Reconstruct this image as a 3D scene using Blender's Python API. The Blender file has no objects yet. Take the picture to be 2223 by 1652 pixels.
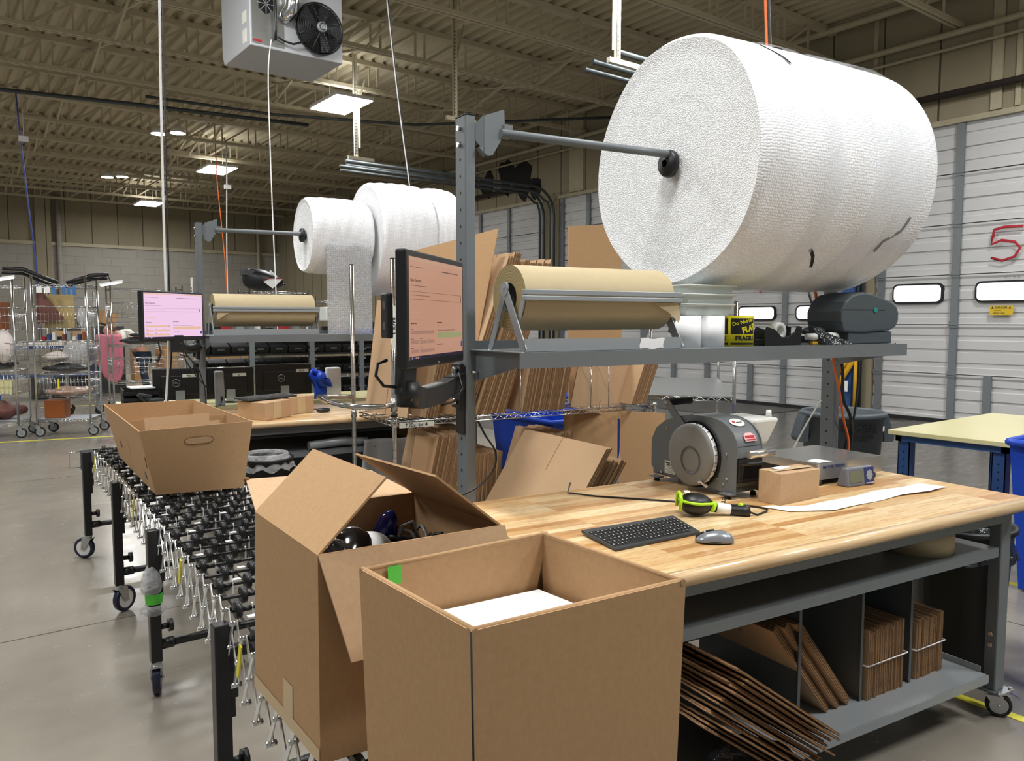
import bpy, math, random
from math import sin, cos, pi, radians, hypot, atan2, sqrt
from mathutils import Vector, Matrix
random.seed(7)
SC = bpy.context.scene
COL = SC.collection

# ---------------------------------------------------------------- camera
cam_d = bpy.data.cameras.new('camera')
cam = bpy.data.objects.new('camera', cam_d)
COL.objects.link(cam)
SC.camera = cam
cam_d.sensor_fit = 'HORIZONTAL'
cam_d.sensor_width = 36.0
cam_d.lens = 1720.0 / 2223.0 * 36.0
cam_d.clip_start = 0.05
cam_d.clip_end = 200
CAM_H = 1.6
cam.location = (0, 0, CAM_H)
cam.rotation_euler = (radians(90) - math.atan(129 / 1720.0), 0, -radians(37.0))

# ---------------------------------------------------------------- view, world, lamps
SC.view_settings.view_transform = 'Standard'
SC.view_settings.look = 'None'
SC.view_settings.gamma = 1.0
SC.view_settings.use_curve_mapping = False
SC.view_settings.exposure = 0.0
wd = bpy.data.worlds.new('world')
SC.world = wd
wd.use_nodes = True
wd.node_tree.nodes['Background'].inputs[0].default_value = (0.93, 0.96, 1.0, 1)
wd.node_tree.nodes['Background'].inputs[1].default_value = 0.26
# lamp: x, y, z, power, tilt  (the panels that hang under the roof; each gets its housing further down)
LAMPS = [(6.7, 14.3, 5.7), (6.8, 22.4, 5.7), (6.8, 30.2, 5.7), (6.7, 6.3, 5.75), (6.7, -1.6, 5.75),
         (1.2, 1.5, 5.75), (1.2, 6.4, 5.75), (-2.0, 9.5, 5.75), (-3.5, 3.0, 5.75), (3.4, -1.5, 5.75),
         (-2.5, 16.5, 5.75), (-2.5, 24.0, 5.75), (10.3, 3.0, 5.75)]  # last lamp is added out of view to brighten the dock doors
LAMP_W = 150.0

# ---------------------------------------------------------------- frames and mesh builder
BROT = radians(-6.67)
FRAMES = {'w': 0.0, 'b': BROT}
def to_world(fr, p):
    a = FRAMES[fr]
    return Vector((p[0] * cos(a) - p[1] * sin(a), p[0] * sin(a) + p[1] * cos(a), p[2]))

class MB:
    """collects shapes, given in the coordinates of the thing's frame"""
    def __init__(s):
        s.v = []; s.f = []; s.sm = []; s.mi = []; s.cur = 0
    def add(s, vs, fs, smooth=False):
        o = len(s.v)
        s.v += [tuple(map(float, v)) for v in vs]
        for f in fs:
            s.f.append(tuple(i + o for i in f)); s.sm.append(smooth); s.mi.append(s.cur)
        return s
    def m(s, i):
        s.cur = i; return s
    def box(s, x0, x1, y0, y1, z0, z1):
        vs = [(x0, y0, z0), (x1, y0, z0), (x1, y1, z0), (x0, y1, z0), (x0, y0, z1), (x1, y0, z1), (x1, y1, z1), (x0, y1, z1)]
        return s.add(vs, [(0, 3, 2, 1), (4, 5, 6, 7), (0, 1, 5, 4), (1, 2, 6, 5), (2, 3, 7, 6), (3, 0, 4, 7)])
    def obox(s, c, size, rz=0.0, rx=0.0, ry=0.0):
        M = Matrix.Translation(Vector(c)) @ Matrix.Rotation(rz, 4, 'Z') @ Matrix.Rotation(ry, 4, 'Y') @ Matrix.Rotation(rx, 4, 'X')
        a, b, d = [t / 2 for t in size]
        vs = [(-a, -b, -d), (a, -b, -d), (a, b, -d), (-a, b, -d), (-a, -b, d), (a, -b, d), (a, b, d), (-a, b, d)]
        return s.add([M @ Vector(v) for v in vs], [(0, 3, 2, 1), (4, 5, 6, 7), (0, 1, 5, 4), (1, 2, 6, 5), (2, 3, 7, 6), (3, 0, 4, 7)])
    def hexa(s, b4, t4):
        return s.add(list(b4) + list(t4), [(0, 3, 2, 1), (4, 5, 6, 7), (0, 1, 5, 4), (1, 2, 6, 5), (2, 3, 7, 6), (3, 0, 4, 7)])
    def slab(s, p4, t):
        """sheet through four corners, thickness t to the back"""
        p = [Vector(q) for q in p4]
        n = (p[1] - p[0]).cross(p[3] - p[0]).normalized() * t
        return s.hexa([q - n for q in p], p)
    def bar(s, p0, p1, w, h=None):
        h = h or w
        p0 = Vector(p0); p1 = Vector(p1); d = (p1 - p0).normalized()
        up = Vector((0, 0, 1)) if abs(d.z) < 0.95 else Vector((0, 1, 0))
        a = d.cross(up).normalized() * w / 2; b = a.cross(d).normalized() * h / 2
        return s.hexa([p0 - a - b, p0 + a - b, p0 + a + b, p0 - a + b], [p1 - a - b, p1 + a - b, p1 + a + b, p1 - a + b])
    def cyl(s, p0, p1, r, r1=None, n=16, caps=True, smooth=True):
        r1 = r if r1 is None else r1
        p0 = Vector(p0); p1 = Vector(p1); d = (p1 - p0).normalized()
        a = d.orthogonal().normalized(); b = d.cross(a)
        vs = []
        for (p, q) in ((p0, r), (p1, r1)):
            for i in range(n):
                t = 2 * pi * i / n
                vs.append(p + (a * cos(t) + b * sin(t)) * q)
        s.add(vs, [(i, (i + 1) % n, n + (i + 1) % n, n + i) for i in range(n)], smooth)
        if caps:
            o = len(s.v) - 2 * n
            s.f.append(tuple(o + i for i in reversed(range(n)))); s.sm.append(False); s.mi.append(s.cur)
            s.f.append(tuple(o + n + i for i in range(n))); s.sm.append(False); s.mi.append(s.cur)
        return s
    def tube(s, pts, r, n=8, closed=False):
        P = [Vector(p) for p in pts]; k = len(P); rings = []
        prev = None
        for i in range(k):
            if closed: d = P[(i + 1) % k] - P[i - 1]
            else: d = P[min(i + 1, k - 1)] - P[max(i - 1, 0)]
            d.normalize()
            if prev is None: a = d.orthogonal().normalized()
            else:
                a = prev - d * prev.dot(d)
                a = a.normalized() if a.length > 1e-6 else d.orthogonal().normalized()
            prev = a; b = d.cross(a)
            rr = r[i] if isinstance(r, (list, tuple)) else r
            rings.append([P[i] + (a * cos(2 * pi * j / n) + b * sin(2 * pi * j / n)) * rr for j in range(n)])
        vs = [v for R in rings for v in R]; fs = []
        for i in range(k if closed else k - 1):
            i2 = (i + 1) % k
            for j in range(n):
                fs.append((i * n + j, i * n + (j + 1) % n, i2 * n + (j + 1) % n, i2 * n + j))
        s.add(vs, fs, True)
        if not closed:
            o = len(s.v) - k * n
            s.f.append(tuple(o + i for i in reversed(range(n)))); s.sm.append(False); s.mi.append(s.cur)
            s.f.append(tuple(o + (k - 1) * n + i for i in range(n))); s.sm.append(False); s.mi.append(s.cur)
        return s
    def lathe(s, prof, c, axis='z', n=32, smooth=True, sx=1, sy=1, close=False):
        """prof: (radius, along-axis)"""
        vs = []
        for (r, h) in prof:
            for i in range(n):
                t = 2 * pi * i / n
                u, w = r * cos(t) * sx, r * sin(t) * sy
                if axis == 'z': vs.append((c[0] + u, c[1] + w, c[2] + h))
                elif axis == 'x': vs.append((c[0] + h, c[1] + u, c[2] + w))
                else: vs.append((c[0] + w, c[1] + h, c[2] + u))
        k = len(prof); fs = []
        for a in range(k if close else k - 1):
            b = (a + 1) % k
            for i in range(n):
                j = (i + 1) % n
                fs.append((a * n + i, a * n + j, b * n + j, b * n + i))
        return s.add(vs, fs, smooth)
    def prism(s, poly, axis, a0, a1, smooth=False):
        """poly in the two other axes (cyclic order x->(y,z) y->(x,z) z->(x,y))"""
        def P(p, a):
            return {'x': (a, p[0], p[1]), 'y': (p[0], a, p[1]), 'z': (p[0], p[1], a)}[axis]
        n = len(poly); vs = [P(p, a0) for p in poly] + [P(p, a1) for p in poly]
        s.add(vs, [(i, (i + 1) % n, n + (i + 1) % n, n + i) for i in range(n)], smooth)
        o = len(s.v) - 2 * n
        for q in (tuple(o + i for i in reversed(range(n))), tuple(o + n + i for i in range(n))):
            s.f.append(q); s.sm.append(False); s.mi.append(s.cur)
        return s
    def grid(s, fn, nu, nv, smooth=True):
        vs = [fn(i / nu, j / nv) for j in range(nv + 1) for i in range(nu + 1)]
        fs = [(j * (nu + 1) + i, j * (nu + 1) + i + 1, (j + 1) * (nu + 1) + i + 1, (j + 1) * (nu + 1) + i) for j in range(nv) for i in range(nu)]
        return s.add(vs, fs, smooth)
    def ball(s, c, rx, ry=None, rz=None, n=16, k=10, fn=None):
        ry = ry or rx; rz = rz or rx; vs = []
        for j in range(1, k):
            ph = pi * j / k
            for i in range(n):
                t = 2 * pi * i / n
                vs.append([rx * sin(ph) * cos(t), ry * sin(ph) * sin(t), rz * cos(ph)])
        vs += [[0, 0, rz], [0, 0, -rz]]
        if fn: vs = [fn(v) for v in vs]
        vs = [(v[0] + c[0], v[1] + c[1], v[2] + c[2]) for v in vs]
        fs = [(j * n + i, (j + 1) * n + i, (j + 1) * n + (i + 1) % n, j * n + (i + 1) % n) for j in range(k - 2) for i in range(n)]
        T = (k - 1) * n
        fs += [(T, i, (i + 1) % n) for i in range(n)] + [(T + 1, (k - 2) * n + (i + 1) % n, (k - 2) * n + i) for i in range(n)]
        return s.add(vs, fs, True)
    def mesh(s, name, mats, origin=(0, 0, 0)):
        me = bpy.data.meshes.new(name)
        me.from_pydata([(a - origin[0], b - origin[1], c - origin[2]) for a, b, c in s.v], [], s.f)
        me.polygons.foreach_set('use_smooth', s.sm)
        for m in (mats if isinstance(mats, (list, tuple)) else [mats]): me.materials.append(m)
        if any(s.mi): me.polygons.foreach_set('material_index', s.mi)
        me.update()
        return me

def bev(o, w, seg=2):
    b = o.modifiers.new('bevel', 'BEVEL'); b.width = w; b.segments = seg; b.limit_method = 'ANGLE'; b.angle_limit = radians(35)
    return o

class Thing:
    """an Empty at the thing's base with its parts, all given in the frame's coordinates"""
    def __init__(s, name, label, cat, origin, fr='w', group=None):
        s.o = bpy.data.objects.new(name, None); COL.objects.link(s.o)
        s.org = origin; s.fr = fr
        s.o.location = to_world(fr, origin); s.o.rotation_euler = (0, 0, FRAMES[fr])
        s.o.empty_display_size = 0.05
        s.o['label'] = label; s.o['category'] = cat
        if group: s.o['group'] = group
    def part(s, name, mb, mat, parent=None, label=None, bevel=None, stuff=False):
        o = bpy.data.objects.new(name, mb.mesh(name, mat, s.org)); COL.objects.link(o)
        o.parent = parent or s.o
        if label: o['label'] = label
        if stuff: o['kind'] = 'stuff'
        if bevel: bev(o, bevel)
        return o

def single(name, label, cat, mb, mat, origin, fr='w', group=None, bevel=None, kind=None):
    o = bpy.data.objects.new(name, mb.mesh(name, mat, origin)); COL.objects.link(o)
    o.location = to_world(fr, origin); o.rotation_euler = (0, 0, FRAMES[fr])
    if label: o['label'] = label
    if cat: o['category'] = cat
    if group: o['group'] = group
    if kind: o['kind'] = kind
    if bevel: bev(o, bevel)
    return o

def struct(name, mb, mat, parent=None, bevel=None, fr='w'):
    o = bpy.data.objects.new(name, mb.mesh(name, mat)); COL.objects.link(o)
    if parent: o.parent = parent
    else:
        o['kind'] = 'structure'; o.rotation_euler = (0, 0, FRAMES[fr])
    if bevel: bev(o, bevel)
    return o

def dup(o, loc=None, rot=None, label=None, group=None, parent=None):
    c = o.copy(); COL.objects.link(c)
    if parent is not None: c.parent = parent
    if loc is not None: c.location = loc
    if rot is not None: c.rotation_euler = rot
    if label: c['label'] = label
    if group: c['group'] = group
    for ch in list(o.children):
        if ch.name in COL.objects: dup(ch, parent=c)
    return c

FONT = bpy.data.fonts.load('<builtin>') if False else None
def text_mb(txt, size, M, ext=0.0004, bold=0.0, align='CENTER'):
    """lettering as mesh, M maps the text plane (x right, y up, z out) into the frame"""
    cu = bpy.data.curves.new('lettering', 'FONT'); cu.body = txt; cu.size = size; cu.extrude = ext; cu.offset = bold
    cu.align_x = align; cu.align_y = 'CENTER'; cu.resolution_u = 2
    ob = bpy.data.objects.new('lettering', cu); COL.objects.link(ob)
    dg = bpy.context.evaluated_depsgraph_get()
    me = bpy.data.meshes.new_from_object(ob.evaluated_get(dg))
    mb = MB(); mb.add([M @ v.co for v in me.vertices], [tuple(p.vertices) for p in me.polygons])
    COL.objects.unlink(ob); bpy.data.objects.remove(ob); bpy.data.curves.remove(cu); bpy.data.meshes.remove(me)
    return mb
def plane_M(c, right, up):
    r = Vector(right).normalized(); u = Vector(up); u = (u - r * u.dot(r)).normalized(); n = r.cross(u)
    return Matrix(((r.x, u.x, n.x, c[0]), (r.y, u.y, n.y, c[1]), (r.z, u.z, n.z, c[2]), (0, 0, 0, 1)))

# ---------------------------------------------------------------- materials
def lin(c):
    if isinstance(c, str):
        c = [int(c[i:i + 2], 16) / 255 for i in (0, 2, 4)]
    return tuple((x / 12.92 if x <= 0.04045 else ((x + 0.055) / 1.055) ** 2.4) for x in c) + (1,)
MATS = {}
class NT:
    def __init__(s, name):
        s.mat = bpy.data.materials.new(name); s.mat.use_nodes = True
        s.t = s.mat.node_tree; s.bs = s.t.nodes['Principled BSDF']; MATS[name] = s.mat
    def n(s, typ, **kw):
        o = s.t.nodes.new(typ)
        for k, v in kw.items():
            if k in o.inputs: 
                try: o.inputs[k].default_value = v
                except Exception: pass
            else: setattr(o, k, v)
        return o
    def l(s, a, b): s.t.links.new(a, b); return s
    def coord(s, kind='Object', scale=(1, 1, 1), rot=(0, 0, 0), loc=(0, 0, 0)):
        tc = s.n('ShaderNodeTexCoord'); mp = s.n('ShaderNodeMapping')
        mp.inputs['Scale'].default_value = scale; mp.inputs['Rotation'].default_value = rot; mp.inputs['Location'].default_value = loc
        s.l(tc.outputs[kind], mp.inputs[0]); return mp.outputs[0]
    def ramp(s, fac, stops):
        r = s.n('ShaderNodeValToRGB'); e = r.color_ramp.elements
        while len(e) > 1: e.remove(e[-1])
        e[0].position = stops[0][0]; e[0].color = lin(stops[0][1])
        for p, c in stops[1:]:
            q = e.new(p); q.color = lin(c)
        s.l(fac, r.inputs[0]); return r.outputs[0]
    def noise(s, vec, scale=5, detail=4, rough=0.55, out=0):
        o = s.n('ShaderNodeTexNoise'); o.inputs['Scale'].default_value = scale; o.inputs['Detail'].default_value = detail; o.inputs['Roughness'].default_value = rough
        s.l(vec, o.inputs['Vector']); return o.outputs[out]
    def mix(s, a, b, fac, mode='MIX'):
        o = s.n('ShaderNodeMix', data_type='RGBA', blend_type=mode)
        for sock, val in ((o.inputs[6], a), (o.inputs[7], b), (o.inputs[0], fac)):
            if hasattr(val, 'links'): s.l(val, sock)
            else: sock.default_value = val
        return o.outputs[2]
    def bump(s, h, strength=0.3, dist=0.01):
        b = s.n('ShaderNodeBump'); b.inputs['Strength'].default_value = strength; b.inputs['Distance'].default_value = dist
        s.l(h, b.inputs['Height']); s.l(b.outputs[0], s.bs.inputs['Normal'])
    def set(s, **kw):
        names = {'col': 'Base Color', 'rough': 'Roughness', 'metal': 'Metallic', 'spec': 'Specular IOR Level', 'trans': 'Transmission Weight', 'alpha': 'Alpha', 'coat': 'Coat Weight', 'sss': 'Subsurface Weight', 'ior': 'IOR', 'emit': 'Emission Color', 'es': 'Emission Strength'}
        for k, v in kw.items():
            i = s.bs.inputs[names[k]]
            if hasattr(v, 'links'): s.l(v, i)
            elif k in ('col', 'emit'): i.default_value = lin(v)
            else: i.default_value = v
        return s

def paint(name, c, rough=0.5, metal=0.0, var=0.0, scale=8.0, bump=0.0, bscale=60, **kw):
    m = NT(name)
    if var:
        v = m.noise(m.coord(), scale)
        a = lin(c); lo = tuple(max(0, x * (1 - var)) for x in a[:3]) + (1,); hi = tuple(min(1, x * (1 + var)) for x in a[:3]) + (1,)
        m.l(m.mix(lo, hi, v), m.bs.inputs['Base Color'])
    else: m.set(col=c)
    m.set(rough=rough, metal=metal, **kw)
    if bump: m.bump(m.noise(m.coord(), bscale, 2), bump, 0.002)
    return m.mat
def cardboard(name, c1, c2, flute=0.0):
    m = NT(name); co = m.coord()
    a = m.noise(co, 90, 3); b = m.noise(co, 6, 3)
    f = m.mix(lin(c1), lin(c2), a)
    m.l(m.mix(f, lin(c2), m.ramp(b, [(0.4, '000000'), (0.75, '404040')])), m.bs.inputs['Base Color'])
    m.set(rough=0.82, spec=0.25)
    m.bump(m.noise(m.coord(scale=(40, 40, 6)), 6, 3), 0.12, 0.002)
    return m.mat
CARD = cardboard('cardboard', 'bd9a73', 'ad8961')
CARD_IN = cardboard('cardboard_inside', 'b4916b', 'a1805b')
CARD_PALE = cardboard('cardboard_pale', 'c4a684', 'b59471')
CARD_DK = cardboard('cardboard_edges', '8f6a45', '6f4f31')
def edge_mat():
    m = NT('corrugated_edge'); co = m.coord()
    w = m.n('ShaderNodeTexWave'); w.inputs['Scale'].default_value = 45; w.inputs['Distortion'].default_value = 3
    m.l(m.coord(scale=(1, 1, 1)), w.inputs['Vector'])
    m.set(col=m.ramp(w.outputs[1], [(0.3, '4a3420'), (0.6, '9a754e')]), rough=0.9)
    return m.mat
CARD_EDGE = edge_mat()
KRAFT = paint('kraft_paper', 'b6a683', 0.72, var=0.06, scale=30, bump=0.05)
KRAFT_END = NT('kraft_roll_end')
_w = KRAFT_END.n('ShaderNodeTexWave', wave_type='RINGS', rings_direction='X'); _w.inputs['Scale'].default_value = 30; _w.inputs['Distortion'].default_value = 1.0; _w.inputs['Detail'].default_value = 2
KRAFT_END.l(KRAFT_END.coord(loc=(0, -0.10, -0.19)), _w.inputs['Vector'])
KRAFT_END.set(col=KRAFT_END.ramp(_w.outputs[1], [(0.0, '93845a'), (1.0, 'ab9c70')]), rough=0.8)
KRAFT_END = KRAFT_END.mat
TAPE_BROWN = paint('paper_tape', 'c9b08a', 0.55)
GREY = paint('grey_steel', '6d7376', 0.42, 0.0, var=0.05, bump=0.05, bscale=300)
GREY_LT = paint('light_grey_steel', '9aa0a3', 0.38, 0.2, var=0.04)
GREY_DK = paint('dark_grey_steel', '3a3e40', 0.5)
SHELF_DK = paint('mid_grey_steel', '53585b', 0.45)  # mid grey steel of the dividers, rear panels and dial ring
BLACK = paint('black_plastic', '17181a', 0.42)
BLACK_MAT = paint('black_satin', '1c1c1d', 0.6)
BLACK_STEEL = paint('black_steel', '121314', 0.38)
RUBBER = paint('black_rubber', '1e1e20', 0.75)
CHROME = paint('chrome', 'd2d4d4', 0.16, 1.0)
ZINC = paint('zinc_steel', 'b9bcbc', 0.32, 0.9, var=0.08, scale=20)
STEEL = NT('brushed_steel')
STEEL.set(col='d8d6d1', metal=0.9, rough=0.24); STEEL = STEEL.mat
ALU = paint('aluminium', 'd6d8d9', 0.3, 0.85)
WHITE = paint('white_plastic', 'e8e8e6', 0.5)
PAPER = paint('white_paper', 'f2f2f2', 0.7)
PAPER_LABEL = paint('paper_label', 'dcdcd2', 0.7)
INK = paint('black_ink', '101010', 0.7)
INK_GREY = paint('grey_ink', '6a6a6a', 0.7)
GREEN_TAPE = paint('green_tape', '4fb83a', 0.6, var=0.05)
YELLOW_TAPE = paint('yellow_floor_tape', 'e8e04a', 0.6, var=0.08)
YELLOW = paint('yellow_label', 'e8dc12', 0.45)
DANGER = paint('danger_yellow', 'd8b62a', 0.5)
LIME = paint('lime_plastic', 'b9f01c', 0.4)
BLUE = paint('blue_plastic', '1548c4', 0.38)
BLUE_STEEL = paint('blue_steel', '2a4f86', 0.45)
NAVY = paint('navy_panel', '2b3268', 0.4)
RED = paint('red_marker', 'a8222c', 0.7)
PINK = paint('pink_cloth', 'd87f92', 0.85, var=0.1)
PINK_LT = paint('pale_cloth', 'e0d6d0', 0.85, var=0.1, scale=30)
JEANS = paint('denim', '2f4054', 0.85, var=0.2, scale=40)
SKIN = paint('skin', 'd69c82', 0.55)
HAIR = paint('brown_hair', '6a4c38', 0.7, var=0.2, scale=30)
ORANGE = paint('orange_cord', 'e06a28', 0.5)
BLUE_CORD = paint('blue_cord', '3a4aa0', 0.5)
YEL_STRAP = paint('yellow_strap', 'd9a520', 0.7, var=0.15)
CREAM = paint('cream_laminate', 'd9d2a0', 0.28, var=0.03)
GREY_CAN = paint('grey_bin_plastic', '4c5459', 0.5)
DISP_GREY = paint('hammered_grey', '666a6c', 0.42, var=0.04, bump=0.15, bscale=500)
DISC_GREY = paint('plastic_grey', '7f7f7c', 0.5)
MOUSE_GREY = paint('mouse_grey', '8a8f94', 0.28, 0.4)
LCD = paint('lcd_green_grey', '6d705a', 0.25)
WOOD_BROWN = paint('varnished_wood', '8a4a1c', 0.4, var=0.2, scale=10)
MAROON = paint('maroon_board', '6b4138', 0.6)
TAN = paint('tan_board', 'b39d6c', 0.7, var=0.1)
MAT_DK = paint('dark_mat', '2a2c2e', 0.8, bump=0.2, bscale=40)
FAN_GREY = paint('guard_black', '1f2022', 0.4)
MILK = NT('milky_plastic'); MILK.set(col='eef0ea', rough=0.35, trans=0.25, sss=0.0); MILK = MILK.mat
TUBW = NT('clear_tub'); TUBW.set(col='edf4f0', rough=0.2, trans=0.55, ior=1.3); TUBW = TUBW.mat
CLEARBAG = NT('clear_film')
CLEARBAG.set(col='f0f2f4', rough=0.15, trans=0.35, ior=1.2, alpha=0.5)
CLEARBAG.bump(CLEARBAG.noise(CLEARBAG.coord(), 18, 3), 1.0, 0.03); CLEARBAG = CLEARBAG.mat
DARKBAG = NT('dark_film'); DARKBAG.set(col='2c2f33', rough=0.18, spec=0.8)
DARKBAG.bump(DARKBAG.noise(DARKBAG.coord(), 14, 4), 1.0, 0.04); DARKBAG = DARKBAG.mat

def bubble(name, c, scl, strength, rough, trans, grain=False):
    m = NT(name)
    v = m.n('ShaderNodeTexVoronoi', feature='F1'); v.inputs['Scale'].default_value = scl; v.inputs['Randomness'].default_value = 0.4 if not grain else 1.0
    m.l(m.coord('UV' if not grain else 'Object'), v.inputs['Vector'])
    r = m.ramp(v.outputs['Distance'], [(0.0, 'ffffff'), (0.4, 'd0d0d0'), (0.62, '505050')])
    m.bump(r, strength, 0.006)
    m.l(m.mix(lin(c), lin('ffffff'), r), m.bs.inputs['Base Color'])
    m.set(rough=rough, trans=trans, ior=1.2, spec=0.6)
    return m
BUBBLE = bubble('bubble_wrap', 'e6e9ee', 85, 0.35, 0.25, 0.0).mat
BUBBLE_END = bubble('bubble_wrap_end', 'dfe2e3', 170, 0.5, 0.4, 0.0, True).mat
_b = bubble('bubble_wrap_sheet', 'd8dde2', 60, 0.9, 0.15, 0.55); _b.set(alpha=0.75); BUBBLE_SHEET = _b.mat
FILM = paint('stretch_film', 'f4f6f8', 0.14, alpha=0.28, spec=0.8)

def butcher(name='butcher_block'):
    m = NT(name); co = m.coord()
    br = m.n('ShaderNodeTexBrick'); br.offset = 0.37; br.offset_frequency = 1; br.squash = 1.0
    for k, v in (('Scale', 1.0), ('Mortar Size', 0.0006), ('Mortar Smooth', 0.1), ('Bias', 0.0), ('Brick Width', 0.52), ('Row Height', 0.04)): br.inputs[k].default_value = v
    br.inputs['Color1'].default_value = (0, 0, 0, 1); br.inputs['Color2'].default_value = (1, 1, 1, 1); br.inputs['Mortar'].default_value = (0.3, 0.3, 0.3, 1)
    m.l(co, br.inputs['Vector'])
    base = m.ramp(br.outputs['Color'], [(0.0, 'b98a55'), (0.25, 'cfa772'), (0.5, 'dcbb88'), (0.8, 'e6cb9c'), (1.0, 'eed9b0')])
    g = m.noise(m.coord(scale=(2.5, 45, 45)), 3, 5, 0.6)
    dark = m.ramp(g, [(0.35, 'c79a66'), (0.55, 'ffffff')])
    c1 = m.mix(base, dark, 0.55, 'MULTIPLY')
    k = m.noise(m.coord(scale=(3, 14, 14)), 2.2, 3)
    c2 = m.mix(c1, lin('b07b48'), m.ramp(k, [(0.62, '000000'), (0.75, '909090')]))
    m.set(col=c2, rough=0.3, spec=0.5, coat=0.15)
    return m.mat
BUTCHER = butcher()
def edgewood():
    m = NT('maple_edge')
    g = m.noise(m.coord(scale=(1.5, 30, 30)), 3, 4)
    m.set(col=m.ramp(g, [(0.3, 'c9a67a'), (0.7, 'e3c79c')]), rough=0.3, coat=0.15)
    return m.mat
EDGEWOOD = edgewood()

def concrete():
    m = NT('concrete_floor'); co = m.coord()
    a = m.noise(co, 0.55, 5, 0.6); b = m.noise(co, 7, 4, 0.7)
    c = m.ramp(a, [(0.3, '79736a'), (0.5, '8c867b'), (0.7, '9a9387')])
    c = m.mix(c, lin('6b675f'), m.ramp(b, [(0.45, '000000'), (0.8, '505050')]))
    # expansion joints and hairline cracks
    br = m.n('ShaderNodeTexBrick'); br.offset = 0
    for k, v in (('Scale', 1.0), ('Mortar Size', 0.006), ('Brick Width', 4.6), ('Row Height', 4.6)): br.inputs[k].default_value = v
    br.inputs['Color1'].default_value = br.inputs['Color2'].default_value = (0, 0, 0, 1); br.inputs['Mortar'].default_value = (1, 1, 1, 1)
    m.l(m.n('ShaderNodeTexCoord').outputs['Object'], br.inputs['Vector'])
    c = m.mix(c, lin('4a463f'), br.outputs['Color'])
    # pale scuffs near the dock
    s = m.noise(m.coord(scale=(0.6, 3.0, 1), rot=(0, 0, 0.9)), 3.2, 8, 0.75)
    c = m.mix(c, lin('b8b2a4'), m.ramp(s, [(0.66, '000000'), (0.72, '303030'), (0.75, '000000')]))
    # darker, rougher apron in front of the dock doors
    sp = m.n('ShaderNodeSeparateXYZ'); m.l(m.n('ShaderNodeTexCoord').outputs['Object'], sp.inputs[0])
    gt = m.n('ShaderNodeMath', operation='GREATER_THAN'); gt.inputs[1].default_value = 6.75; m.l(sp.outputs[0], gt.inputs[0])
    sc2 = m.ramp(m.noise(m.coord(scale=(1.0, 6.0, 1), rot=(0, 0, 0.5)), 2.5, 9, 0.8), [(0.35, '3f3c37'), (0.55, '5c5851'), (0.72, '8d887d')])
    c = m.mix(c, sc2, gt.outputs[0])
    m.set(col=c, rough=m.ramp(b, [(0.2, '6a6a6a'), (0.8, '9a9a9a')]), spec=0.4)
    m.bump(b, 0.05, 0.004)
    return m.mat
FLOOR = concrete()
DECK = NT('roof_deck')
_c = DECK.mix(lin('c6bb9e'), lin('ada388'), DECK.noise(DECK.coord(), 0.8, 5))
_c = DECK.mix(_c, lin('5e5646'), DECK.ramp(DECK.noise(DECK.coord(scale=(1, 0.3, 1)), 4, 5, 0.7), [(0.55, '000000'), (0.8, '808080')]))
DECK.set(col=_c, rough=0.75); DECK = DECK.mat
JOIST = paint('joist_paint', 'bdb296', 0.6, var=0.12, scale=3)
JOIST_DK = paint('dark_brace', '4d4638', 0.7)
PIPE_CREAM = paint('cream_pipe', 'b0a78c', 0.6, var=0.2, scale=6)
PIPE_RUST = paint('rusty_pipe', '2b211b', 0.8, var=0.3, scale=10)

def panelwall():
    m = NT('upper_wall_panel')
    t = m.n('ShaderNodeTexCoord')
    sp = m.n('ShaderNodeSeparateXYZ'); m.l(t.outputs['Object'], sp.inputs[0])
    ad = m.n('ShaderNodeMath', operation='ADD'); m.l(sp.outputs[0], ad.inputs[0]); m.l(sp.outputs[1], ad.inputs[1])
    mo = m.n('ShaderNodeMath', operation='MODULO'); mo.inputs[1].default_value = 0.9; m.l(ad.outputs[0], mo.inputs[0])
    lt = m.n('ShaderNodeMath', operation='LESS_THAN'); lt.inputs[1].default_value = 0.03; m.l(mo.outputs[0], lt.inputs[0])
    c = m.mix(lin('a0967c'), lin('8a816a'), m.noise(m.coord(scale=(1, 1, 0.5)), 1.5, 5))
    c = m.mix(c, lin('4c4536'), lt.outputs[0])
    m.set(col=c, rough=0.8); return m.mat
PANEL = panelwall()
def block():
    m = NT('painted_block')
    br = m.n('ShaderNodeTexBrick')
    for k, v in (('Scale', 1.0), ('Mortar Size', 0.008), ('Brick Width', 0.62), ('Row Height', 0.31)): br.inputs[k].default_value = v
    br.inputs['Color1'].default_value = lin('a39e94'); br.inputs['Color2'].default_value = lin('9e998f'); br.inputs['Mortar'].default_value = lin('8b867c')
    m.l(m.coord(rot=(radians(90), 0, 0)), br.inputs['Vector'])
    m.set(col=m.mix(br.outputs['Color'], lin('8c877b'), m.ramp(m.noise(m.coord(), 0.7, 5), [(0.5, '000000'), (0.8, '505050')])), rough=0.8)
    return m.mat
BLOCK = block()
DOORP = NT('dock_door_panel')
_c = DOORP.mix(lin('d2d2d1'), lin('bfbfbe'), DOORP.noise(DOORP.coord(scale=(1, 0.4, 2)), 1.2, 5))
_c = DOORP.mix(_c, lin('77746e'), DOORP.ramp(DOORP.noise(DOORP.coord(), 9, 5, 0.7), [(0.66, '000000'), (0.8, '707070')]))
DOORP.set(col=_c, rough=0.55); DOORP = DOORP.mat
STILE = paint('galvanised_stile', '7d8284', 0.5, 0.3, var=0.12, scale=14)
TRACK = paint('track_steel', '4c5254', 0.45, 0.5)
GASKET = paint('black_gasket', '0c0c0c', 0.6)
TORN_DK = paint('bitumen_black', '16171a', 0.8)
def emit(name, c, s):
    m = NT(name); m.set(col='000000', emit=c, es=s, rough=0.4); return m.mat
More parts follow.
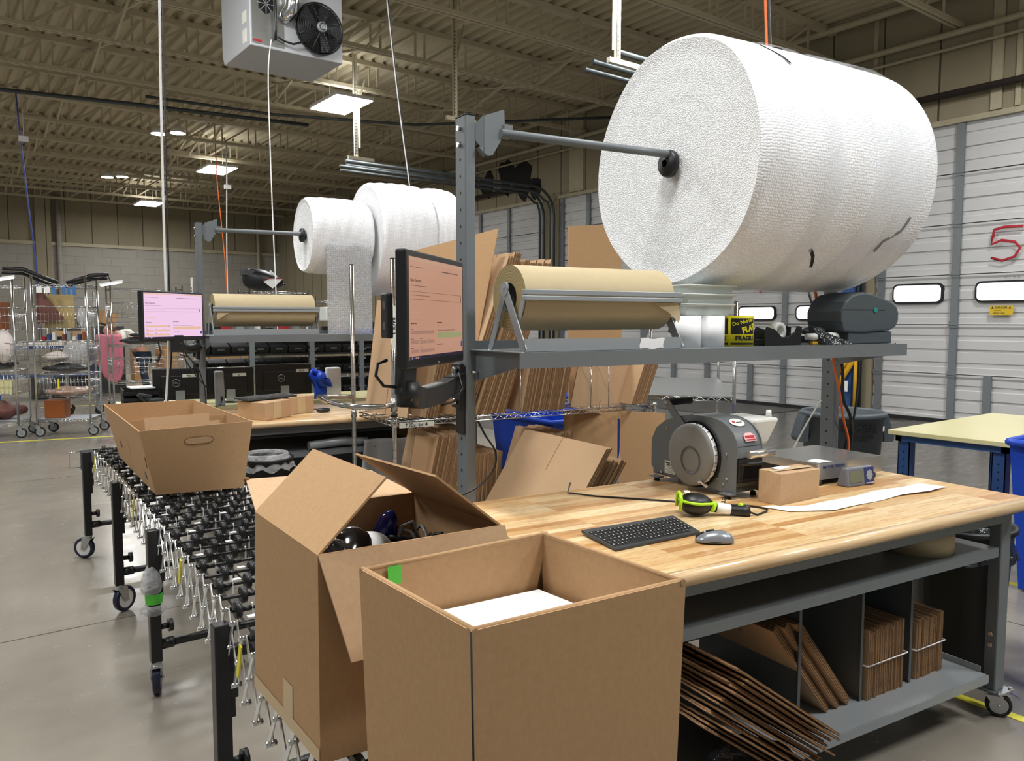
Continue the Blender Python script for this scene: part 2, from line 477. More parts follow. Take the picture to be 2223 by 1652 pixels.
LAMP_ON = emit('lamp_tube', 'fffdf4', 14.0)
DAY = emit('daylight_pane', 'ffffff', 2.2)
SCREEN_A = emit('screen_salmon', 'e2a98d', 0.62)
SCREEN_B = emit('screen_pink', 'f4cdec', 0.95)
SCR_DK = emit('screen_text_dark', '5a4038', 0.5)
SCR_MID = emit('screen_band', 'e2b696', 0.6)
SCR_BAND2 = emit('screen_field', 'f0c2a0', 0.9)
SCR_GREEN = emit('screen_green', 'b5b77e', 0.6)
SCR_BAR = emit('screen_taskbar', '3a2c4a', 0.35)
SCR_BLUE = emit('screen_badge', '3c4ca8', 0.6)
# ================================================================ the setting
XW, YW, ZL, ZT = 12.855, 33.9, 6.0, 6.56
b = MB(); b.box(-9, XW + 0.3, -7, YW + 0.3, -0.1, 0); struct('floor', b, FLOOR)
# corrugated deck, flutes along y
b = MB(); pitch = 0.24; x = -9.0; pr = []
while x < XW:
    pr += [(x, ZT), (x + 0.10, ZT), (x + 0.125, ZT + 0.075), (x + 0.215, ZT + 0.075)]; x += pitch
pr.append((XW, ZT))
vs = [(p[0], y, p[1]) for y in (-7, YW) for p in pr]; n = len(pr)
b.add(vs, [(i, n + i, n + i + 1, i + 1) for i in range(n - 1)])
b.box(-9, XW, -7, YW, ZT + 0.09, ZT + 0.14)
struct('ceiling', b, DECK)
# back wall: painted block below, sheet panels above
b = MB(); b.box(-9, XW + 0.3, YW, YW + 0.25, 0, 4.45); b.m(1).box(-9, XW + 0.3, YW + 0.12, YW + 0.3, 4.45, ZT + 0.1)
struct('wall_back', b, [BLOCK, PANEL])
b = MB(); b.box(-9, XW, YW - 0.06, YW + 0.1, 4.40, 4.52); struct('trim_1', b, PIPE_CREAM)
# dock wall: panels above the doors, piers between them
DOORS = [('door_1', 15.75, 23.2), ('door_2', 7.72, 15.15), ('door_3', -1.2, 7.0)]
DT = 4.64
b = MB(); b.box(XW, XW + 0.3, -7, YW, DT, ZT + 0.1)
for y0, y1 in ((-7, -1.2), (7.0, 7.72), (15.15, 15.75), (23.2, YW)): b.box(XW, XW + 0.3, y0, y1, 0, DT)
struct('wall_right', b, PANEL)
b = MB(); b.box(XW - 0.03, XW, 7.05, 7.12, 4.7, ZT); b.box(XW - 0.04, XW, 5.15, 5.3, 4.7, ZT); b.box(XW - 0.04, XW, 4.9, 4.97, 4.7, ZT); b.box(XW - 0.05, XW, 14.2, 14.7, 4.7, ZT); b.box(XW - 0.05, XW, 9.6, 9.75, 4.7, ZT)
struct('trim_2', b, PIPE_CREAM)
b = MB()
for xx in (3.7, -2.5): b.box(xx, xx + 0.5, YW - 0.12, YW, 0, ZT)
struct('trim_3', b, PANEL)

sect = DT / 6
for name, y0, y1 in DOORS:
    b = MB()
    for i in range(6):                                  # ribbed sections
        z0, z1 = i * sect, (i + 1) * sect
        pf = [(0, z0 + 0.004), (0.02, z0 + 0.012), (0.02, z0 + 0.10), (0.035, z0 + 0.115), (0.035, z0 + 0.17), (0.02, z0 + 0.185), (0.02, z0 + 0.34), (0.05, z0 + 0.352), (0.05, z0 + 0.378), (0.02, z0 + 0.39), (0.02, z0 + 0.52), (0.035, z0 + 0.535), (0.035, z0 + 0.59), (0.02, z0 + 0.605), (0.02, z0 + 0.70), (0.0, z0 + 0.735), (0.0, z1 - 0.012), (0.06, z1)]
        vs = [(XW + 0.06 + p[0], y, p[1]) for y in (y0, y1) for p in pf]; n = len(pf)
        b.add(vs, [(k, k + 1, n + k + 1, n + k) for k in range(n - 1)])
    b.box(XW + 0.14, XW + 0.18, y0, y1, 0, DT)
    d = struct(name, b, DOORP)
    st = {'door_3': [6.9, 5.72, 4.35, 2.9, 1.6], 'door_2': [15.05, 14.1, 12.3, 10.5, 8.72, 7.85], 'door_1': [15.85, 17.25, 18.6, 20, 21.5]}[name]
    for y in st:
        s = MB(); s.box(XW + 0.02, XW + 0.06, y - 0.055, y + 0.055, 0.02, DT)
        for i in range(1, 6): s.box(XW + 0.005, XW + 0.03, y - 0.06, y + 0.06, i * sect - 0.05, i * sect + 0.05); s.box(XW - 0.005, XW + 0.02, y - 0.075, y + 0.075, i * sect - 0.012, i * sect + 0.012)
        struct('stile', s, STILE, d)
    for y in {'door_3': [5.3 - 0.1, 3.5], 'door_2': [9.45, 11.4]}.get(name, []):
        s = MB(); s.box(XW + 0.02, XW + 0.06, y - 0.055, y + 0.055, 0.02, sect); struct('stile', s, STILE, d)
    s = MB(); s.box(XW - 0.01, XW + 0.05, y0, y1, DT - 0.03, DT + 0.05); struct('header_strip', s, PIPE_CREAM, d)
    s = MB(); s.box(XW + 0.0, XW + 0.07, y0, y1, 0.0, 0.06); struct('bottom_seal', s, RUBBER, d)
# vision panes in the doors
def rrect(y0, y1, z0, z1, r, k=5):
    out = []
    for cy, cz, a in ((y1 - r, z1 - r, 0), (y0 + r, z1 - r, 90), (y0 + r, z0 + r, 180), (y1 - r, z0 + r, 270)):
        for i in range(k + 1):
            t = radians(a + 90 * i / k); out.append((cy + r * cos(t), cz + r * sin(t)))
    return out
for i, (y0, y1, z0, z1) in enumerate([(5.93, 6.67, 1.91, 2.17), (4.65, 5.40, 1.91, 2.17), (8.95, 9.72, 1.64, 1.86), (7.93, 8.46, 1.64, 1.86)]):
    s = MB(); s.prism(rrect(y0 - 0.03, y1 + 0.03, z0 - 0.03, z1 + 0.03, 0.09), 'x', XW + 0.03, XW + 0.09)
    w = struct('window_%d' % (i + 1), s, GASKET)
    s = MB(); s.prism(rrect(y0, y1, z0, z1, 0.07), 'x', XW + 0.022, XW + 0.04); struct('pane', s, DAY, w)

# ---------------------------------------------------------------- roof joists
def joist(y, idx, label):
    t = Thing('roof_joist', label, 'roof joist', (2, y, ZL), 'w', 'open web steel joists under the roof deck')
    x0, x1 = -9, XW - 0.05
    s = MB(); s.box(x0, x1, y - 0.07, y + 0.07, ZT - 0.09, ZT - 0.003); t.part('top_chord', s, JOIST)
    s = MB(); s.box(x0, x1, y - 0.062, y - 0.016, ZL - 0.004, ZL + 0.062); s.box(x0, x1, y + 0.016, y + 0.062, ZL - 0.004, ZL + 0.062); t.part('bottom_chord', s, JOIST)
    s = MB(); x = 2.155 - 0.84 * 13 + (idx % 2) * 0.2; zt = ZT - 0.08; zb = ZL + 0.03
    while x < XW - 0.7:
        s.bar((x, y, zb), (x, y, zt), 0.032); s.bar((x, y, zb), (x + 0.66, y, zt), 0.042); s.bar((x + 0.66, y, zb), (x + 0.66, y, zt), 0.03)
        x += 0.84
    t.part('web', s, JOIST)
jy = [3.66, 5.76, 7.84] + [9.94 + 2.1 * k for k in range(12)]
nm = ['third', 'fourth', 'fifth', 'sixth', 'seventh', 'eighth', 'ninth', 'tenth', 'eleventh']
for k, y in enumerate(jy):
    fromback = len(jy) - 1 - k
    L = {0: 'the one closest to the back wall', 1: 'second from the back wall'}.get(fromback) or ((nm[fromback - 2] + ' from the back wall') if fromback - 2 < len(nm) else ['over the foreground boxes', 'over the packing bench', 'passing in front of the heater', 'crossing behind the fan heater'][min(k, 3)])
    joist(y, k, 'painted open web steel roof joist, ' + L)
def xbrace(x, ya, yb, dark, lab):
    s = MB(); s.bar((x, ya, ZL + 0.04), (x + 0.05, yb, ZT - 0.1), 0.04); s.bar((x, yb, ZL + 0.04), (x - 0.05, ya, ZT - 0.1), 0.04)
    single('cross_brace', lab, 'brace', s, dark, (x, ya, ZL), 'w', 'crossed bridging angles between joists')
for c, x in enumerate((2.75, 6.1, 9.6)):
    for k in range(3, len(jy) - 1):
        xbrace(x, jy[k], jy[k + 1], JOIST, 'painted cross brace between roof joists, %s row, bay %s' % (['left', 'middle', 'right'][c], ['behind the heater', 'two behind the heater', 'three behind the heater', 'over the nearest panel lamp', 'past the nearest panel lamp', 'mid hall', 'past mid hall', 'over the second lamp', 'past the second lamp', 'before the far lamp', 'nearest the back wall'][min(k - 3, 10)]))
# pipes along the dock wall
def pipe(name, lab, pts, r, mat, cat='pipe', **k):
    s = MB(); s.tube(pts, r, 8); return single(name, lab, cat, s, mat, pts[0], k.get('fr', 'w'), k.get('group'))
pipe('sprinkler_pipe', 'upper cream pipe running along the dock wall under the roof', [(XW - 0.35, -3, 6.45), (XW - 0.35, 33, 6.45)], 0.06, PIPE_CREAM)
pipe('sprinkler_pipe', 'cream pipe below the upper one on the dock wall', [(XW - 0.12, -3, 5.93), (XW - 0.12, 33, 5.93)], 0.05, PIPE_CREAM)
pipe('conduit', 'thin cream conduit just under the wall pipes above the dock doors', [(XW - 0.1, -3, 5.72), (XW - 0.1, 33, 5.72)], 0.025, PIPE_CREAM, 'conduit')
pipe('torsion_shaft', 'dark rusty shaft above the right dock door', [(XW - 0.15, -1, 5.03), (XW - 0.15, 6.85, 5.03), (XW - 0.01, 6.9, 5.03)], 0.055, PIPE_RUST, 'shaft')
pipe('torsion_shaft', 'dark rusty shaft above the far dock door behind the grey post', [(XW - 0.01, 15.9, 5.03), (XW - 0.15, 15.95, 5.03), (XW - 0.15, 22.45, 5.03), (XW - 0.01, 22.5, 5.03)], 0.055, PIPE_RUST, 'shaft')
pipe('downpipe', 'white painted pipe standing against the back wall', [(4.45, YW - 0.12, 0), (4.45, YW - 0.12, 6.3)], 0.09, BLOCK, 'pipe')
pipe('downpipe', 'slim painted pipe at the far corner of the back wall', [(11.9, YW - 0.12, 0), (11.9, YW - 0.12, 6.3)], 0.08, PIPE_CREAM, 'pipe')
# torn black insulation on the dock wall
for k, (yc, zc, w, h) in enumerate([(16.6, 5.3, 0.5, 1.1), (17.3, 5.45, 0.45, 1.0), (18.2, 5.35, 0.4, 0.8), (19.0, 5.5, 0.45, 0.7), (16.1, 5.0, 0.3, 0.7), (24.5, 4.7, 1.1, 1.2), (27.5, 4.9, 0.9, 1.0), (30.8, 4.5, 0.8, 1.3)]):
    rr = random.Random(k); pl = []
    for i in range(14):
        t = 2 * pi * i / 14; q = 0.55 + 0.45 * rr.random(); pl.append((yc + w * q * cos(t), zc + h * q * sin(t) * 0.6))
    s = MB(); s.prism(pl, 'x', XW - 0.006 - 0.0015 * k, XW - 0.001)
    single('torn_insulation', 'torn black insulation patch on the upper dock wall, %s' % ['beside the door track', 'second beside the track', 'third beside the track', 'fourth beside the track', 'low beside the track', 'between far door and corner', 'near the far corner', 'at the far corner'][k], 'insulation', s, TORN_DK, (XW, yc, zc), 'w', 'torn insulation patches')
# door tracks
def track(lab, y, x_end):
    pts = [(XW - 0.1, y, 0.0), (XW - 0.1, y, 4.2)] + [(XW - 0.1 - 0.65 * (1 - cos(radians(a))), y, 4.2 + 0.65 * sin(radians(a))) for a in range(15, 91, 15)] + [(x_end, y, 4.85 + 0.02)]
    s = MB(); s.tube(pts, 0.035, 6); s.tube([(p[0] - 0.13, p[1], p[2] - (0.12 if p[2] > 4.55 else 0)) for p in pts], 0.03, 6)
    single('door_track', lab, 'door track', s, TRACK, (XW - 0.1, y, 0))
track('dark steel track curving up from the far dock pier, right of the near grey post', 15.2, 7.2)
track('dark steel track beside the middle dock door left edge', 15.6, 7.4)
track('dark steel track on the pier behind the label printer', 7.15, 7.0)
track('dark steel track beside the middle dock door right edge', 7.6, 7.0)
# strut hangers of slotted angle
def hanger(lab, x, y, zb, mat):
    t = Thing('slotted_hanger', lab, 'hanger', (x, y, zb), 'w', 'slotted angle hangers holding the door tracks')
    s = MB(); s.box(x - 0.03, x + 0.03, y - 0.02, y - 0.015, zb, ZT + 0.001); s.box(x - 0.03, x - 0.025, y - 0.02, y + 0.03, zb, ZT + 0.001); t.part('upright', s, mat)
    s = MB(); s.box(x + 0.2, x + 0.24, y + 0.3, y + 0.305, zb + 0.25, ZT + 0.001); s.bar((x + 0.22, y + 0.3, zb + 0.6), (x, y, ZL + 0.1), 0.04, 0.01); s.bar((x, y, zb + 0.8), (x + 0.3, y + 0.2, ZL + 0.2), 0.04, 0.01); t.part('brace', s, mat)
    s = MB(); s.box(x - 0.18, x + 0.35, y - 0.06, y, zb - 0.06, zb); t.part('foot_bar', s, mat)
    h = MB(); z = zb + 0.05
    while z < ZL: h.box(x - 0.005, x + 0.005, y - 0.0215, y - 0.0195, z, z + 0.02); h.box(x - 0.022, x - 0.014, y - 0.0215, y - 0.0195, z, z + 0.02); z += 0.055
    t.part('slots', h, GASKET, stuff=True)
BRKT = paint('cream_bracket', 'cfc9b4', 0.5)
hanger('cream slotted hanger under the nearest panel lamp', 6.8, 13.9, 4.68, BRKT)
hanger('cream slotted hanger hanging left of the big bubble wrap roll', 6.9, 7.05, 4.72, BRKT)
hanger('dull slotted hanger just above the grey post', 6.75, 10.4, 4.7, JOIST)
# floor tape
def tape(lab, pts, w=0.05):
    s = MB()
    for a, c in zip(pts, pts[1:]):
        d = Vector((c[0] - a[0], c[1] - a[1], 0)).normalized(); n = Vector((-d.y, d.x, 0)) * w / 2
        A = Vector((a[0], a[1], 0.0)); B_ = Vector((c[0], c[1], 0.0))
        s.hexa([A - n, B_ - n, B_ + n, A + n], [p + Vector((0, 0, 0.003)) for p in (A - n, B_ - n, B_ + n, A + n)])
    single('floor_tape', lab, 'floor tape', s, YELLOW_TAPE, (pts[0][0], pts[0][1], 0))
tape('yellow tape line on the floor in front of the wire carts', [(-3.5, 13.25), (0.85, 12.36), (3.5, 11.8), (6.5, 11.4)], 0.06)
tape('yellow tape line on the floor by the bench caster', [(3.495, -1.5), (3.495, 1.75)])
tape('yellow tape line on the floor behind the bench, further toward the cream table', [(5.29, -2.0), (5.29, 2.9)])
tape('yellow tape line under the blue bench by the person', [(1.8, 16.9), (6.0, 16.3)], 0.05)

# ---------------------------------------------------------------- panel lamps
def lamp_thing(i, x, y, z):
    lab = {0: 'bright rectangular panel lamp hanging right of the fan heater', 1: 'small bright panel lamp in the middle of the roof', 2: 'furthest small panel lamp near the back wall'}.get(i, 'panel lamp outside the view, ' + ['over the cream table', 'right behind the camera', 'over the camera left', 'over the conveyor', 'over the left aisle near the carts', 'far left of the camera', 'behind the camera right', 'left of the carts', 'far left by the back wall', 'added to brighten the dock doors'][i - 3])
    t = Thing('panel_lamp', lab, 'lamp', (x, y, z), 'w', 'panel lamps under the roof')
    s = MB(); s.box(x - 0.38, x + 0.38, y - 0.62, y + 0.62, z + 0.012, z + 0.07); t.part('housing', s, WHITE)
    s = MB()
    for k in range(6): s.box(x - 0.36 + k * 0.122, x - 0.36 + k * 0.122 + 0.105, y - 0.6, y + 0.6, z - 0.006, z + 0.012)
    t.part('diffuser', s, LAMP_ON)
    for sy in (-0.5, 0.5):
        s = MB(); s.tube([(x, y + sy, z + 0.07), (x, y + sy, ZT + 0.001)], 0.006, 5); t.part('suspension_wire', s, JOIST)
    L = bpy.data.lights.new('panel_light', 'AREA'); L.shape = 'RECTANGLE'; L.size = 0.74; L.size_y = 1.2; L.energy = LAMP_W; L.color = (0.98, 0.985, 1.0)
    o = bpy.data.objects.new('panel_light', L); COL.objects.link(o); o.parent = t.o; o.location = (0, 0, -0.012)
    U = L.copy(); U.energy = LAMP_W * 0.10; o = bpy.data.objects.new('panel_uplight', U); COL.objects.link(o); o.parent = t.o; o.location = (0, 0, 0.09); o.rotation_euler = (pi, 0, 0)
for i, (x, y, z) in enumerate(LAMPS): lamp_thing(i, x, y, z)
def twin_lamp(lab, x, y, z):
    t = Thing('twin_lamp', lab, 'lamp', (x, y, z), 'w', 'twin round lamps under the roof')
    for dx in (-0.16, 0.16):
        s = MB(); s.lathe([(0.0, 0.16), (0.07, 0.16), (0.16, 0.02), (0.16, 0.0)], (x + dx, y - dx, z), 'z', 20)
        a = t.part('reflector', s, WHITE); s = MB(); s.lathe([(0.0, 0.0), (0.15, 0.0), (0.15, 0.01)], (x + dx, y - dx, z - 0.005), 'z', 20); t.part('bulb', s, emit('bulb_glow', 'ffffff', 40), a)
    s = MB(); s.bar((x, y, z + 0.15), (x, y, ZT - 0.02), 0.03); t.part('stem', s, JOIST)
    L = bpy.data.lights.new('twin_light', 'AREA'); L.shape = 'DISK'; L.size = 0.5; L.energy = LAMP_W * 0.9; L.color = (1, 0.98, 0.94)
    o = bpy.data.objects.new('twin_light', L); COL.objects.link(o); o.parent = t.o; o.location = (0, 0, -0.03)
twin_lamp('bright twin lamp glowing behind the white hanging cord', 4.65, 18.7, 5.7)
twin_lamp('smaller bright twin lamp glowing left of the white hanging cord', 4.78, 25.2, 5.7)
# ================================================================ helpers for the furniture
SHEETS = {}
def sheet_mesh(w, h, t):
    """flattened carton standing in the x=0 plane: y 0..w, z 0..h, thickness t in +x; faces cardboard, rims corrugated"""
    k = (round(w, 3), round(h, 3), round(t, 4))
    if k not in SHEETS:
        m = MB(); m.add([(0, 0, 0), (0, w, 0), (0, w, h), (0, 0, h), (t, 0, 0), (t, w, 0), (t, w, h), (t, 0, h)], [(0, 3, 2, 1)[::-1], (4, 5, 6, 7)])
        m.m(1).add([(0, 0, 0), (0, w, 0), (0, w, h), (0, 0, h), (t, 0, 0), (t, w, 0), (t, w, h), (t, 0, h)], [(0, 1, 5, 4), (1, 2, 6, 5), (2, 3, 7, 6), (3, 0, 4, 7)])
        # slots of the folded flaps
        m.m(2)
        for zz in (h * 0.22, h * 0.78): m.box(-0.0006, t + 0.0006, w * 0.5 - 0.003, w * 0.5 + 0.003, 0 if zz < h / 2 else zz, zz if zz < h / 2 else h)
        me = m.mesh('flattened_box', [CARD_PALE, CARD_EDGE, CARD_DK]); bm_flip(me)
        SHEETS[k] = me
    return SHEETS[k]
def bm_flip(me):
    import bmesh
    bm = bmesh.new(); bm.from_mesh(me); bmesh.ops.recalc_face_normals(bm, faces=bm.faces); bm.to_mesh(me); bm.free()
def sheet(label, group, p, w, h, t, fr='b', rz=0, ry=0, rx=0, name='flattened_box', mat=None):
    o = bpy.data.objects.new(name, sheet_mesh(w, h, t)); COL.objects.link(o)
    o.location = to_world(fr, p)
    R = Matrix.Rotation(FRAMES[fr] + rz, 3, 'Z') @ Matrix.Rotation(ry, 3, 'Y') @ Matrix.Rotation(rx, 3, 'X')
    o.rotation_euler = R.to_euler()
    o['label'] = label; o['category'] = 'cardboard box'
    if group: o['group'] = group
    return o

def caster(T, x, y, z0, r=0.055, yaw=0.0, wheel=WHITE, parent=None, plate=True, brake=False, tyre=None):
    """swivel caster under (x,y,z0): fork, wheel with hub"""
    zc = r; dx, dy = cos(yaw), sin(yaw); off = r * 0.45; cx, cy = x + dx * off, y + dy * off
    s = MB()
    if plate: s.obox((x, y, z0 - 0.004), (0.085, 0.075, 0.008), yaw)
    s.cyl((x, y, z0 - 0.025), (x, y, z0), 0.022, n=14)
    nx, ny = -dy, dx; hw = 0.021
    for q in (-1, 1):
        a = [(x - dx * 0.03 + nx * q * hw, y - dy * 0.03 + ny * q * hw, z0 - 0.02), (x + dx * 0.035 + nx * q * hw, y + dy * 0.035 + ny * q * hw, z0 - 0.02), (cx + dx * 0.014 + nx * q * hw, cy + dy * 0.014 + ny * q * hw, zc - 0.012), (cx - dx * 0.014 + nx * q * hw, cy - dy * 0.014 + ny * q * hw, zc - 0.012)]
        e = Vector((nx * 0.0025 * q, ny * 0.0025 * q, 0))
        s.hexa([Vector(v) for v in a], [Vector(v) + e for v in a])
    s.obox((x + dx * 0.002, y + dy * 0.002, z0 - 0.022), (0.06, 0.044, 0.006), yaw)
    s.cyl((cx - nx * 0.028, cy - ny * 0.028, zc), (cx + nx * 0.028, cy + ny * 0.028, zc), 0.006, n=10)
    if brake:
        s.obox((cx + dx * 0.05, cy + dy * 0.05, zc + 0.045), (0.05, 0.03, 0.006), yaw, ry=0.5)
    f = T.part('caster_fork', s, ZINC, parent)
    s = MB(); hw = 0.016
    vs = []; n = 26; prof = [(r * 0.72, -hw), (r * 0.95, -hw), (r, -hw * 0.6), (r, hw * 0.6), (r * 0.95, hw), (r * 0.72, hw)]
    def ring(rr, h): return [(cx + dx * rr * cos(t) + nx * h, cy + dy * rr * cos(t) + ny * h, zc + rr * sin(t)) for t in [2 * pi * i / n for i in range(n)]]
    for rr, h in prof: vs += ring(rr, h)
    k = len(prof); s.add(vs, [(a * n + i, a * n + (i + 1) % n, ((a + 1) % k) * n + (i + 1) % n, ((a + 1) % k) * n + i) for a in range(k) for i in range(n)], True)
    w = T.part('caster_wheel', s, tyre or RUBBER, parent)
    s = MB(); s.cyl((cx - nx * hw * 0.9, cy - ny * hw * 0.9, zc), (cx + nx * hw * 0.9, cy + ny * hw * 0.9, zc), r * 0.72, n=24)
    T.part('hub', s, wheel, w)
    return f

# ================================================================ packing bench in front
def bench(T, x0, x1, y0, y1, mid=True):
    s = MB(); s.box(x0, x1 - 0.02, y0 + 0.035, y1, 0.862, 0.905); T.part('worktop', s, BUTCHER)
    s = MB(); pr = [(y0 + 0.035, 0.862), (y0 + 0.035, 0.905)] + [(y0 + 0.0215 - 0.0215 * sin(radians(a)), 0.8835 + 0.0215 * cos(radians(a))) for a in range(0, 181, 15)]
    s.prism(pr, 'x', x0, x1 - 0.01, True); T.part('front_edge', s, EDGEWOOD)
    s = MB(); pr = [(x1 - 0.02, 0.862), (x1 - 0.02, 0.905)] + [(x1 - 0.0215 + 0.0215 * sin(radians(a)), 0.8835 + 0.0215 * cos(radians(a))) for a in range(0, 181, 15)]
    s.add([(p[0], y, p[1]) for y in (y0 + 0.02, y1) for p in pr], [(i, (i + 1) % len(pr), len(pr) + (i + 1) % len(pr), len(pr) + i) for i in range(len(pr))], True)
    s.f.append(tuple(range(len(pr)))); s.sm.append(False); s.mi.append(0)
    T.part('end_edge', s, EDGEWOOD)
    s = MB(); s.box(x0 + 0.06, x1 - 0.08, y0 + 0.075, y0 + 0.08, 0.805, 0.862); s.box(x0 + 0.06, x1 - 0.08, y1 - 0.08, y1 - 0.075, 0.805, 0.862)
    s.box(x0 + 0.06, x0 + 0.065, y0 + 0.08, y1 - 0.08, 0.805, 0.862); s.box(x1 - 0.085, x1 - 0.08, y0 + 0.08, y1 - 0.08, 0.805, 0.862)
    s.box(x1 - 0.21, x1 - 0.02, y0 + 0.06, y0 + 0.10, 0.838, 0.862)
    T.part('apron', s, GREY)
    for lx in (x0 + 0.06, x1 - 0.115):
        for ly in (y0 + 0.08, y1 - 0.15):
            s = MB(); s.box(lx, lx + 0.068, ly, ly + 0.05, 0.115, 0.862)
            l = T.part('leg', s, GREY, bevel=0.006)
            for zz in (0.30, 0.345):
                s = MB(); s.cyl((lx - 0.007, ly + 0.025, zz), (lx, ly + 0.025, zz), 0.009, n=8); T.part('bolt', s, CHROME, l)
            s = MB(); s.box(lx - 0.02, lx + 0.085, ly - 0.03, ly + 0.075, 0.108, 0.116)
            for a, c in ((-0.01, -0.02), (0.075, -0.02), (-0.01, 0.065), (0.075, 0.065)): s.cyl((lx + a, ly + c, 0.116), (lx + a, ly + c, 0.124), 0.008, n=8)
            T.part('caster_plate', s, ZINC, l)
            caster(T, lx + 0.034, ly + 0.025, 0.11, 0.048, -0.9, ZINC, l, brake=True)

B1 = Thing('workbench', 'grey steel packing bench with butcher block top in the foreground', 'workbench', (2.3, 2.1, 0), 'b')
bench(B1, 1.26, 3.345, 1.60, 2.665)
s = MB(); s.box(1.4, 3.205, 1.68, 2.55, 0.706, 0.709); s.box(1.4, 3.205, 1.677, 1.681, 0.672, 0.709); s.box(1.4, 3.205, 2.545, 2.55, 0.672, 0.75)
B1.part('middle_shelf', s, GREY)
s = MB(); s.box(1.4, 3.175, 1.68, 2.3, 0.194, 0.197); s.box(1.4, 3.175, 1.676, 1.681, 0.165, 0.197); s.box(1.4, 3.175, 2.297, 2.301, 0.165, 0.225); s.box(3.172, 3.176, 1.71, 2.3, 0.165, 0.222)
B1.part('bottom_shelf', s, GREY_LT)
for x in (1.6, 2.212, 2.55, 2.848):
    s = MB(); s.box(x - 0.0015, x + 0.0015, 1.80, 2.29, 0.1975, 0.672); s.box(x - 0.012, x + 0.0015, 1.797, 1.80, 0.1975, 0.672)
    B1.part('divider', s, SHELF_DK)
s = MB()
for x in (1.9, 2.25, 2.6, 2.95): s.cyl((x, 1.9, 0.80), (x, 1.9, 0.806), 0.008, n=8)
s.box(1.35, 3.2, 2.52, 2.525, 0.2, 0.805)
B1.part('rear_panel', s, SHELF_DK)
# uprights with shelf and roll bar
def upright(T, x, y, z0, z1, w=0.042, d=0.085, holes=0.062, lab='upright'):
    s = MB(); s.box(x, x + w, y, y + d, z0, z1)
    u = T.part('upright', s, GREY, bevel=0.005)
    s = MB(); z = z0 + 0.07
    while z < z1 - 0.05: s.cyl((x - 0.001, y + d * 0.5, z), (x + 0.002, y + d * 0.5, z), 0.0055, n=8); z += holes
    T.part('hole', s, GASKET, u, stuff=True)
    s = MB(); s.box(x - 0.001, x + w + 0.001, y - 0.001, y + d + 0.001, z1, z1 + 0.004); T.part('end_cap', s, BLACK, u)
    return u
def shelf_unit(T, x0, x1, yf, yr, zt, drop=0.055, brk=True):
    s = MB(); s.box(x0, x1, yf, yr, zt - 0.003, zt); s.box(x0, x1, yf - 0.002, yf + 0.001, zt - drop, zt); s.box(x0, x1, yr - 0.003, yr, zt - 0.003, zt + 0.032)
    T.part('upper_shelf', s, GREY)
def shelf_bracket(T, x, yf, yr, zt, flip=1):
    s = MB(); s.prism([(yf, zt - 0.004), (yr, zt - 0.004), (yr, zt - 0.12), (yf, zt - 0.045)], 'x', x, x + 0.004)
    s.box(x - 0.004, x + 0.03, yf, yr, zt - 0.007, zt - 0.003)
    b_ = T.part('shelf_bracket', s, GREY)
    for yy in (yf + 0.03, yr - 0.08):
        s = MB(); s.cyl((x + 0.014, yy, zt - 0.018), (x + 0.014, yy, zt + 0.004), 0.0055, n=8); T.part('bolt', s, CHROME, b_)
    s = MB(); s.cyl((x - 0.03, yr - 0.02, zt - 0.085), (x + 0.01, yr - 0.02, zt - 0.085), 0.004, n=8); T.part('bolt', s, CHROME, b_)
upright(B1, 1.36, 2.666, 0.15, 2.362)
upright(B1, 3.50, 2.68, 0.15, 2.40)
s = MB(); s.box(3.27, 3.51, 2.72, 2.745, 0.8, 0.86); s.box(1.38, 3.3, 2.667, 2.675, 0.8, 0.86); B1.part('rear_rail', s, GREY)
shelf_unit(B1, 1.375, 3.515, 2.30, 2.682, 1.493)
shelf_bracket(B1, 1.40, 2.303, 2.667, 1.493); shelf_bracket(B1, 3.47, 2.303, 2.68, 1.493)

def bar_bracket(T, x, y, zt, yb):
    """folded plate bracket at the top of an upright, holding the roll bar end"""
    s = MB()
    s.add([(x, y, zt - 0.03), (x, y, zt - 0.09), (x + 0.02, y - 0.03, zt - 0.13), (x + 0.02, y - 0.03, zt + 0.0)], [(0, 1, 2, 3)])
    s.prism([(x + 0.02, zt - 0.005), (x + 0.105, zt + 0.028), (x + 0.108, zt - 0.06), (x + 0.055, zt - 0.145), (x + 0.035, zt - 0.15), (x + 0.02, zt - 0.14)], 'y', y - 0.034, y - 0.030)
    s.prism([(x - 0.0, zt - 0.12), (x + 0.045, zt - 0.112), (x + 0.03, zt - 0.15)], 'y', y - 0.03, y - 0.002)
    s.box(x + 0.1, x + 0.135, y - 0.045, y - 0.01, zt - 0.075, zt - 0.028)
    b_ = T.part('bar_bracket', s, GREY)
    for zz in (zt - 0.045, zt - 0.105):
        s = MB(); s.cyl((x - 0.055, y + 0.04, zz), (x - 0.042, y + 0.04, zz), 0.010, 0.008, n=6); T.part('bolt', s, CHROME, b_)
bar_bracket(B1, 1.402, 2.667, 2.362, 2.63)
s = MB(); s.cyl((1.49, 2.63, 2.30), (3.52, 2.67, 2.33), 0.0165, n=20); B1.part('roll_bar', s, GREY)
s = MB(); s.box(1.352, 1.36, 2.675, 2.74, 1.17, 1.43) ; B1.part('arm_plate', s, BLACK)

